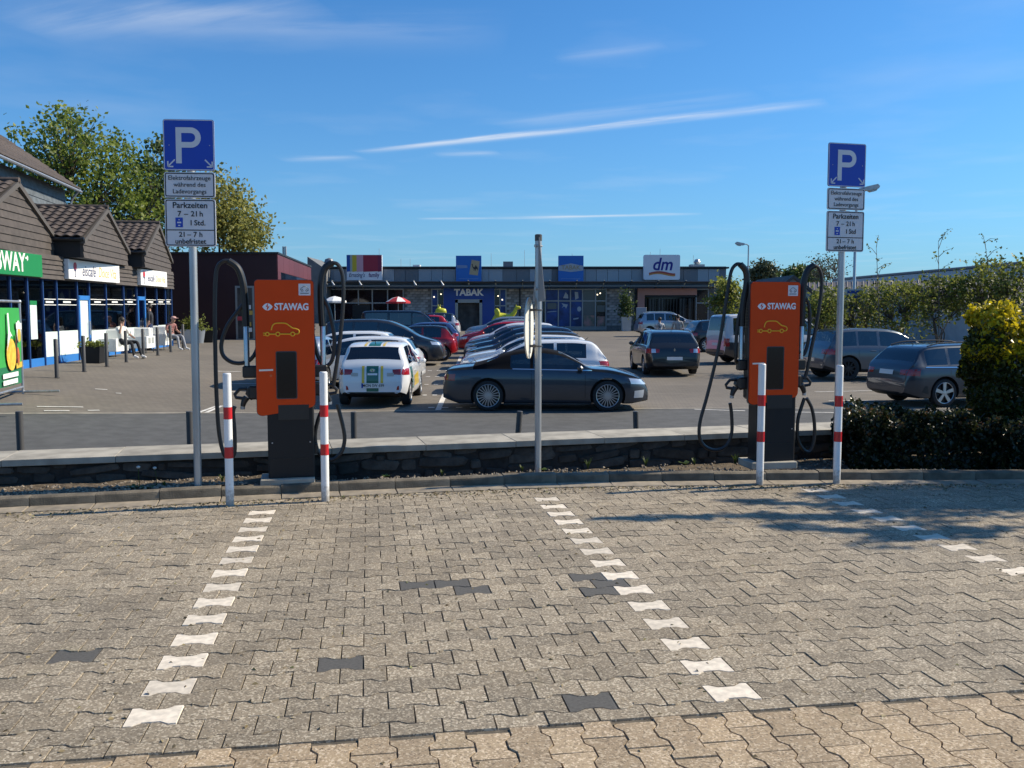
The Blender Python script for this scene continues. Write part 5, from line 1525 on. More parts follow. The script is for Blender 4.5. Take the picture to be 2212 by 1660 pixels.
for bi, (a, b, za) in enumerate(bays):
    A, B = Vector(a), Vector(b); d = (B - A).normalized(); W_ = (B - A).length
    nrm = Vector((d.y, -d.x))                          # towards the car park
    ang = math.atan2(d.y, d.x)
    # child of the row, in world placement converted by the parent's inverse
    root = MB()
    inv = (Matrix.Translation((P0.x, P0.y, 0)) @ Matrix.Rotation(fang, 4, 'Z')).inverted()
    Mw = inv @ Matrix.Translation((A.x, A.y, 0)) @ Matrix.Rotation(ang, 4, 'Z')
    DEP = 6.5
    mid = W_ / 2; rise = za - EZ
    # side walls and soffit of the projecting bay, their shade painted in as black
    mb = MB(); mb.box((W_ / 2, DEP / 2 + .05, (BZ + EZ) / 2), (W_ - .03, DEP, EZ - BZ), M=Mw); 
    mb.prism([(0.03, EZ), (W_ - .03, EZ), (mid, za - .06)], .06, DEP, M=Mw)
    mb.build('bay_core', M['plain_black'], shops, sm=None)
    # slate boards of the gable face, each one proud of the next
    nbd = 9; zz = BZ
    hb = (za - BZ) / nbd
    for i in range(nbd):
        z0, z1 = BZ + hb * i, BZ + hb * (i + 1)
        def span(z):
            if z <= EZ: return 0.0, W_
            t = (z - EZ) / rise; return mid * t, W_ - mid * t
        p = [(span(z0)[0], z0)]; p2 = [(span(z0)[1], z0)]
        if z0 < EZ < z1: p.append((0.0, EZ)); p2.append((W_, EZ))
        p.append((span(z1 - .004)[0], z1 - .004)); p2.append((span(z1 - .004)[1], z1 - .004))
        poly = p2 + p[::-1]
        mb = MB(); n2 = len(poly)
        vs = [(q[0], -.035 + .03 * (q[1] - z0) / hb, q[1]) for q in poly] + [(q[0], .08, q[1]) for q in poly]
        mb.add(vs, [list(range(n2)), [n2 + k for k in range(n2)][::-1]] + [[k, n2 + k, n2 + (k + 1) % n2, (k + 1) % n2] for k in range(n2)], 0, Mw)
        mb.build('slate_board', M['slate_brown'], shops, sm=None)
    # verge boards
    for sgn in (0, 1):
        e = (0.0 - .10, EZ - .10) if sgn == 0 else (W_ + .10, EZ - .10)
        q = (mid, za + .04); dirv = (Vector(q) - Vector(e)).normalized(); nn = Vector((-dirv.y, dirv.x)) * (.11 if sgn == 0 else -.11)
        mb = MB(); mb.prism([e, q, (q[0], q[1] - .15), (e[0] + .0, e[1] - .13)], -.10, .02, M=Mw); mb.build('verge_board', M['slate_edge'], shops, sm=None)
    # roof planes with pantiles
    sl_len = math.hypot(mid + .12, rise + .05); pitch = math.atan2(rise, mid)
    for sgn in (-1, 1):
        mb = MB()
        x_e, x_r = (-.10, mid) if sgn < 0 else (W_ + .10, mid)
        mb.add([(x_e, -.06, EZ - .04), (x_r, -.06, za + .03), (x_r, DEP, za + .03), (x_e, DEP, EZ - .04)], [[0, 1, 2, 3]], 0, Mw)
        pl_ = mb.build('roof_plane', M['tile_under'], shops, sm=None)
        if sgn > 0: continue                        # only the slopes turned to the camera show their tiles
        nrow = int(sl_len / TILE_L) + 1; ncol = 11 if bi else 6
        up = Vector((mid + .10, 0, rise + .07)).normalized()
        for r_ in range(nrow):
            for c_ in range(ncol):
                f = (r_ + .5) * TILE_L
                if f > sl_len: continue
                loc = Vector((x_e, 0, EZ - .04)) + up * f + Vector((0, -.02 + (c_ + .5) * TILE_W, 0))
                zax = Vector((-up.z, 0, up.x))
                xax = Vector((0, -1, 0)); R3 = Matrix((xax, up, zax)).transposed().to_4x4()
                o = link_mesh('tile', tile_me, shops); o.matrix_local = Mw @ Matrix.Translation(loc + zax * .005) @ R3
    mb = MB(); mb.tube([(mid, -.10, za + .05), (mid, DEP, za + .05)], .09, 10, M=Mw); mb.build('ridge', M['tile'], shops)
    mb = MB(); mb.tube([(-.12, -.08, EZ - .10), (-.12, DEP, EZ - .10)], .06, 8, M=Mw); mb.build('gutter', M['roof_edge'], shops)
# shop signs
def wall_sign(u0, u1, z0, z1, m, name, proud=.16):
    a, b = fs_(u0), fs_(u1); mb = MB(); mb.box(((a + b) / 2, -.12 - proud / 2, (z0 + z1) / 2), (b - a, proud, z1 - z0), bev=.01)
    return mb.build(name, m, shops), a, b, -.12 - proud - .002
sg_, a, b, yy = wall_sign(-90, 81, 2.56, 3.2, M['sub_green'], 'green_shop_sign', .10)
o = link_mesh('lettering', text_mesh('lettering', 'SUBWAY', .70, M['letter_cream'], .004, .016, 0, 'RIGHT', .80), sg_, (b - 1.05, yy, 2.90))
mb = MB(); arrow(mb, b - 1.02, 3.06, 1, 0, .16, .05, yy); mb.build('arrow', M['letter_cream'], sg_, sm=None)
for (u0, u1) in ((134, 245), (292, 349)):
    sg_, a, b, yy = wall_sign(u0, u1, 2.58, 3.19, M['light_box'], 'cafe_sign', .16)
    w = b - a
    put_text('eiscafé', w * .118, M['ink_blue'], sg_, a + w * .37, 2.86, y=yy, off=.003, shear=.25, sx=.82)
    put_text('Dolce Vita', w * .112, M['ink_gold'], sg_, a + w * .74, 2.86, y=yy, off=.002, shear=.25, sx=.78)
    cup = MB(); cx = a + w * .11
    cup.prism([(cx - .12, 2.98), (cx - .09, 2.88), (cx - .02, 2.82), (cx - .015, 2.68), (cx - .09, 2.65), (cx + .09, 2.65), (cx + .015, 2.68), (cx + .02, 2.82), (cx + .09, 2.88), (cx + .12, 2.98)], yy, yy - .004); cup.build('sundae_glass', M['ink_blue'], sg_, sm=None)
    cup = MB(); cup.prism(circ(cx, 3.0, .12, 16, ry=.11), yy - .005, yy - .008); cup.build('sundae_scoop', M['ink_red'], sg_, sm=None)

# ------------------------------------------------------------------ taller slate house behind the shops
h0, h1 = at(-200, 300, 26), at(150, 405, 43.0)
Hc = Vector((h1.x, h1.y)); dv = Vector((.17, -.985)).normalized(); nv = Vector((-.985, -.17))
house = thing('slate_house', 'taller blue grey slate house with brown roof behind the shops', 'house', (Hc.x, Hc.y, 0), math.atan2(dv.y, dv.x))
# local X towards the camera along the eave, local Y: outward normal is +Y? (front is on the car park side)
EH = h1.z - .15; HL, HD = 24.0, 9.0
mb = MB(); mb.box((HL / 2, -HD / 2, EH / 2), (HL, HD - .4, EH)); mb.build('wall', M['slate_blue'], house, sm=None)
for i in range(int((EH - 4.2) / .28)):
    z0 = 4.2 + .28 * i
    mb = MB(); mb.prism([(-.17, z0), (-.2, z0 + .272), (-.24, z0 + .272), (-.24, z0)], 0, HL, axis='X'); mb.build('slate_course', M['slate_blue'], house, sm=None)
    mb = MB(); mb.prism([(-HD + .2, z0), (-HD + .2, z0 + .272), (-.2, z0 + .272), (-.2, z0)], -.02, .01, axis='X'); mb.build('slate_course', M['slate_blue'], house, sm=None)
rp = [(.35, EH - .02), (-HD / 2, EH + 3.4), (-HD - .3, EH - .02), (-HD - .3, EH + .12), (-HD / 2, EH + 3.55), (.35, EH + .12)]
mb = MB(); mb.prism(rp, -.45, HL + .3, axis='X'); rf = mb.build('roof', M['tile'], house, sm=None)
for i in range(14):                                 # tile courses as steps
    f0, f1 = i / 14, (i + 1) / 14
    y0, z0 = .38 + (-HD / 2 - .38) * f0, EH + .12 + 3.43 * f0; y1, z1 = .38 + (-HD / 2 - .38) * f1, EH + .12 + 3.43 * f1
    mb = MB(); mb.prism([(y0, z0), (y0, z0 + .06), (y1, z1 + .015), (y1, z1)], -.47, HL + .3, axis='X'); mb.build('tile_course', M['tile'], rf, sm=None)
mb = MB(); mb.tube([(-.3, .42, EH - .02), (HL, .42, EH - .02)], .075, 8); mb.tube([(.12, .42, EH - .05), (.12, .15, EH - .4), (.12, .08, EH - .6), (.12, .08, 3)], .05, 8); mb.build('gutter', M['galv'], house)
mb = MB(); mb.box((1.6, -.13, 5.15), (.95, .05, 1.0)); wn_ = mb.build('window', M['roof_edge'], house, sm=None)
mb = MB(); mb.box((1.6, -.10, 5.15), (.80, .02, .85)); mb.build('pane', M['shop_glass'], wn_, sm=None)

# ------------------------------------------------------------------ dark red flat-roofed building
Yf = 45.0
ra, rb = at(372, 700, Yf), at(600, 700, Yf); rc = at(672, 700, 58.5)
ztop = at(600, 549, Yf).z
red = thing('maroon_building', 'dark red flat roofed building with lit side wall beside the shops', 'building', (0, 0, 0))
zb_ = -0.6
def wallbox(mb, p, q, th, z0, z1, mi=0):
    p, q = Vector((p[0], p[1])), Vector((q[0], q[1])); d = (q - p).normalized(); n = Vector((-d.y, d.x)) * th
    r = [p, q, q + n, p + n]
    mb.add([(k.x, k.y, z0) for k in r] + [(k.x, k.y, z1) for k in r], [[0, 1, 2, 3][::-1], [4, 5, 6, 7], [0, 1, 5, 4], [1, 2, 6, 5], [2, 3, 7, 6], [3, 0, 4, 7]], mi)
bk = rc + Vector((-14, 1.5, 0))
mb = MB(); fl = (ra.x - 6, Yf); 
mb.add([(fl[0], fl[1], zb_), (rb.x, Yf, zb_), (rc.x, rc.y, zb_), (bk.x, bk.y, zb_), (fl[0], fl[1], ztop), (rb.x, Yf, ztop), (rc.x, rc.y, ztop), (bk.x, bk.y, ztop)], [[0, 1, 5, 4], [1, 2, 6, 5], [2, 3, 7, 6], [3, 0, 4, 7], [4, 5, 6, 7]])
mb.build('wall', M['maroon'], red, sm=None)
npan = 7
for i in range(npan):                              # sunlit side panels, sunlight put into their lighter maroon: top band, piers
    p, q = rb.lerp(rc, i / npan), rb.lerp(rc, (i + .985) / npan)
    mb = MB(); wallbox(mb, p, q, -.06, ztop - .85, ztop - .005); mb.build('side_panel', M['maroon_sunlit'], red, sm=None)
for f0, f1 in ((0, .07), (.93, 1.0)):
    mb = MB(); wallbox(mb, rb.lerp(rc, f0), rb.lerp(rc, f1), -.06, zb_, ztop - .855); mb.build('side_panel', M['maroon_sunlit'], red, sm=None)
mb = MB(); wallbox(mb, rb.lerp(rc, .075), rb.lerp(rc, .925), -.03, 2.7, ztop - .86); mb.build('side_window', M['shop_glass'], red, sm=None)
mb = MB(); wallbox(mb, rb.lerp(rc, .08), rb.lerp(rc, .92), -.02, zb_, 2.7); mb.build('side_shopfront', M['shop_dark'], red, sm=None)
mb = MB(); mb.add([(fl[0] - .1, Yf - .1, ztop + .002), (rb.x + .12, Yf - .1, ztop + .002), (rc.x + .12, rc.y, ztop + .002), (bk.x, bk.y, ztop + .002), (fl[0] - .1, Yf - .1, ztop + .09), (rb.x + .12, Yf - .1, ztop + .09), (rc.x + .12, rc.y, ztop + .09), (bk.x, bk.y, ztop + .09)], [[0, 1, 5, 4], [1, 2, 6, 5], [2, 3, 7, 6], [3, 0, 4, 7], [4, 5, 6, 7], [3, 2, 1, 0]]); mb.build('roof_edge', M['roof_edge'], red, sm=None)
d0, d1 = at(508, 618, Yf - .02), at(552, 736, Yf - .02)
mb = MB(); mb.box(((d0.x + d1.x) / 2, Yf - .03, (d0.z + d1.z) / 2), (d1.x - d0.x, .05, d0.z - d1.z)); dr = mb.build('glass_door', M['win_frame'], red, sm=None)
mb = MB(); mb.box(((d0.x + d1.x) / 2, Yf - .07, (d0.z + d1.z) / 2), (d1.x - d0.x - .22, .03, d0.z - d1.z - .2)); mb.build('pane', M['shop_dark'], dr, sm=None)
random.seed(5)
for i in range(7):
    x = random.uniform(d0.x + .2, d1.x - .2); z = d1.z + .25 + .28 * i
    mb = MB(); mb.box((x, Yf - .10, z), (random.uniform(.15, .35), .012, .2)); mb.build('door_poster', [M['ink_gold'], M['white_trim'], M['ink_gold'], M['ink_red']][i % 4], dr, sm=None)
for u in (612, 617):
    p = at(u, 533, 52); mb = MB(); mb.lathe([(.06, ztop), (.06, p.z)], 10, c=(p.x, 52, 0)); mb.build('flue', M['galv'], red)

# ------------------------------------------------------------------ long low shopping building at the back
YB = 80.0
def bxz(u, v, Y=YB): p = at(u, v, Y); return p.x, p.z
back = thing('retail_building', 'long low grey shopping building across the back of the car park', 'building', (0, 0, 0))
xl, zt_ = bxz(690, 580); xr_, _ = bxz(1571, 580); zgb = lot_z(10, YB)
zc0 = bxz(1000, 622)[1]; zp0 = bxz(1000, 609)[1]; zp1 = bxz(1000, 582)[1]; zroof = bxz(1000, 578)[1]
mb = MB(); mb.box(((xl + xr_) / 2, YB + 10.2, (zgb + zroof - .1) / 2), (xr_ - xl, 19.6, zroof - .1 - zgb + .4)); mb.build('wall', M['shop_grey'], back, sm=None)
mb = MB(); mb.box(((xl + xr_) / 2, YB + 10, zroof - .04), (xr_ - xl + .2, 20.6, .14)); mb.build('roof_edge', M['roof_edge'], back, sm=None)
# fascia panels, light and dark groups
edges = [690, 749] ; u = 690
seq = []
while u < 1568:
    w = random.choice([24, 28, 30]); seq.append((u, min(u + w, 1568))); u += w
for (a, b) in seq:
    dark = (845 < a < 885) or (1080 < a < 1140) or (1425 < a < 1480) or (1180 < a < 1200) or a > 1530
    x0, x1 = bxz(a, 600)[0], bxz(b, 600)[0]
    mb = MB(); mb.box(((x0 + x1) / 2, YB - .05, (zp0 + zp1) / 2), (x1 - x0 - .03, .08, zp1 - zp0)); mb.build('fascia_panel', M['panel_dark' if dark else 'panel_light'], back, sm=None)
# canopy with brackets
cx0, cx1 = bxz(700, 615)[0], bxz(1545, 615)[0]
mb = MB(); mb.box(((cx0 + cx1) / 2, YB - .9, (zp0 + zc0) / 2 - .16), (cx1 - cx0, 1.7, .10)); mb.build('canopy', M['canopy'], back, sm=None)
mb = MB(); mb.tube([(cx0, YB - 1.78, zp0 - .10), (cx1, YB - 1.78, zp0 - .10)], .08, 8); mb.build('canopy_beam', M['roof_edge'], back)
u = 726
while u < 1540:
    x = bxz(u, 612)[0]
    mb = MB(); mb.prism([(YB - 1.9, zp0 + .02), (YB - 1.75, zp0 + .08), (YB - .05, zp0 - .45), (YB - .05, zp0 - .62)], x - .05, x + .05, axis='X'); mb.build('canopy_bracket', M['canopy'], back, sm=None)
    if u < 1010:
        mb = MB(); mb.tube([(x, YB - 1.95, zp0 - .02), (x + .22, YB - 2.05, zp0 - .40)], [.05, .11], 8); mb.build('spotlight', M['galv'], back)
    u += 57.5
zlow = zgb
def zone(u0, u1): return bxz(u0, 650)[0], bxz(u1, 650)[0]
zw0 = bxz(1000, 624)[1]
# brick piers: bricks laid one by one
brick_me = {}
def brick_wall(u0, u1, nm='brick_pier'):
    x0, x1 = zone(u0, u1); mb = MB(); mb.box(((x0 + x1) / 2, YB - .02, (zlow + zw0) / 2), (x1 - x0, .22, zw0 - zlow)); pier = mb.build(nm, M['brick_wall'], back, sm=None)
    return x0, x1, pier
def lay(x0, x1, pier, bw=.46, bh=.23):
    if 'm' not in brick_me:
        mb = MB(); mb.box((0, 0, 0), (bw - .03, .05, bh - .03)); brick_me['m'] = mb.mesh('brick', M['brick'], None)
    r = 0; z = zlow + .5
    while z < zw0 - .05:
        x = x0 + (bw / 2 if r % 2 else 0) + .24
        while x < x1 - .2:
            o = link_mesh('brick', brick_me['m'], pier, (x, YB - .14, z)); x += bw
        z += bh; r += 1
for u0, u1 in ((874, 933), (1093, 1168), (1310, 1370)):
    x0, x1, pier = brick_wall(u0, u1); lay(x0, x1, pier)
x = bxz(1123, 650)[0]
mb = MB(); mb.tube([(x, YB - .3, zlow), (x, YB - .3, zw0)], .06, 8); mb.build('downpipe', M['roof_edge'], back)
# shop fronts
def shopfront(us, vtr, gm, parent_label='shop_window', vbot=707, mats=None, low=None):
    xs_ = [bxz(u, 650)[0] for u in us]; ztr = bxz(1000, vtr)[1]; zb2 = bxz(1000, vbot)[1]
    mb = MB()
    for x in xs_: mb.box((x, YB - .14, (zlow + zw0) / 2), (.10, .14, zw0 - zlow))
    for z in (ztr, zw0 - .06, zb2): mb.box(((xs_[0] + xs_[-1]) / 2, YB - .13, z), (xs_[-1] - xs_[0], .12, .10))
    fr = mb.build('shop_window_frame', M['win_frame'], back, sm=None)
    for i, (a, b) in enumerate(zip(xs_, xs_[1:])):
        m = (mats[i] if mats else gm)
        for z0, z1 in ((zb2 + .05, ztr - .05), (ztr + .05, zw0 - .11)):
            mb = MB(); mb.box(((a + b) / 2, YB - .12, (z0 + z1) / 2), (b - a - .1, .02, z1 - z0)); mb.build('pane', m, fr, sm=None)
        mb = MB(); mb.box(((a + b) / 2, YB - .12, (zlow + zb2) / 2 - .03), (b - a - .1, .04, zb2 - zlow - .1)); mb.build('kick_panel', M['win_frame'], fr, sm=None)
    return fr
M['dark_pane'] = mat('dark_pane', (0.010, 0.012, 0.015), 0.08, var=0.6, vscale=0.8)
M['grey_pane'] = mat('grey_pane', (0.10, 0.115, 0.12), 0.2)
M['flower_pane'] = mat('flower_poster', (0.10, 0.13, 0.10), 0.4, col2=(0.45, 0.22, 0.20), vscale=2.2)
shopfront([705, 741, 775, 805, 838, 872], 655, M['dark_pane'])
x0, x1 = zone(762, 800); mb = MB(); mb.box(((x0 + x1) / 2, YB - .22, zlow + 1.1), (x1 - x0, .03, 2.2)); mb.build('shop_entrance', M['plain_black'], back, sm=None)
shopfront([933, 946, 959], 661, M['dark_pane'], mats=[M['poster_blue'], M['dark_pane']])
shopfront([1068, 1080, 1093], 661, M['dark_pane'], mats=[M['dark_pane'], M['poster_blue']])
fr = shopfront([1171, 1178, 1206, 1232, 1258, 1286, 1309], 650.6, M['poster_blue'], mats=[M['dark_pane'], M['poster_blue'], M['poster_blue'], M['poster_blue'], M['grey_pane'], M['dark_pane']])
ztr = bxz(1000, 652)[1]
def poster(u0, u1, v0, v1, m, poly=None):
    (xa, za), (xb, zb2) = bxz(u0, v0), bxz(u1, v1)
    mb = MB()
    if poly: mb.prism([(xa + (xb - xa) * p[0], zb2 + (za - zb2) * p[1]) for p in poly], YB - .135, YB - .14)
    else: mb.box(((xa + xb) / 2, YB - .137, (za + zb2) / 2), (xb - xa, .006, za - zb2))
    return mb.build('window_poster', m, fr, sm=None)
M['pale_ink'] = mat('pale_ink', (0.42, 0.47, 0.52), 0.6)
poster(1212, 1227, 654, 668, M['pale_ink'], [(.05, .9), (.3, .55), (.1, .1), (.35, .4), (.55, .35), (.7, .05), (.85, .4), (.95, .7), (.6, .75)])
poster(1215, 1228, 630, 646, M['pale_ink'], [(.1, .1), (.5, .9), (.9, .5), (.95, .05)])
poster(1240, 1252, 630, 648, M['pale_ink'], [(.2, .0), (.8, .2), (.7, .9), (.1, .95)])
poster(1246, 1256, 662, 674, M['pale_ink'], circ(.5, .5, .45, 14))
poster(1238, 1250, 684, 692, M['pale_ink'], [(0, .1), (.9, .3), (1, .7), (.05, .5)])
poster(1182, 1202, 655, 668, M['grey_pane']); poster(1182, 1202, 672, 676, M['pale_ink'], [(0, .2), (1, .6), (1, 1), (0, .5)])
poster(1261, 1283, 682, 705, M['flower_pane']); poster(1289, 1306, 660, 674, M['grey_pane']); poster(1289, 1306, 684, 705, M['flower_pane'])
# blue portal of the tobacco shop
x0, x1 = zone(959, 1068); xd0, xd1 = zone(984, 1042); zd = bxz(1000, 648)[1]
mb = MB(); mb.box(((x0 + xd0) / 2, YB - .25, (zlow + zw0) / 2), (xd0 - x0, .4, zw0 - zlow)); mb.box(((x1 + xd1) / 2, YB - .25, (zlow + zw0) / 2), (x1 - xd1, .4, zw0 - zlow)); mb.box(((xd0 + xd1) / 2, YB - .25, (zd + zw0) / 2), (xd1 - xd0, .4, zw0 - zd)); pt_ = mb.build('blue_portal', M['tabak_blue'], back, sm=None)
o = link_mesh('lettering', text_mesh('lettering', 'TABAK', .78, M['white_print'], .03, .03, 0, 'CENTER', 1.02), pt_, ((xd0 + xd1) / 2, YB - .48, bxz(1000, 633)[1]))
mb = MB()
for x in (xd0 + .12, xd1 - .12): mb.box((x, YB - .48, (zlow + zd) / 2), (.24, .06, zd - zlow))
mb.box(((xd0 + xd1) / 2, YB - .48, zd - .12), (xd1 - xd0, .06, .3)); mb.build('door_frame', M['win_frame'], pt_, sm=None)
mb = MB(); mb.box(((xd0 + xd1) / 2, YB - .14, (zlow + zd) / 2), (xd1 - xd0, .05, zd - zlow)); mb.build('door_opening', M['shop_dark'], pt_, sm=None)
for (u, v) in ((938, 642), (953, 636), (1076, 640), (1085, 648), (1290, 637), (1296, 634)):
    x, z = bxz(u, v); mb = MB(); mb.lathe([(0, -.02), (.06, 0), (0, .02)], 8, c=(x, YB - .2, z), axis='Y'); mb.build('shop_lamp', M['shop_light'], back)
# salmon portal and dark grille of the drugstore
x0, x1 = zone(1376, 1503); xd0, xd1 = zone(1391, 1503); zd = bxz(1000, 638)[1]
mb = MB(); mb.box(((x0 + xd0) / 2, YB - .25, (zlow + zw0) / 2), (xd0 - x0, .4, zw0 - zlow)); mb.box(((xd0 + xd1) / 2, YB - .25, (zd + zw0) / 2), (xd1 - xd0, .4, zw0 - zd)); sp = mb.build('salmon_portal', M['pink'], back, sm=None)
mb = MB(); mb.box(((xd0 + xd1) / 2, YB + .05, (zlow + zd) / 2), (xd1 - xd0, .05, zd - zlow)); mb.build('entrance_opening', M['dark_pane'], sp, sm=None)
for i in range(17):
    x = xd0 + (xd1 - xd0) * (i + .5) / 17; mb = MB(); mb.box((x, YB - .35, (zlow + zd) / 2 - .15), (.09, .06, zd - zlow - .3)); mb.build('grille_bar', M['black_metal'], sp, sm=None)
for i in (1, 2, 4, 5, 11, 12, 14):
    x = xd0 + (xd1 - xd0) * (i + 1.0) / 17; mb = MB(); mb.box((x, YB - .08, (zlow + zd) / 2), (.16, .03, zd - zlow - .6)); mb.build('blind_slat', M['grey_pane'], sp, sm=None)
mb = MB(); mb.box(((xd0 + xd1) / 2, YB - .37, zd - .12), (xd1 - xd0, .08, .16)); mb.build('grille_rail', M['black_metal'], sp, sm=None)
shopfront([1503, 1529], 655, M['dark_pane'])
mb = MB(); x0, x1 = zone(1531, 1571); mb.box(((x0 + x1) / 2, YB - .06, (zlow + zp0) / 2), (x1 - x0, .1, zp0 - zlow)); mb.build('end_wall', M['shop_grey'], back, sm=None)
# left wing with the slanted top
p0, p1, p2, p3 = bxz(664, 555, 78), bxz(705, 583, 78), bxz(705, 720, 78), bxz(664, 720, 78)
mb = MB(); mb.prism([p0, p1, p2, p3], 78, 84); mb.build('slanted_wing', M['shop_grey'], back, sm=None)
# roof clutter
def roofbox(u0, u1, v0, m, nm, Y=84):
    (xa, za), (xb, _) = bxz(u0, v0, Y), bxz(u1, v0, Y); mb = MB(); mb.box(((xa + xb) / 2, Y, (za + zroof) / 2), (xb - xa, 1.0, za - zroof)); return mb.build(nm, m, back, sm=None)
roofbox(1087, 1108, 566, M['panel_dark'], 'roof_unit'); roofbox(893, 908, 573, M['white_trim'], 'roof_vent'); roofbox(1490, 1520, 572, M['pale_board'], 'roof_vent')
(x, z) = bxz(1506, 567, 84); mb = MB(); mb.lathe([(0, -.32), (.22, -.24), (.32, 0), (.22, .24), (0, .32)], 14, c=(x, 84, z)); mb.build('vent_dome', M['galv'], back)
(x, z) = bxz(711, 569, 84); mb = MB(); mb.lathe([(0, -.5), (.36, -.36), (.5, 0), (.36, .36), (0, .5)], 14, c=(x, 84, z)); mb.build('vent_dome', M['panel_dark'], back)
for u, v in ((819, 537), (866, 562), (876, 566), (885, 562), (1134, 541), (1578, 540)):
    pass
for u, v in ((819, 537), (866, 560), (886, 560), (1061, 548), (1133, 541), (1236, 548), (1405, 545), (1426, 538), (1498, 552)):
    (x, z) = bxz(u, v, 83); mb = MB(); mb.tube([(x, 83, zroof), (x, 83, z)], .018, 5); mb.build('lightning_rod', M['galv'], back)
# big roof signs
def roof_sign(u0, u1, v0, v1, m, label, round_=.05, cat='shop sign'):
    (xa, za), (xb, zb2) = bxz(u0, v0, YB - .5), bxz(u1, v1, YB - .5)
    t = thing('shop_sign', label, cat, ((xa + xb) / 2, YB - .5, zb2), 0, 'square signs along the roof edge of the retail building')
    w, h = xb - xa, za - zb2
    mb = MB(); mb.prism(rrect(-w / 2, w / 2, 0, h, round_), -.14, .14); mb.build('panel', m, t, sm=30)
    mb = MB()
    for sx in (-w * .3, w * .3): mb.box((sx, .28, h * .5), (.08, .3, h * .7))
    mb.build('bracket', M['roof_edge'], t, sm=None)
    return t, w, h
def flat(t, poly, m, nm, y=-.145): mb = MB(); mb.prism(poly, y, y - .006); return mb.build(nm, m, t, sm=None)
t, w, h = roof_sign(749, 826, 551, 606, M['drug_white'], 'striped sign with family shop lettering on the roof edge')
def stripe(f0, f1, col, nm):
    top = h * .985
    return flat(t, [(-w / 2 + w * f0, h * .33), (-w / 2 + w * f1, h * .35), (-w / 2 + w * f1, top), (-w / 2 + w * f0, top)], mat(nm, col, .5), 'stripe')
stripe(.005, .10, (.01, .08, .33), 'st_blue'); stripe(.10, .16, (.33, .38, .36), 'st_grey'); stripe(.16, .285, (.52, .40, .03), 'st_yellow'); stripe(.285, .47, (.55, .30, .36), 'st_pink'); stripe(.47, .88, (.30, .014, .04), 'st_red'); stripe(.88, .99, (.20, .012, .05), 'st_dark')
put_text("Ernsting's", .50, M['ink_blue'], t, -w * .21, h * .2, y=-.15, off=.004, shear=.3, sx=.72); put_text('family', .52, mat('ink_plum', (.10, .02, .12), .5), t, w * .27, h * .2, y=-.15, off=.008, sx=.75)
t, w, h = roof_sign(985, 1040, 553, 608, M['roof_sign_blue'], 'blue sign with a camel on a tan card above the tobacco shop', .02)
rc_ = [(.62, .24), (.92, .19), (.98, .78), (.70, .84)]
flat(t, [(-w / 2 + w * (p[0] - .06), h * p[1]) for p in [(.58, .27), (.92, .22), (1.0, .78), (.68, .84)]], mat('tan_card', (.40, .32, .20), .6), 'tan_card')
cam_ = [(.64, .62), (.66, .66), (.69, .65), (.70, .56), (.74, .52), (.78, .55), (.81, .62), (.85, .55), (.88, .53), (.90, .44), (.885, .38), (.87, .45), (.82, .46), (.81, .38), (.795, .38), (.79, .45), (.76, .45), (.75, .38), (.735, .38), (.73, .46), (.68, .52), (.665, .60)]
flat(t, [(-w / 2 + w * (p[0] - .03), h * (p[1] + .02)) for p in cam_], M['sign_black'], 'camel_silhouette', -.153)
flat(t, [(-w * .46, h * .50), (-w * .05, h * .52), (-w * .05, h * .62), (-w * .46, h * .63)], mat('faded_lettering', (.16, .24, .42), .6), 'faded_band')
flat(t, [(-w * .40, h * .08), (w * .38, h * .08), (w * .38, h * .11), (-w * .40, h * .11)], mat('faded_line', (.10, .22, .50), .6), 'faded_line')
t, w, h = roof_sign(1206, 1260, 553, 608, M['roof_sign_blue'], 'blue sign with a pale hexagon reading TABAK on the roof edge', .02)
flat(t, [(-w * .49, h * .42), (0, h * .36), (w * .49, h * .42), (w * .49, h * .60), (0, h * .70), (-w * .49, h * .60)], mat('grey_hexagon', (.33, .37, .42), .6), 'hexagon')
put_text('TABAK', .52, mat('faded_gold', (.30, .24, .14), .5), t, 0, h * .53, y=-.154, off=.01)
flat(t, [(-w * .40, h * .08), (w * .38, h * .08), (w * .38, h * .11), (-w * .40, h * .11)], bpy.data.materials['faded_line'], 'faded_line')
t, w, h = roof_sign(1390, 1468, 551, 605, M['drug_white'], 'white rounded sign with blue dm lettering on the roof edge', .15)
put_text('dm', 1.5, mat('ink_dm_blue', (.012, .014, .22), .5), t, .10, h * .60, y=-.15, off=.03, shear=.22, sx=.92)
def wave(y0, th, ph): 
    up = [(-w * .35 + w * .72 * i / 16, y0 + .10 * math.sin(ph + i / 16 * 5.2)) for i in range(17)]
    return up + [(p[0], p[1] - th) for p in up[::-1]]
flat(t, wave(h * .30, .16, -.4), mat('wave_red', (.38, .05, .04), .5), 'red_wave', -.146); flat(t, wave(h * .24, .12, -.2), mat('wave_orange', (.55, .22, .05), .5), 'orange_wave', -.150)
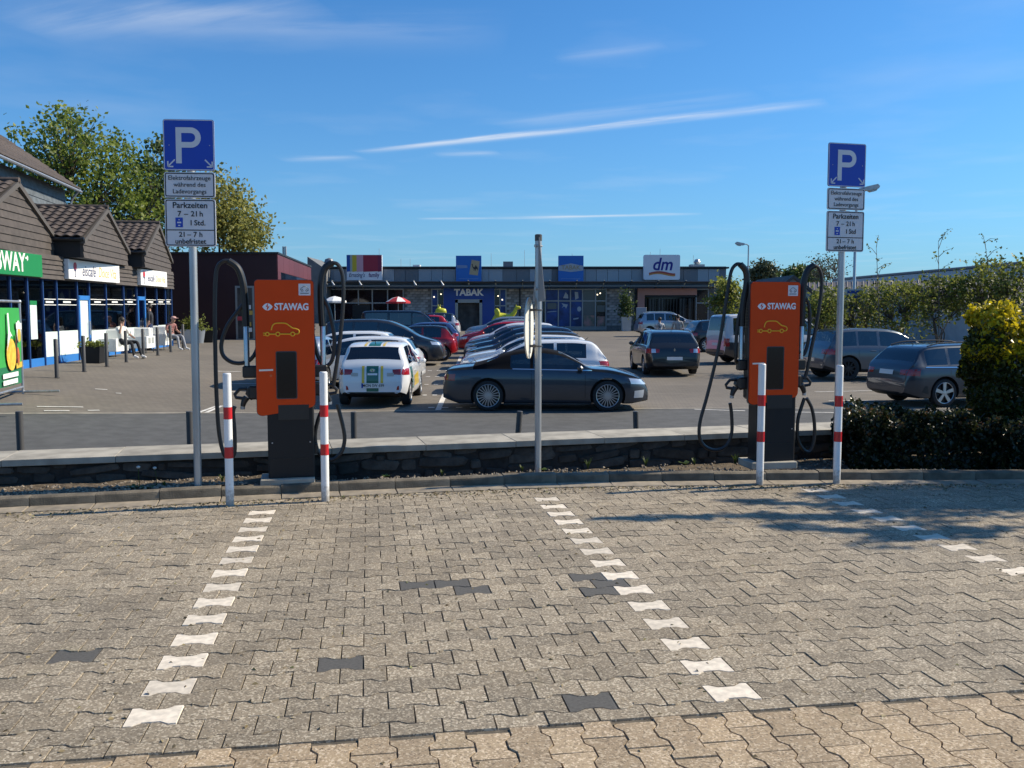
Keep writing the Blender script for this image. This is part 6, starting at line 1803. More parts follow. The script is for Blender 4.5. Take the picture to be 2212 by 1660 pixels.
# goods, parasols and two inflatable camels in front of the shops
def parasol(u, v, Y, r, mats, label):
    p = at(u, v, Y); g = lot_z(p.x, Y); t = thing('parasol', label, 'parasol', (p.x, Y, g))
    h = p.z - g
    mb = MB(); mb.lathe([(.03, 0), (.03, h)], 8); mb.build('pole', M['galv'], t)
    mb = MB(); n = 8
    for i in range(n):
        a0, a1 = 2 * math.pi * i / n, 2 * math.pi * (i + 1) / n
        rings_ = [(0, h), (r * .5, h - .13 * r), (r, h - .42 * r), (r * 1.0, h - .56 * r)]
        for (r0, z0), (r1, z1) in zip(rings_, rings_[1:]):
            mb.add([(r0 * math.cos(a0), r0 * math.sin(a0), z0), (r1 * math.cos(a0), r1 * math.sin(a0), z1), (r1 * math.cos(a1), r1 * math.sin(a1), z1), (r0 * math.cos(a1), r0 * math.sin(a1), z0)], [[0, 1, 2, 3]], (i % 2) if z1 > h - .5 * r else 1)
    mb.build('canopy', mats, t, sm=None)
    mb = MB(); mb.lathe([(.3, 0), (.3, .06), (.05, .12)], 12); mb.build('base', M['post_grey'], t)
M['cloth_white'] = mat('cloth_white', (.75, .75, .75), .8); M['cloth_red'] = mat('cloth_red', (.45, .02, .03), .8); M['cloth_grey'] = mat('cloth_grey', (.20, .22, .27), .8)
parasol(723, 640, 74, .95, [M['cloth_white'], M['cloth_white']], 'white parasol in front of the clothes shop')
parasol(860, 641, 74, 1.0, [M['cloth_white'], M['cloth_red']], 'white and red striped parasol by the brick pier')
M['inflatable'] = mat('yellow_inflatable', (.50, .50, .03), .35)
def blob(mb, c, r, n=12):
    for k in range(1): pass
    prof = [(math.sin(math.pi * i / 8), -math.cos(math.pi * i / 8)) for i in range(9)]
    vs = []
    for (q, z) in prof:
        for j in range(n): g = 2 * math.pi * j / n; vs.append((c[0] + r[0] * q * math.cos(g), c[1] + r[1] * q * math.sin(g), c[2] + r[2] * z))
    fs = [[i * n + j, i * n + (j + 1) % n, (i + 1) * n + (j + 1) % n, (i + 1) * n + j] for i in range(8) for j in range(n)]
    mb.add(vs, fs)
def camel(u, Y, label, face):
    p = at(u, 690, Y); g = lot_z(p.x, Y); t = thing('inflatable_camel', label, 'inflatable', (p.x, Y, g), 0 if face > 0 else math.pi, 'yellow inflatable camels')
    k = 1.0
    me = bpy.data.meshes.new('sk'); V_ = [(0, 0, 1.35), (-.55, 0, 1.3), (-.35, 0, 2.35), (.5, 0, 1.35), (.95, 0, 1.45), (1.35, 0, 1.85), (1.55, 0, 2.35), (1.95, 0, 2.30), (-.6, .25, .6), (-.6, .25, 0), (-.6, -.25, .6), (-.6, -.25, 0), (.45, .25, .6), (.45, .25, 0), (.45, -.25, .6), (.45, -.25, 0)]
    E_ = [(0, 1), (0, 2), (0, 3), (3, 4), (4, 5), (5, 6), (6, 7), (1, 8), (8, 9), (1, 10), (10, 11), (3, 12), (12, 13), (3, 14), (14, 15)]
    r_ = [.60, .55, .46, .48, .30, .20, .20, .13, .17, .15, .17, .15, .17, .15, .17, .15]
    return t, V_, E_, r_
def skin_mesh(name, V_, E_, r_, mats, sub=2, root=0):
    me = bpy.data.meshes.new(name); me.from_pydata(V_, E_, [])
    ob = bpy.data.objects.new('sk', me); COL.objects.link(ob)
    md = ob.modifiers.new('s', 'SKIN'); md.use_smooth_shade = True
    for i, v in enumerate(me.skin_vertices[0].data):
        rr = r_[i] if isinstance(r_[i], tuple) else (r_[i], r_[i]); v.radius = rr; v.use_root = (i == root)
    s2 = ob.modifiers.new('u', 'SUBSURF'); s2.levels = sub
    bpy.context.view_layer.update()
    q = bpy.data.meshes.new_from_object(ob.evaluated_get(bpy.context.evaluated_depsgraph_get())); q.name = name
    bpy.data.objects.remove(ob)
    q.materials.clear()
    for m in mats: q.materials.append(m)
    q.polygons.foreach_set('use_smooth', [True] * len(q.polygons))
    return q
for u, label, face in ((1080, 'yellow inflatable camel with raised head right of the tobacco shop door', 1), (952, 'yellow inflatable camel of which only the hump shows left of the tobacco shop door', -1)):
    t, V_, E_, r_ = camel(u, 73, label, face)
    link_mesh('body', skin_mesh('body', V_, E_, r_, [M['inflatable']]), t); t.scale = (.86, .86, .86); t.rotation_euler = (0, 0, 0 if face > 0 else R(100))
    for yy in (-.1, .1):
        mb = MB(); blob(mb, (1.50, yy, 2.52), (.05, .04, .10), 8); mb.build('ear', M['inflatable'], t)
# planters by the drugstore
p = at(1352, 712, 77); t = thing('potted_tree', 'dark clipped shrub in a pale square pot left of the drugstore', 'plant', (p.x, 77, lot_z(p.x, 77)))
mb = MB(); mb.prism([(-.36, 0), (.36, 0), (.42, 1.2), (-.42, 1.2)], -.4, .4); mb.build('pot', M['pale_board'], t, sm=None)
POT_TREE = t
p = at(1385, 712, 76); t = thing('advert_stand', 'grey advertising stand beside the salmon portal', 'sign', (p.x, 76, lot_z(p.x, 76)))
mb = MB(); mb.box((0, 0, 1.5), (.85, .08, 1.0), bev=.02); mb.box((0, 0, .5), (.4, .06, 1.0)); mb.build('board', M['panel_light'], t); mb = MB(); mb.box((0, 0, .04), (.9, .5, .08)); mb.build('foot', M['post_grey'], t)

# ------------------------------------------------------------------ halls on the right
hall = thing('warehouse', 'long hall with brown sheet roof and pale gable cladding behind the bushes', 'building', (0, 0, 0))
def hp(u, v, Y): p = at(u, v, Y); return (p.x, p.y, p.z)
a, b = at(1722, 612, 74), at(2330, 640, 40)
# roof plane: ridge and eave lines
r0, r1 = at(1700, 612, 84), at(2400, 598, 46); e0, e1 = at(1700, 640, 70), at(2400, 668, 38)
mb = MB(); mb.add([tuple(e0), tuple(e1), tuple(r1), tuple(r0), (e0.x, e0.y, e0.z - .2), (e1.x, e1.y, e1.z - .2), (r1.x, r1.y, r1.z - .2), (r0.x, r0.y, r0.z - .2)], [[0, 1, 2, 3], [4, 5, 1, 0], [5, 6, 2, 1], [7, 6, 5, 4], [3, 7, 4, 0]]); mb.build('roof', M['roof_brown'], hall, sm=None)
nrib = 46
for i in range(nrib):
    f = (i + .5) / nrib; A, B = e0.lerp(e1, f), r0.lerp(r1, f)
    mb = MB(); mb.tube([A + Vector((0, 0, .03)), B + Vector((0, 0, .03))], .045, 4); mb.build('roof_rib', M['roof_brown'], hall, sm=None)
mb = MB(); wallbox(mb, e0 + Vector((.3, .5, 0)), e1 + Vector((.3, .5, 0)), .2, -1.0, min(e0.z, e1.z) - .05); mb.build('wall', M['pale_board'], hall, sm=None)
wh = thing('white_hall', 'white metal edge of a taller hall roof behind the brown roof', 'building', (0, 0, 0))
q0, q1 = at(1800, 606, 88), at(2420, 552, 52); 
mb = MB(); mb.add([tuple(q0), tuple(q1), (q1.x, q1.y, -1), (q0.x, q0.y, -1), (q0.x + 6, q0.y + 12, q0.z), (q1.x + 6, q1.y + 12, q1.z), (q1.x + 6, q1.y + 12, -1), (q0.x + 6, q0.y + 12, -1)], [[0, 1, 2, 3], [4, 5, 1, 0], [5, 6, 2, 1], [0, 3, 7, 4], [7, 6, 5, 4]]); mb.build('wall', M['roof_white'], wh, sm=None)
mb = MB(); mb.tube([q0 + Vector((0, 0, .05)), q1 + Vector((0, 0, .05))], .12, 6); mb.build('roof_edge', M['panel_dark'], wh, sm=None)
def gable(uL, uR, v_ap, v_e, v_b, Y, nm):
    c = (uL + uR) / 2; L0, R0, A0 = at(uL, v_e, Y), at(uR, v_e, Y), at(c, v_ap, Y); zb3 = at(c, v_b, Y).z
    g = MB(); g.prism([(L0.x, zb3), (R0.x, zb3), (R0.x, R0.z), (A0.x, A0.z), (L0.x, L0.z)], Y, Y + 9); g.build('gable_wall', M['pale_board'], hall, sm=None)
    n = 9
    for i in range(n + 1):
        x = L0.x + (R0.x - L0.x) * i / n; f = 1 - abs((x - A0.x) / ((R0.x - L0.x) / 2)); zt2 = L0.z + (A0.z - L0.z) * max(0, f)
        mb = MB(); mb.box((x, Y - .03, (zb3 + zt2) / 2), (.07, .06, zt2 - zb3)); mb.build('cladding_batten', M['win_frame'], hall, sm=None)
    for s_, e_ in (((L0.x - .25, L0.z - .12), (A0.x, A0.z + .1)), ((R0.x + .25, R0.z - .12), (A0.x, A0.z + .1))):
        mb = MB(); mb.add([(s_[0], Y - .3, s_[1]), (e_[0], Y - .3, e_[1]), (e_[0], Y + 9, e_[1]), (s_[0], Y + 9, s_[1]), (s_[0], Y - .3, s_[1] - .22), (e_[0], Y - .3, e_[1] - .22), (e_[0], Y + 9, e_[1] - .22), (s_[0], Y + 9, s_[1] - .22)], [[0, 1, 2, 3], [7, 6, 5, 4], [0, 4, 5, 1], [2, 6, 7, 3]]); mb.build('gable_roof', M['roof_brown'], hall, sm=None)
gable(1640, 1785, 598, 655, 720, 62, 'a'); gable(1840, 2110, 618, 688, 740, 52, 'b')
# ------------------------------------------------------------------ vegetation
M['bark'] = mat('bark', (0.085, 0.068, 0.052), 0.9, var=0.3, vscale=6, bump=0.5, bscale=20)
M['bark_pale'] = mat('pale_twigs', (0.16, 0.135, 0.105), 0.9, var=0.3, vscale=6)
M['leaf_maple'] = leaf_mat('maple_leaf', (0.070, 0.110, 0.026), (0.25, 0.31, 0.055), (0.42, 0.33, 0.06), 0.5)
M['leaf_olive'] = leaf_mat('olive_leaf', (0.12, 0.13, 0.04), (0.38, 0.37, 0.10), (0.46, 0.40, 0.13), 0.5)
M['leaf_dark'] = leaf_mat('dark_leaf', (0.035, 0.062, 0.024), (0.13, 0.18, 0.045), None, 0.4)
M['leaf_shrub'] = leaf_mat('shrub_leaf', (0.055, 0.072, 0.022), (0.20, 0.23, 0.045), (0.33, 0.33, 0.07), 0.48)
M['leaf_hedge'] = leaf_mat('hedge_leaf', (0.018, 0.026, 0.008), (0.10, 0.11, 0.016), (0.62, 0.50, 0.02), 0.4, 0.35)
M['leaf_low'] = leaf_mat('low_hedge_leaf', (0.010, 0.017, 0.007), (0.045, 0.055, 0.018), (0.13, 0.065, 0.028), 0.3, 0.35)
M['leaf_far'] = leaf_mat('far_leaf', (0.05, 0.062, 0.035), (0.13, 0.14, 0.07), None, 0.2)
M['leaf_weed'] = leaf_mat('weed_leaf', (0.03, 0.06, 0.012), (0.12, 0.16, 0.03), None, 0.3)
def leaf_cloud(name, pts, size, tints, m, parent, flat=0.0, long=1.5):
    """one small bent leaf per point"""
    n = len(pts); pts = np.asarray(pts, float)
    sz = size * rng.uniform(0.65, 1.25, n)
    d = rng.normal(size=(n, 3)); d[:, 2] *= (1 - flat); d /= np.linalg.norm(d, axis=1)[:, None]
    h = rng.normal(size=(n, 3)); h -= (h * d).sum(1)[:, None] * d; h /= np.linalg.norm(h, axis=1)[:, None]
    nn = np.cross(d, h)
    a = d * (sz * long / 2)[:, None]; b = h * (sz / 2)[:, None]; c = nn * (sz * 0.16)[:, None]
    V = np.empty((n, 4, 3)); V[:, 0] = pts - a; V[:, 1] = pts + b + c; V[:, 2] = pts + a; V[:, 3] = pts - b + c
    me = bpy.data.meshes.new(name)
    me.vertices.add(n * 4); me.vertices.foreach_set('co', V.reshape(-1))
    me.loops.add(n * 6)
    idx = np.arange(n)[:, None] * 4 + np.array([0, 1, 2, 0, 2, 3])[None]
    me.loops.foreach_set('vertex_index', idx.reshape(-1).astype(np.int32))
    me.polygons.add(n * 2); me.polygons.foreach_set('loop_start', np.arange(n * 2, dtype=np.int32) * 3)
    me.polygons.foreach_set('loop_total', np.full(n * 2, 3, np.int32))
    me.update(calc_edges=True); me.validate()
    me.materials.append(m)
    at_ = me.attributes.new('tint', 'FLOAT', 'POINT'); at_.data.foreach_set('value', np.repeat(np.clip(tints, 0, 1), 4).astype(np.float32))
    return link_mesh(name, me, parent)
def in_ellipsoids(ells, n, shell=0.35):
    """clump centres spread through a set of ellipsoids ((c),(r)), denser to the outside"""
    vol = np.array([e[1][0] * e[1][1] * e[1][2] for e in ells]); pick = rng.choice(len(ells), n, p=vol / vol.sum())
    d = rng.normal(size=(n, 3)); d /= np.linalg.norm(d, axis=1)[:, None]
    r = rng.uniform(0, 1, n) ** shell
    C = np.array([ells[i][0] for i in pick]); Rr = np.array([ells[i][1] for i in pick])
    return C + d * r[:, None] * Rr
def tree(name, label, base, ells, n_clump, per, lsize, m, bark, group=None, trunk_r=0.22, spread=0.5, cat='tree', tint_top=0.0, twig_r=0.02, fork=0.35, leafy=1.0, bend=0.25):
    t = thing(name, label, cat, base, 0, group)
    B = np.array(base)
    ells = [((c[0] - base[0], c[1] - base[1], c[2] - base[2]), r) for c, r in ells]
    cl = in_ellipsoids(ells, n_clump)
    zmin, zmax = cl[:, 2].min(), cl[:, 2].max()
    top = np.mean([e[0] for e in ells], axis=0)
    mb = MB()
    fk = Vector((top[0] * .3, top[1] * .3, max(0.3, zmin * .5 + fork)))
    mb.tube([(0, 0, -.3), (fk.x * .4, fk.y * .4, fk.z * .5), fk], [trunk_r * 1.25, trunk_r, trunk_r * .8], 9)
    nl = max(4, min(9, n_clump // 14))
    limbs = []
    for i in range(nl):
        g = Vector(cl[rng.integers(len(cl))]); e = fk + (g - fk) * rng.uniform(.45, .75)
        mid = fk.lerp(e, .5) + Vector(rng.normal(size=3) * bend * (e - fk).length * .3)
        pth = catmull([fk, mid, e], 4); limbs.append(pth)
        mb.tube(pth, [trunk_r * (.6 - .4 * k / (len(pth) - 1)) for k in range(len(pth))], 6)
    for c in cl[:min(len(cl), 150)]:
        g = Vector(c); best = min((p for l in limbs for p in l), key=lambda p: (p - g).length + max(0, p.z - g.z))
        mid = best.lerp(g, .55) + Vector(rng.normal(size=3) * bend * (g - best).length * .3)
        mb.tube([best, mid, g], [twig_r * 1.6, twig_r, twig_r * .4], 4, caps=False)
    mb.build('trunk', bark, t)
    pts, ti = [], []
    for c in cl:
        k = int(per * rng.uniform(.5, 1.5)); s = spread * rng.uniform(.6, 1.3)
        p = c + rng.normal(size=(k, 3)) * s * np.array([1, 1, .75]); pts.append(p)
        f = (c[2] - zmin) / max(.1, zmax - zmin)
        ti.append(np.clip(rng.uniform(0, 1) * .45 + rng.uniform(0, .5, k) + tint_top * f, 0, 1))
    leaf_cloud('crown', np.vstack(pts), lsize, np.concatenate(ti), m, t)
    return t
def litter():
    """dry leaf crumbs and moss tufts caught in the joints, thicker along the kerb"""
    pts, ti = [], []
    for i in range(2600):
        x = random.uniform(-4.6, 4.9)
        if random.random() < .55: y = kerb_y(x) - .22 - abs(random.gauss(0, .12)); z = .006
        else: y = random.uniform(3.0, kerb_y(x) - .3); z = .001
        pts.append((x, y, z)); ti.append(random.random())
    o = leaf_cloud('leaf_litter', pts, .016, np.array(ti), leaf_mat('dry_litter', (.10, .075, .04), (.28, .22, .11), (.16, .17, .06), .1), None, flat=.85)
    tag(o, 'dry leaf crumbs and moss specks scattered over the paving near the kerb', 'leaf litter', kind='stuff')
litter()
def ell(u, v, Y, ru, rv, ry): 
    p = at(u, v, Y); s = Y / F; return ((p.x, Y, p.z), (ru * s, ry, rv * s))
def g_at(u, Y): p = at(u, 700, Y); return (p.x, Y, lot_z(p.x, Y))
# trees behind the shops
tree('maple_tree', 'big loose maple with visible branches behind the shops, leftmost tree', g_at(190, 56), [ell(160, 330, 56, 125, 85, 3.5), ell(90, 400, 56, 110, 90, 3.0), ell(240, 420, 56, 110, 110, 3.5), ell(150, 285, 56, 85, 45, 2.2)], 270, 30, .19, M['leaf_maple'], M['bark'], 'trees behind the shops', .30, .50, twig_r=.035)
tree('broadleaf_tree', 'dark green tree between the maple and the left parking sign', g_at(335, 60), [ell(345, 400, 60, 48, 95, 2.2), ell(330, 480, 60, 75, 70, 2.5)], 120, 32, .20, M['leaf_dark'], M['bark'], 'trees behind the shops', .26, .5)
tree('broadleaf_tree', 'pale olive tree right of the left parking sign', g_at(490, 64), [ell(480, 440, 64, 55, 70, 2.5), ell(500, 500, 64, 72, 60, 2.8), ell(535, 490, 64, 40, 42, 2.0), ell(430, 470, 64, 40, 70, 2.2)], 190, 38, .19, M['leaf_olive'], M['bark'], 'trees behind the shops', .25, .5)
# bush in front of the drugstore end
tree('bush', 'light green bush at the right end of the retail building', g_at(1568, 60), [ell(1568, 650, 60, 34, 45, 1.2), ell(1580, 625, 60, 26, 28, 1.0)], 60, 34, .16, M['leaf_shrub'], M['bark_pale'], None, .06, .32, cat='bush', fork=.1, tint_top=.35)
# far trees on the right skyline
tree('far_tree', 'round pale tree on the skyline above the right charger', g_at(1650, 150), [ell(1650, 592, 150, 30, 22, 2.4)], 60, 44, .38, M['leaf_far'], M['bark_pale'], 'far skyline trees', .2, .7)
tree('far_tree', 'dark rounded tree crown left of the bare tree on the skyline', g_at(1735, 140), [ell(1728, 600, 140, 40, 20, 2.4)], 60, 50, .40, M['leaf_dark'], M['bark_pale'], 'far skyline trees', .2, .6)
tree('bare_tree', 'almost bare grey tree on the skyline beside the right sign pole', g_at(1785, 130), [ell(1785, 585, 130, 48, 32, 2.6)], 190, 5, .22, M['leaf_far'], M['bark_pale'], 'far skyline trees', .18, .6, twig_r=.03)
# shrubs along the right edge of the car park
SH = [(1775, 31, 648, 46, 48, 'shrub just right of the right sign pole behind the blue grey car'), (1850, 33, 650, 62, 60, 'shrub behind the street lamp with the speed sign'), (1935, 31.5, 640, 70, 72, 'wide shrub above the off-road car\'s bonnet'),
      (2030, 30.5, 628, 72, 84, 'tall twiggy shrub behind the estate car'), (2120, 30, 610, 76, 96, 'tall shrub left of the yellow topped hedge'), (2215, 29, 600, 80, 105, 'shrub at the right edge behind the yellow topped hedge')]
for u, Y, v, ru, rv, lab in SH:
    tree('shrub', lab, g_at(u, Y), [ell(u, v + 25, Y, ru, rv * .8, 1.0), ell(u + 8, v - 2, Y, ru * .75, rv * .55, .8)], 110, 15, .085, M['leaf_shrub'], M['bark'], 'shrubs along the right side of the car park', .05, .17, cat='bush', fork=.05, twig_r=.009, tint_top=.1)
# tall bare shoots above the shrubs
for u, v, du, Y, lab in ((1893, 535, 10, 31, 'thin bare shoot sticking up right of the street lamp'), (2027, 522, 4, 30, 'forked bare shoot sticking up above the shrubs'), (2128, 524, 26, 30, 'slanting bare shoot at the right, above the shrubs')):
    b = g_at(u + du, Y); tp = at(u, v, Y)
    t = thing('bare_shoot', lab, 'twig', b, 0, 'bare shoots above the shrubs')
    tpv = tp - Vector(b); mb = MB()
    mb.tube(catmull([(0, 0, 0), (tpv.x * .35, 0, tpv.z * .5), tuple(tpv)], 5), [.026 * (1 - .75 * i / 10) for i in range(11)], 5); mb.build('stem', M['bark_pale'], t)
    pts = []
    for k in range(9):
        f = .55 + .45 * k / 8; o = Vector((tpv.x * (f * f * .6 + f * .4), 0, tpv.z * f)); sd = (-1) ** k
        e = o + Vector(((sd if random.random() < .7 else -sd) * random.uniform(.08, .55), random.uniform(-.2, .2), random.uniform(.10, .60)))
        mb = MB(); mb.tube([o, o.lerp(e, .5) + Vector((0, 0, .06)), e], [.012, .008, .004], 4, caps=False); mb.build('twig', M['bark_pale'], t)
        pts += [tuple(o.lerp(e, random.uniform(.4, 1.1)) + Vector([random.gauss(0, .05) for _ in range(3)])) for _ in range(9)]
    leaf_cloud('leaves', pts, .06, rng.uniform(0, .6, len(pts)), M['leaf_shrub'], t)
# clipped hedges beside the right charger
def hedge(name, label, x0, x1, y0, y1, zt, n, lsize, m, tintf, nstem):
    t = thing(name, label, 'hedge', ((x0 + x1) / 2, (y0 + y1) / 2, 0.05))
    cx, cy = (x0 + x1) / 2, (y0 + y1) / 2
    pts, ti = [], []
    P = rng.uniform(0, 1, (n * 2, 3))
    ph = rng.uniform(0, 6.28, 6)
    for a, b, c in P:
        x = x0 + (x1 - x0) * a; y = y0 + (y1 - y0) * b
        top = zt(x, y)
        if top <= .1: continue
        # push most leaves to the outer faces
        q = rng.random()
        if q < .36: c = 1 - abs(rng.normal(0, .06))
        elif q < .62: y = y0 + abs(rng.normal(0, .09))
        elif q < .80: x = x0 + abs(rng.normal(0, .12))
        z = top * c
        bump = .05 * math.sin(7 * x + ph[0] + 3 * z) + .05 * math.sin(9 * z + ph[1] + 5 * y) + .03 * math.sin(17 * x + ph[2]) + .03 * math.sin(23 * z + ph[3])
        x += bump; y += .7 * bump; z += .5 * bump + rng.normal(0, .012)
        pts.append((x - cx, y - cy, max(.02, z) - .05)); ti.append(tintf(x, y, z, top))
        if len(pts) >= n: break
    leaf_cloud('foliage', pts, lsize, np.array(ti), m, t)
    for i in range(nstem):
        a = rng.uniform(x0 + .1, x1 - .1); b = rng.uniform(y0 + .1, y1 - .1); h = zt(a, b) * rng.uniform(.6, .95)
        if h < .1: continue
        mb = MB(); mb.tube([(a - cx, b - cy, -.05), (a - cx + rng.normal(0, .05), b - cy + rng.normal(0, .05), h * .5), (a - cx + rng.normal(0, .12), b - cy + rng.normal(0, .1), h)], [.014, .010, .004], 5); mb.build('stem', M['bark'], t)
    return t
hx0 = at(2084, 800, 9.95).x
def tall_top(x, y): return 1.22 + .36 * smooth(hx0, hx0 + 0.8, x) + .05 * math.sin(3.1 * x) + .03 * math.sin(8 * x + 2 * y) if x > hx0 - .05 + .12 * math.sin(5 * y) else 0
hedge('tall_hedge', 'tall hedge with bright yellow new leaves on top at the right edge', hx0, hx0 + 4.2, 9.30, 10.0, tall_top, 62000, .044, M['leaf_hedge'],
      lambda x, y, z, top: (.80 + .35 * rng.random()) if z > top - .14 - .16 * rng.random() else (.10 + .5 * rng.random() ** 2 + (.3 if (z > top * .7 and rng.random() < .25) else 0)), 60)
lx0 = at(1858, 950, 9.1).x
def low_top(x, y): return (.50 * smooth(lx0 - .15, lx0 + .35, x) + .06 * math.sin(3.3 * x + 1) + .05 * math.sin(7.7 * x + 3 * y) + .03 * math.sin(19 * x))
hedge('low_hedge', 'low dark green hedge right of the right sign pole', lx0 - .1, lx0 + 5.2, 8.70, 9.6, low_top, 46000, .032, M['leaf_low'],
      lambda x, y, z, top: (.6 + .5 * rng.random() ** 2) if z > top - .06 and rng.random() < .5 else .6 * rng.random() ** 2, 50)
# small tree just outside the frame on the right; its shadow falls across the bays
tree('young_tree', 'small spreading tree beside the right edge, casting the leafy shadow over the bays', (10.2, 9.6, 0.05), [((10.3, 9.25, 4.5), (1.5, .62, .8)), ((9.3, 9.05, 4.3), (1.1, .35, .6))], 190, 40, .085, M['leaf_shrub'], M['bark'], None, .09, .12, twig_r=.014)
yt = [o for o in COL.objects if o.name.startswith('young_tree')][0]
pts = []
for (ua, va), (ub, vb), wd, nl in (((2130, 1098), (1590, 1081), .05, 330), ((2100, 1112), (1300, 1121), .055, 430), ((2110, 1160), (1683, 1131), .05, 300), ((2030, 1120), (1914, 1180), .09, 170), ((1990, 1105), (1640, 1112), .04, 220), ((2212, 1140), (1960, 1150), .06, 160)):
    A, B = pave_pt(ua, va), pave_pt(ub, vb); hh = random.uniform(4.2, 4.7)
    off = Vector((sun_dir.x, sun_dir.y, sun_dir.z)) * (hh / sun_dir.z)
    P_, Q_ = A + off - Vector(yt.location), B + off - Vector(yt.location)
    path = catmull([P_, P_.lerp(Q_, .35) + Vector((0, random.gauss(0, .05), random.gauss(0, .08))), P_.lerp(Q_, .7) + Vector((0, random.gauss(0, .05), random.gauss(0, .08))), Q_], 5)
    mb = MB(); mb.tube(path, [.022 * (1 - .8 * i / (len(path) - 1)) for i in range(len(path))], 5); mb.build('branch', M['bark'], yt)
    for i in range(nl):
        f = random.random(); p_ = path[int(f * (len(path) - 1))].lerp(path[min(len(path) - 1, int(f * (len(path) - 1)) + 1)], random.random())
        k_ = wd * (1.6 - f); clump = .5 + .5 * math.sin(f * 23 + ua)
        pts.append(tuple(p_ + Vector((random.gauss(0, .10), random.gauss(0, k_ * (.4 + clump)), random.gauss(0, k_)))))
leaf_cloud('spray_leaves', pts, .075, rng.uniform(0, 1, len(pts)), M['leaf_shrub'], yt)
# weeds along the kerb
def weed(u, v, label, h, kind):
    d = ray(u, v); Yg = None
    k = (0.075 - CAM_H) / d.z; x, y = d.x * k, d.y * k
    y = max(y, kerb_y(x) + .16)
    t = thing('weed', label, 'weed', (x, y, 0.06), random.random() * 6, 'weeds growing along the kerb')
    n = {'rosette': 16, 'grass': 22, 'stalk': 9}[kind]; v_, f_, ti = [], [], []
    for i in range(n):
        a = random.random() * 6.28; L_ = h * random.uniform(.5, 1.1); w = {'rosette': .020, 'grass': .006, 'stalk': .012}[kind]
        up = {'rosette': .6, 'grass': 1.4, 'stalk': .5}[kind]
        if kind == 'stalk': L_ *= .45
        dx, dy = math.cos(a), math.sin(a); b = len(v_)
        for s in (0, .5, 1.0):
            r = L_ * s * (.75 if kind != 'grass' else .4); z = L_ * up * (s - .38 * s * s); ww = w * (1 - s) + .001 if kind == 'grass' else w * (.4 + 1.2 * s * (1.0 - s) * 2)
            for q in (-1, 1): v_.append((dx * r - dy * ww * q, dy * r + dx * ww * q, z)); ti.append(random.random() * .3 + s * .5)
        f_ += [[b, b + 1, b + 3, b + 2], [b + 2, b + 3, b + 5, b + 4]]
    link_mesh('leaves', tint_mesh('leaves', v_, f_, ti, M['leaf_weed']), t)
    if kind == 'stalk':
        mb = MB(); mb.tube([(0, 0, 0), (.01, 0, h * .6), (.012, .01, h)], [.004, .0035, .003], 5); mb.build('stalk', M['leaf_weed'], t)
        mb = MB(); blob(mb, (.012, .01, h + .008), (.016, .016, .012), 8); mb.build('flower_head', M['pale_board'], t)
weed(303, 1055, 'pale stalk of a dandelion in the bed between the left sign and the frame edge', .19, 'stalk')
weed(338, 1050, 'second dandelion stalk just left of the left sign pole', .16, 'stalk')
weed(288, 1054, 'leafy weed at the foot of the dandelion stalks', .09, 'rosette')
weed(322, 1054, 'low leafy weed between the two dandelion stalks', .07, 'rosette')
weed(355, 1050, 'grass tuft close to the left sign pole', .07, 'grass')
weed(480, 1038, 'small grass tuft beside the leftmost bollard', .08, 'grass')
weed(75, 1070, 'small weed at the far left of the planting bed', .05, 'rosette')
weed(835, 1028, 'weed on the kerb just right of the left charger', .06, 'rosette')
weed(955, 1024, 'small grass tuft midway between left charger and sign pole', .06, 'grass')
weed(1128, 1016, 'weed at the left foot of the middle sign pole', .07, 'grass')
weed(1175, 1014, 'pale weed at the right foot of the middle sign pole', .06, 'rosette')
weed(1270, 1010, 'taller weed right of the middle sign pole', .12, 'grass')
weed(1395, 1004, 'yellow green weed between sign pole and right charger', .10, 'grass')
weed(1480, 1002, 'leafy weed left of the right charger', .09, 'rosette')
weed(1500, 1002, 'grass tuft left of the right charger, next to the leafy weed', .08, 'grass')
weed(1588, 1000, 'tall weed at the left foot of the right charger', .12, 'grass')
# leaves of the clipped potted shrub
pts = rng.normal(size=(900, 3)) * np.array([.30, .30, .55]) + np.array([0, 0, 2.1])
leaf_cloud('foliage', pts, .14, rng.uniform(0, .6, 900), M['leaf_dark'], POT_TREE)
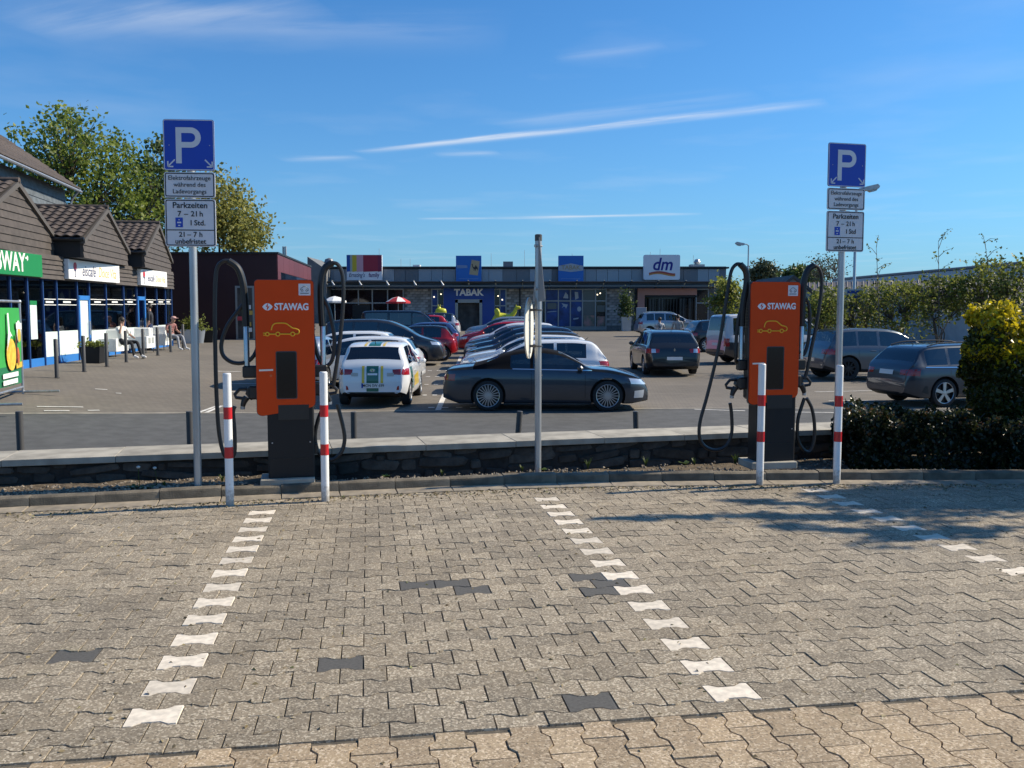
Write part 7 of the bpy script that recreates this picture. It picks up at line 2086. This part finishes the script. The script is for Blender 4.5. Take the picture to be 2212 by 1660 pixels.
# ------------------------------------------------------------------ street lamps
def lamp(u, Y, vt, arm, label, sign=False):
    p = at(u, vt, Y); g = lot_z(p.x, Y); h = p.z - g
    t = thing('street_lamp', label, 'street lamp', (p.x, Y, g), 0, 'street lamps of the car park')
    mb = MB(); mb.lathe([(.085, 0), (.08, 1.2), (.06, 1.25), (.045, h)], 12); mb.build('pole', M['galv'], t)
    mb = MB(); mb.tube([(0, 0, h - .05), (arm * .12, 0, h + .05), (arm * .3, 0, h + .07)], .035, 8); mb.build('arm', M['galv'], t)
    mb = MB(); mb.prism([(arm * .28, h + .02), (arm * .40, h - .02), (arm * .95, h + .06), (arm * 1.0, h + .14), (arm * .9, h + .22), (arm * .34, h + .12)], -.13, .13); hd = mb.build('lamp_head', M['alu'], t, sm=30)
    mb = MB(); mb.prism([(arm * .5, h - .005), (arm * .62, h - .06), (arm * .85, h - .02), (arm * .92, h + .055)], -.10, .10); mb.build('lamp_glass', M['pale_board'], hd, sm=30)
    if sign:
        for (v0, v1, kind) in ((625, 650, 'a'), (651, 676, 'b')):
            z0, z1 = at(u, v1, Y).z - g, at(u, v0, Y).z - g
            mb = MB(); mb.prism(rrect(-.42, .42, z0, z1, .03), -.10, -.115); pl_ = mb.build('zone_plate', M['alu'] if kind == 'a' else M['panel_light'], t, sm=None)
            if kind == 'b':
                mb = MB(); zc = (z0 + z1) / 2; r = (z1 - z0) * .46
                mb.tube([(r * math.cos(q), -.12, zc + r * math.sin(q)) for q in [i * math.pi / 12 for i in range(24)]], .022, 6, closed=True); mb.build('ring', M['sign_black'], pl_)
                put_text('10', r * 1.1, M['sign_black'], pl_, 0, zc, y=-.118, off=.006)
            else:
                for dz, wd in ((.25, .55), (-.25, .4)):
                    mb = MB(); mb.box((0, -.118, (z0 + z1) / 2 + dz * (z1 - z0)), (wd, .004, .10)); mb.build('faded_print', M['tabak_blue'], pl_, sm=None)
    return t
lamp(1617, 62, 530, -.9, 'street lamp with its head to the left behind the right charger')
lamp(1851, 33, 412, .78, 'street lamp carrying a speed sign with a 10, behind the right parking sign', True)

# ------------------------------------------------------------------ posts in front of the cafe
for i, (u, v) in enumerate(((123, 817), (182, 804), (231, 793), (273, 783), (310, 775), (341, 768), (369, 761), (396, 756))):
    p = on_lot(u, v)
    t = thing('cafe_post', ['grey post by the fast food banner, nearest of the row', 'grey post beside the dark planter, second of the row', 'grey post between the dark planter and the first white armchair', 'grey post at the right arm of the first armchair',
                            'grey post by the black trousered person\'s feet', 'grey post between second and third armchair', 'grey post at the third armchair\'s right side', 'grey post beside the man in the check shirt, last of the row'][i], 'post', p, 0, 'grey posts in front of the cafe')
    mb = MB(); mb.lathe([(.05, -.05), (.05, .985), (.044, .995), (0, 1.0)], 16); mb.build('post', M['post_grey'], t)
    mb = MB(); mb.lathe([(.075, 0), (.075, .012), (.05, .015)], 16); mb.build('foot_ring', M['post_grey'], t)

# ------------------------------------------------------------------ armchairs and planters
M['wicker'] = mat('white_wicker', (.72, .72, .70), .6, var=.05, vscale=30); M['wicker_grey'] = mat('mesh_infill', (.32, .34, .33), .7)
M['cushion'] = mat('white_cushion', (.78, .77, .73), .8)
for i, (u, v) in enumerate(((252, 772), (318, 764), (357, 757))):
    p = on_lot(u, v)
    t = thing('armchair', ['white lounge armchair beside the dark planter, nearest', 'white lounge armchair in the middle of the row', 'white lounge armchair nearest the maroon building'][i], 'armchair', p, fang - R(90) + R(4 * i - 4), 'white lounge armchairs outside the cafe')
    w, d, h = .80, .95, .62
    for sx in (-1, 1):
        mb = MB(); mb.box((-w / 2 + sx * (w / 2 - .04), d / 2, .40), (.08, d, .44), bev=.01); ar = mb.build('arm', M['wicker'], t)
        for k in (0, 1):
            mb = MB(); mb.box((-w / 2 + sx * (w / 2 + .002), d * (.3 + .38 * k), .46), (.006, d * .26, .22)); mb.build('mesh_insert', M['wicker_grey'], ar, sm=None)
    mb = MB(); mb.box((-w / 2, .06, .40), (w - .17, .10, .44), bev=.01); mb.build('apron', M['wicker'], t)
    mb = MB(); mb.box((-w / 2, d - .06, .55), (w - .17, .10, .74), bev=.02); mb.build('backrest', M['wicker'], t)
    mb = MB(); mb.box((-w / 2, d / 2 - .02, .43), (w - .18, d - .28, .16), bev=.04); mb.box((-w / 2, d - .2, .72), (w - .2, .16, .42), bev=.05); mb.build('cushion', M['cushion'], t)
    for sx in (.06, w - .06):
        for sy in (.06, d - .06):
            mb = MB(); mb.tube([(-sx, sy, 0), (-sx, sy, .2)], .018, 6); mb.build('leg', M['post_grey'], t)
def planter(u, v, w, h, m, label, plant, rnd=False, n=260):
    p = on_lot(u, v); t = thing('planter', label, 'planter', p, fang - R(90), 'planters outside the cafe')
    mb = MB()
    if rnd: mb.lathe([(w * .36, 0), (w * .5, h), (w * .44, h), (w * .42, h - .05)], 20)
    else:
        mb.add([(-w * .42, -w * .42, 0), (w * .42, -w * .42, 0), (w * .42, w * .42, 0), (-w * .42, w * .42, 0), (-w / 2, -w / 2, h), (w / 2, -w / 2, h), (w / 2, w / 2, h), (-w / 2, w / 2, h), (-w * .45, -w * .45, h), (w * .45, -w * .45, h), (w * .45, w * .45, h), (-w * .45, w * .45, h), (-w * .45, -w * .45, h - .06), (w * .45, -w * .45, h - .06), (w * .45, w * .45, h - .06), (-w * .45, w * .45, h - .06)],
               [[3, 2, 1, 0], [0, 1, 5, 4], [1, 2, 6, 5], [2, 3, 7, 6], [3, 0, 4, 7], [4, 5, 9, 8], [5, 6, 10, 9], [6, 7, 11, 10], [7, 4, 8, 11], [8, 9, 13, 12], [9, 10, 14, 13], [10, 11, 15, 14], [11, 8, 12, 15], [12, 13, 14, 15]])
    mb.build('pot', m, t)
    pts = rng.normal(size=(n, 3)) * np.array([w * .28, w * .28, plant * .4]) + np.array([0, 0, h + plant * .45]); pts[:, 2] = np.maximum(pts[:, 2], h - .03)
    leaf_cloud('plant', pts, .075, rng.uniform(.1, 1, n), M['leaf_shrub'], t)
planter(203, 784, .62, .50, M['anthracite'], 'dark square planter beside the blue cafe door', .14)
planter(407, 742, .55, .62, M['wicker'], 'white planter with a yellow green shrub by the maroon wall', .5)
planter(427, 742, .70, .60, M['panel_light'], 'grey round planter with a yellow green shrub by the maroon wall', .5, True)
planter(447, 740, .80, .55, M['anthracite'], 'dark square planter against the maroon wall, rightmost', .10, n=80)

# ------------------------------------------------------------------ banner on a tube frame
bp = on_lot(50, 852)
t = thing('banner_stand', 'green food banner on a tubular frame at the left edge', 'banner', bp, R(104))
# local X runs from the near post to the far post
W_, H_ = 2.3, 2.05
W_ = 3.0
for x in (0, -W_):
    mb = MB(); mb.tube([(x, 0, 0), (x, 0, H_)], .028, 8); mb.build('frame_post', M['galv'], t)
    mb = MB(); mb.tube([(x, -.75, .05), (x, .35, .05)], .028, 8); mb.build('foot_tube', M['galv'], t)
for z in (.16, H_): 
    mb = MB(); mb.tube([(-W_, 0, z), (0, 0, z)], .028, 8); mb.build('cross_tube', M['galv'], t)
for x in (0, -W_): 
    mb = MB(); blob(mb, (x, 0, H_), (.045, .045, .045), 10); mb.build('corner_joint', M['galv'], t)
M['banner'] = mat('banner_green', (.035, .33, .06), .55, var=.12, vscale=1.5); M['banner_dark'] = mat('banner_dark_green', (.010, .15, .06), .55)
mb = MB(); nx_, nz_ = 24, 12; vs, fs = [], []
for j in range(nz_ + 1):
    for i in range(nx_ + 1):
        a, b = i / nx_, j / nz_; vs.append((-W_ + .08 + (W_ - .2) * a, -.015 + .022 * math.sin(9 * a + 3 * b) * math.sin(3.14 * b), .26 + (H_ - .40) * b))
fs = [[j * (nx_ + 1) + i, j * (nx_ + 1) + i + 1, (j + 1) * (nx_ + 1) + i + 1, (j + 1) * (nx_ + 1) + i] for j in range(nz_) for i in range(nx_)]
mb.add(vs, [f for k, f in enumerate(fs)], 0); 
for k in range(len(mb.m)): mb.m[k] = 1 if k // nx_ < 3 else 0
bn = mb.build('banner_cloth', [M['banner'], M['banner_dark']], t, sm=60)
def bprint(poly, m, nm, y=-.05): q = MB(); q.prism(poly, y, y - .004); return q.build(nm, m, bn, sm=None)
food = mat('food_print', (.70, .33, .03), .6, col2=(.80, .50, .06), vscale=8); red_food = mat('sauce_print', (.42, .10, .03), .6, var=.4, vscale=9)
bprint(circ(-.95, .92, .34, 18, ry=.34), food, 'food_print'); bprint(circ(-.47, .86, .13, 14, ry=.20), red_food, 'snack_print')
bprint([(-.62, .72), (-.50, .72), (-.50, 1.20), (-.53, 1.34), (-.59, 1.34), (-.62, 1.20)], mat('bottle_print', (.06, .012, .01), .5), 'bottle_print')
bprint(circ(-.34, 1.40, .16, 16, ry=.24), M['white_trim'], 'badge'); bprint(circ(-.34, 1.32, .12, 16, ry=.15), M['livery_yellow'], 'badge_centre', -.056)
bprint([(-.56, 1.46), (-.14, 1.44), (-.14, 1.58), (-.56, 1.60)], M['white_trim'], 'badge_ribbon', -.058)
bprint([(-1.25, 1.0), (-.95, 1.32), (-.82, 1.30), (-1.0, 1.42), (-1.05, 1.80), (-1.15, 1.80), (-1.12, 1.4)], M['white_trim'], 'outline_print')
bprint([(-1.6, .44), (-.50, .44), (-.50, .54), (-1.6, .54)], M['white_trim'], 'text_block'); bprint([(-1.6, .30), (-.56, .30), (-.56, .40), (-1.6, .40)], M['white_trim'], 'text_block'); bprint([(-.62, .60), (-.18, .62), (-.18, .74), (-.62, .72)], M['livery_yellow'], 'text_block')

# ------------------------------------------------------------------ people
M['skin'] = mat('skin', (.42, .24, .17), .55); M['hair_dark'] = mat('dark_hair', (.02, .014, .010), .6)
def cloth(nm, c): return mat(nm, c, .85)
def person(label, pos, yaw, joints, bones, rad, mats, hair=None, hair_mat=None, cap=None, scale=1.0):
    """bones: (joint a, joint b, material index); the body is one continuous skin"""
    t = thing('person', label, 'person', pos, yaw)
    names = list(joints); ix = {n: i for i, n in enumerate(names)}
    V_ = [tuple(c * scale for c in joints[n]) for n in names]; E_ = [(ix[a], ix[b]) for a, b, _ in bones]
    q = skin_mesh('body', V_, E_, [tuple(k * scale for k in rad[n]) if isinstance(rad[n], tuple) else rad[n] * scale for n in names], mats, 2, ix['pelvis'])
    segs = [(Vector(V_[ix[a]]), Vector(V_[ix[b]]), m) for a, b, m in bones]
    mi = []
    for p in q.polygons:
        c = p.center; best, bm_ = 1e9, 0
        for a, b, m in segs:
            d = b - a; k = max(0, min(1, (c - a).dot(d) / max(1e-9, d.length_squared))); dd = (c - (a + d * k)).length
            if dd < best: best, bm_ = dd, m
        mi.append(bm_)
    q.polygons.foreach_set('material_index', mi)
    link_mesh('body', q, t)
    h = Vector(V_[ix['head']])
    if hair:
        mb = MB(); f = hair
        blob(mb, (h.x - .018 * scale, h.y, h.z + .030 * scale), (.108 * scale, .098 * scale, .105 * scale), 14)
        if f == 'long': blob(mb, (h.x - .05 * scale, h.y, h.z - .07 * scale), (.075 * scale, .095 * scale, .15 * scale), 12)
        mb.build('hair', hair_mat, t)
    if cap:
        mb = MB(); blob(mb, (h.x - .005, h.y, h.z + .05), (.112, .105, .075), 14); mb.box((h.x + .12, h.y, h.z + .045), (.12, .14, .015), bev=.005); mb.build('cap', cap, t)
    # face: nose and ears, eyes
    mb = MB(); blob(mb, (h.x + .088 * scale, h.y, h.z - .012 * scale), (.022 * scale, .015 * scale, .022 * scale), 8); mb.build('nose', M['skin'], t)
    for s in (-1, 1):
        mb = MB(); blob(mb, (h.x + .0, h.y + s * .082 * scale, h.z), (.02 * scale, .012 * scale, .03 * scale), 8); mb.build('ear', M['skin'], t)
        mb = MB(); blob(mb, (h.x + .080 * scale, h.y + s * .032 * scale, h.z + .014 * scale), (.010 * scale, .012 * scale, .008 * scale), 8); mb.build('eye', M['hair_dark'], t)
    return t
RAD = dict(pelvis=(.15, .12), belly=(.14, .11), chest=(.165, .115), neck=.055, jaw=.068, head=.090, crown=.062, hipL=.088, hipR=.088, kneeL=.060, kneeR=.060, ankL=.042, ankR=.042, toeL=.034, toeR=.034, shL=.062, shR=.062, elL=.042, elR=.042, wrL=.030, wrR=.030, haL=.034, haR=.034)
BON = [('pelvis', 'belly', 0), ('belly', 'chest', 0), ('chest', 'neck', 0), ('neck', 'jaw', 2), ('jaw', 'head', 2), ('head', 'crown', 2), ('pelvis', 'hipL', 1), ('hipL', 'kneeL', 1), ('kneeL', 'ankL', 1), ('ankL', 'toeL', 3), ('pelvis', 'hipR', 1), ('hipR', 'kneeR', 1), ('kneeR', 'ankR', 1), ('ankR', 'toeR', 3),
       ('chest', 'shL', 0), ('shL', 'elL', 0), ('elL', 'wrL', 2), ('wrL', 'haL', 2), ('chest', 'shR', 0), ('shR', 'elR', 0), ('elR', 'wrR', 2), ('wrR', 'haR', 2)]
def standing(): return dict(pelvis=(0, 0, .95), belly=(.0, 0, 1.12), chest=(0, 0, 1.34), neck=(0, 0, 1.50), jaw=(.02, 0, 1.575), head=(.02, 0, 1.66), crown=(.01, 0, 1.73), hipL=(0, .10, .90), kneeL=(.03, .11, .50), ankL=(-.02, .12, .09), toeL=(.15, .13, .04), hipR=(0, -.10, .90), kneeR=(.05, -.11, .50), ankR=(.03, -.12, .09), toeR=(.20, -.13, .04),
                      shL=(0, .20, 1.42), elL=(-.02, .26, 1.14), wrL=(.06, .26, .92), haL=(.09, .25, .83), shR=(0, -.20, 1.42), elR=(-.02, -.26, 1.14), wrR=(.08, -.25, .93), haR=(.12, -.24, .84))
def sitting(): return dict(pelvis=(0, 0, .56), belly=(-.05, 0, .72), chest=(-.08, 0, .94), neck=(-.06, 0, 1.10), jaw=(-.03, 0, 1.17), head=(-.02, 0, 1.26), crown=(-.03, 0, 1.33), hipL=(.06, .10, .53), kneeL=(.46, .13, .56), ankL=(.62, .14, .10), toeL=(.80, .15, .05), hipR=(.06, -.10, .53), kneeR=(.46, -.12, .54), ankR=(.54, -.12, .10), toeR=(.72, -.12, .05),
                      shL=(-.07, .20, 1.02), elL=(.02, .27, .80), wrL=(.22, .22, .70), haL=(.30, .20, .68), shR=(-.07, -.20, 1.02), elR=(.10, -.26, .84), wrR=(.12, -.20, 1.08), haR=(.07, -.15, 1.17))
p = on_lot(277, 776); 
person('seated person in white top and black trousers at the cafe, hand at head', (p.x - .25, p.y + .25, p.z), R(-20), sitting(), BON, RAD, [cloth('white_top', (.70, .68, .62)), cloth('black_trousers', (.012, .013, .016)), M['skin'], cloth('white_shoes', (.70, .70, .70))], 'long', M['hair_dark'])
s = sitting(); s['wrR'] = (.26, -.20, .74); s['haR'] = (.34, -.17, .72); s['elR'] = (.04, -.27, .80); s['chest'] = (.02, 0, .93); s['neck'] = (.09, 0, 1.07); s['jaw'] = (.14, 0, 1.12); s['head'] = (.17, 0, 1.20); s['crown'] = (.17, 0, 1.27); s['shL'] = (.03, .20, 1.0); s['shR'] = (.03, -.20, 1.0)
p = on_lot(377, 758)
person('seated person in red check shirt, cap and grey trousers outside the cafe', (p.x - .2, p.y + .2, p.z), R(-25), s, BON, RAD, [mat('check_shirt', (.16, .03, .03), .85, col2=(.40, .22, .20), vscale=22), cloth('grey_trousers', (.26, .27, .30)), M['skin'], cloth('pale_shoes', (.62, .62, .62))], cap=cloth('pale_cap', (.50, .30, .28)))
s = standing(); p = on_lot(300, 762); q_ = P0 + fd * fs_(305)
person('person in dark clothes standing in the right cafe doorway', (q_.x + .35, q_.y, lot_z(q_.x, q_.y)), R(190), s, BON, RAD, [cloth('dark_top', (.02, .022, .03)), cloth('blue_jeans', (.03, .05, .12)), M['skin'], cloth('dark_shoes', (.02, .02, .02))], 'short', M['hair_dark'])
p = at(1425, 700, 46)
person('person in a white patterned top behind the dark estate car, left of the pair', (p.x, 46, lot_z(p.x, 46)), R(95), standing(), BON, RAD, [mat('patterned_top', (.10, .10, .10), .85, col2=(.75, .74, .72), vscale=7), cloth('navy_trousers', (.02, .025, .04)), M['skin'], cloth('dark_shoes2', (.02, .02, .02))], 'short', M['hair_dark'], scale=.955)
p = at(1464, 700, 46)
person('taller person in a pale grey shirt behind the dark estate car, right of the pair', (p.x, 46, lot_z(p.x, 46)), R(80), standing(), BON, RAD, [mat('grey_shirt', (.16, .15, .14), .85, col2=(.42, .40, .37), vscale=4), cloth('dark_trousers', (.025, .025, .03)), M['skin'], cloth('dark_shoes3', (.02, .02, .02))], 'short', M['hair_dark'], scale=1.03)
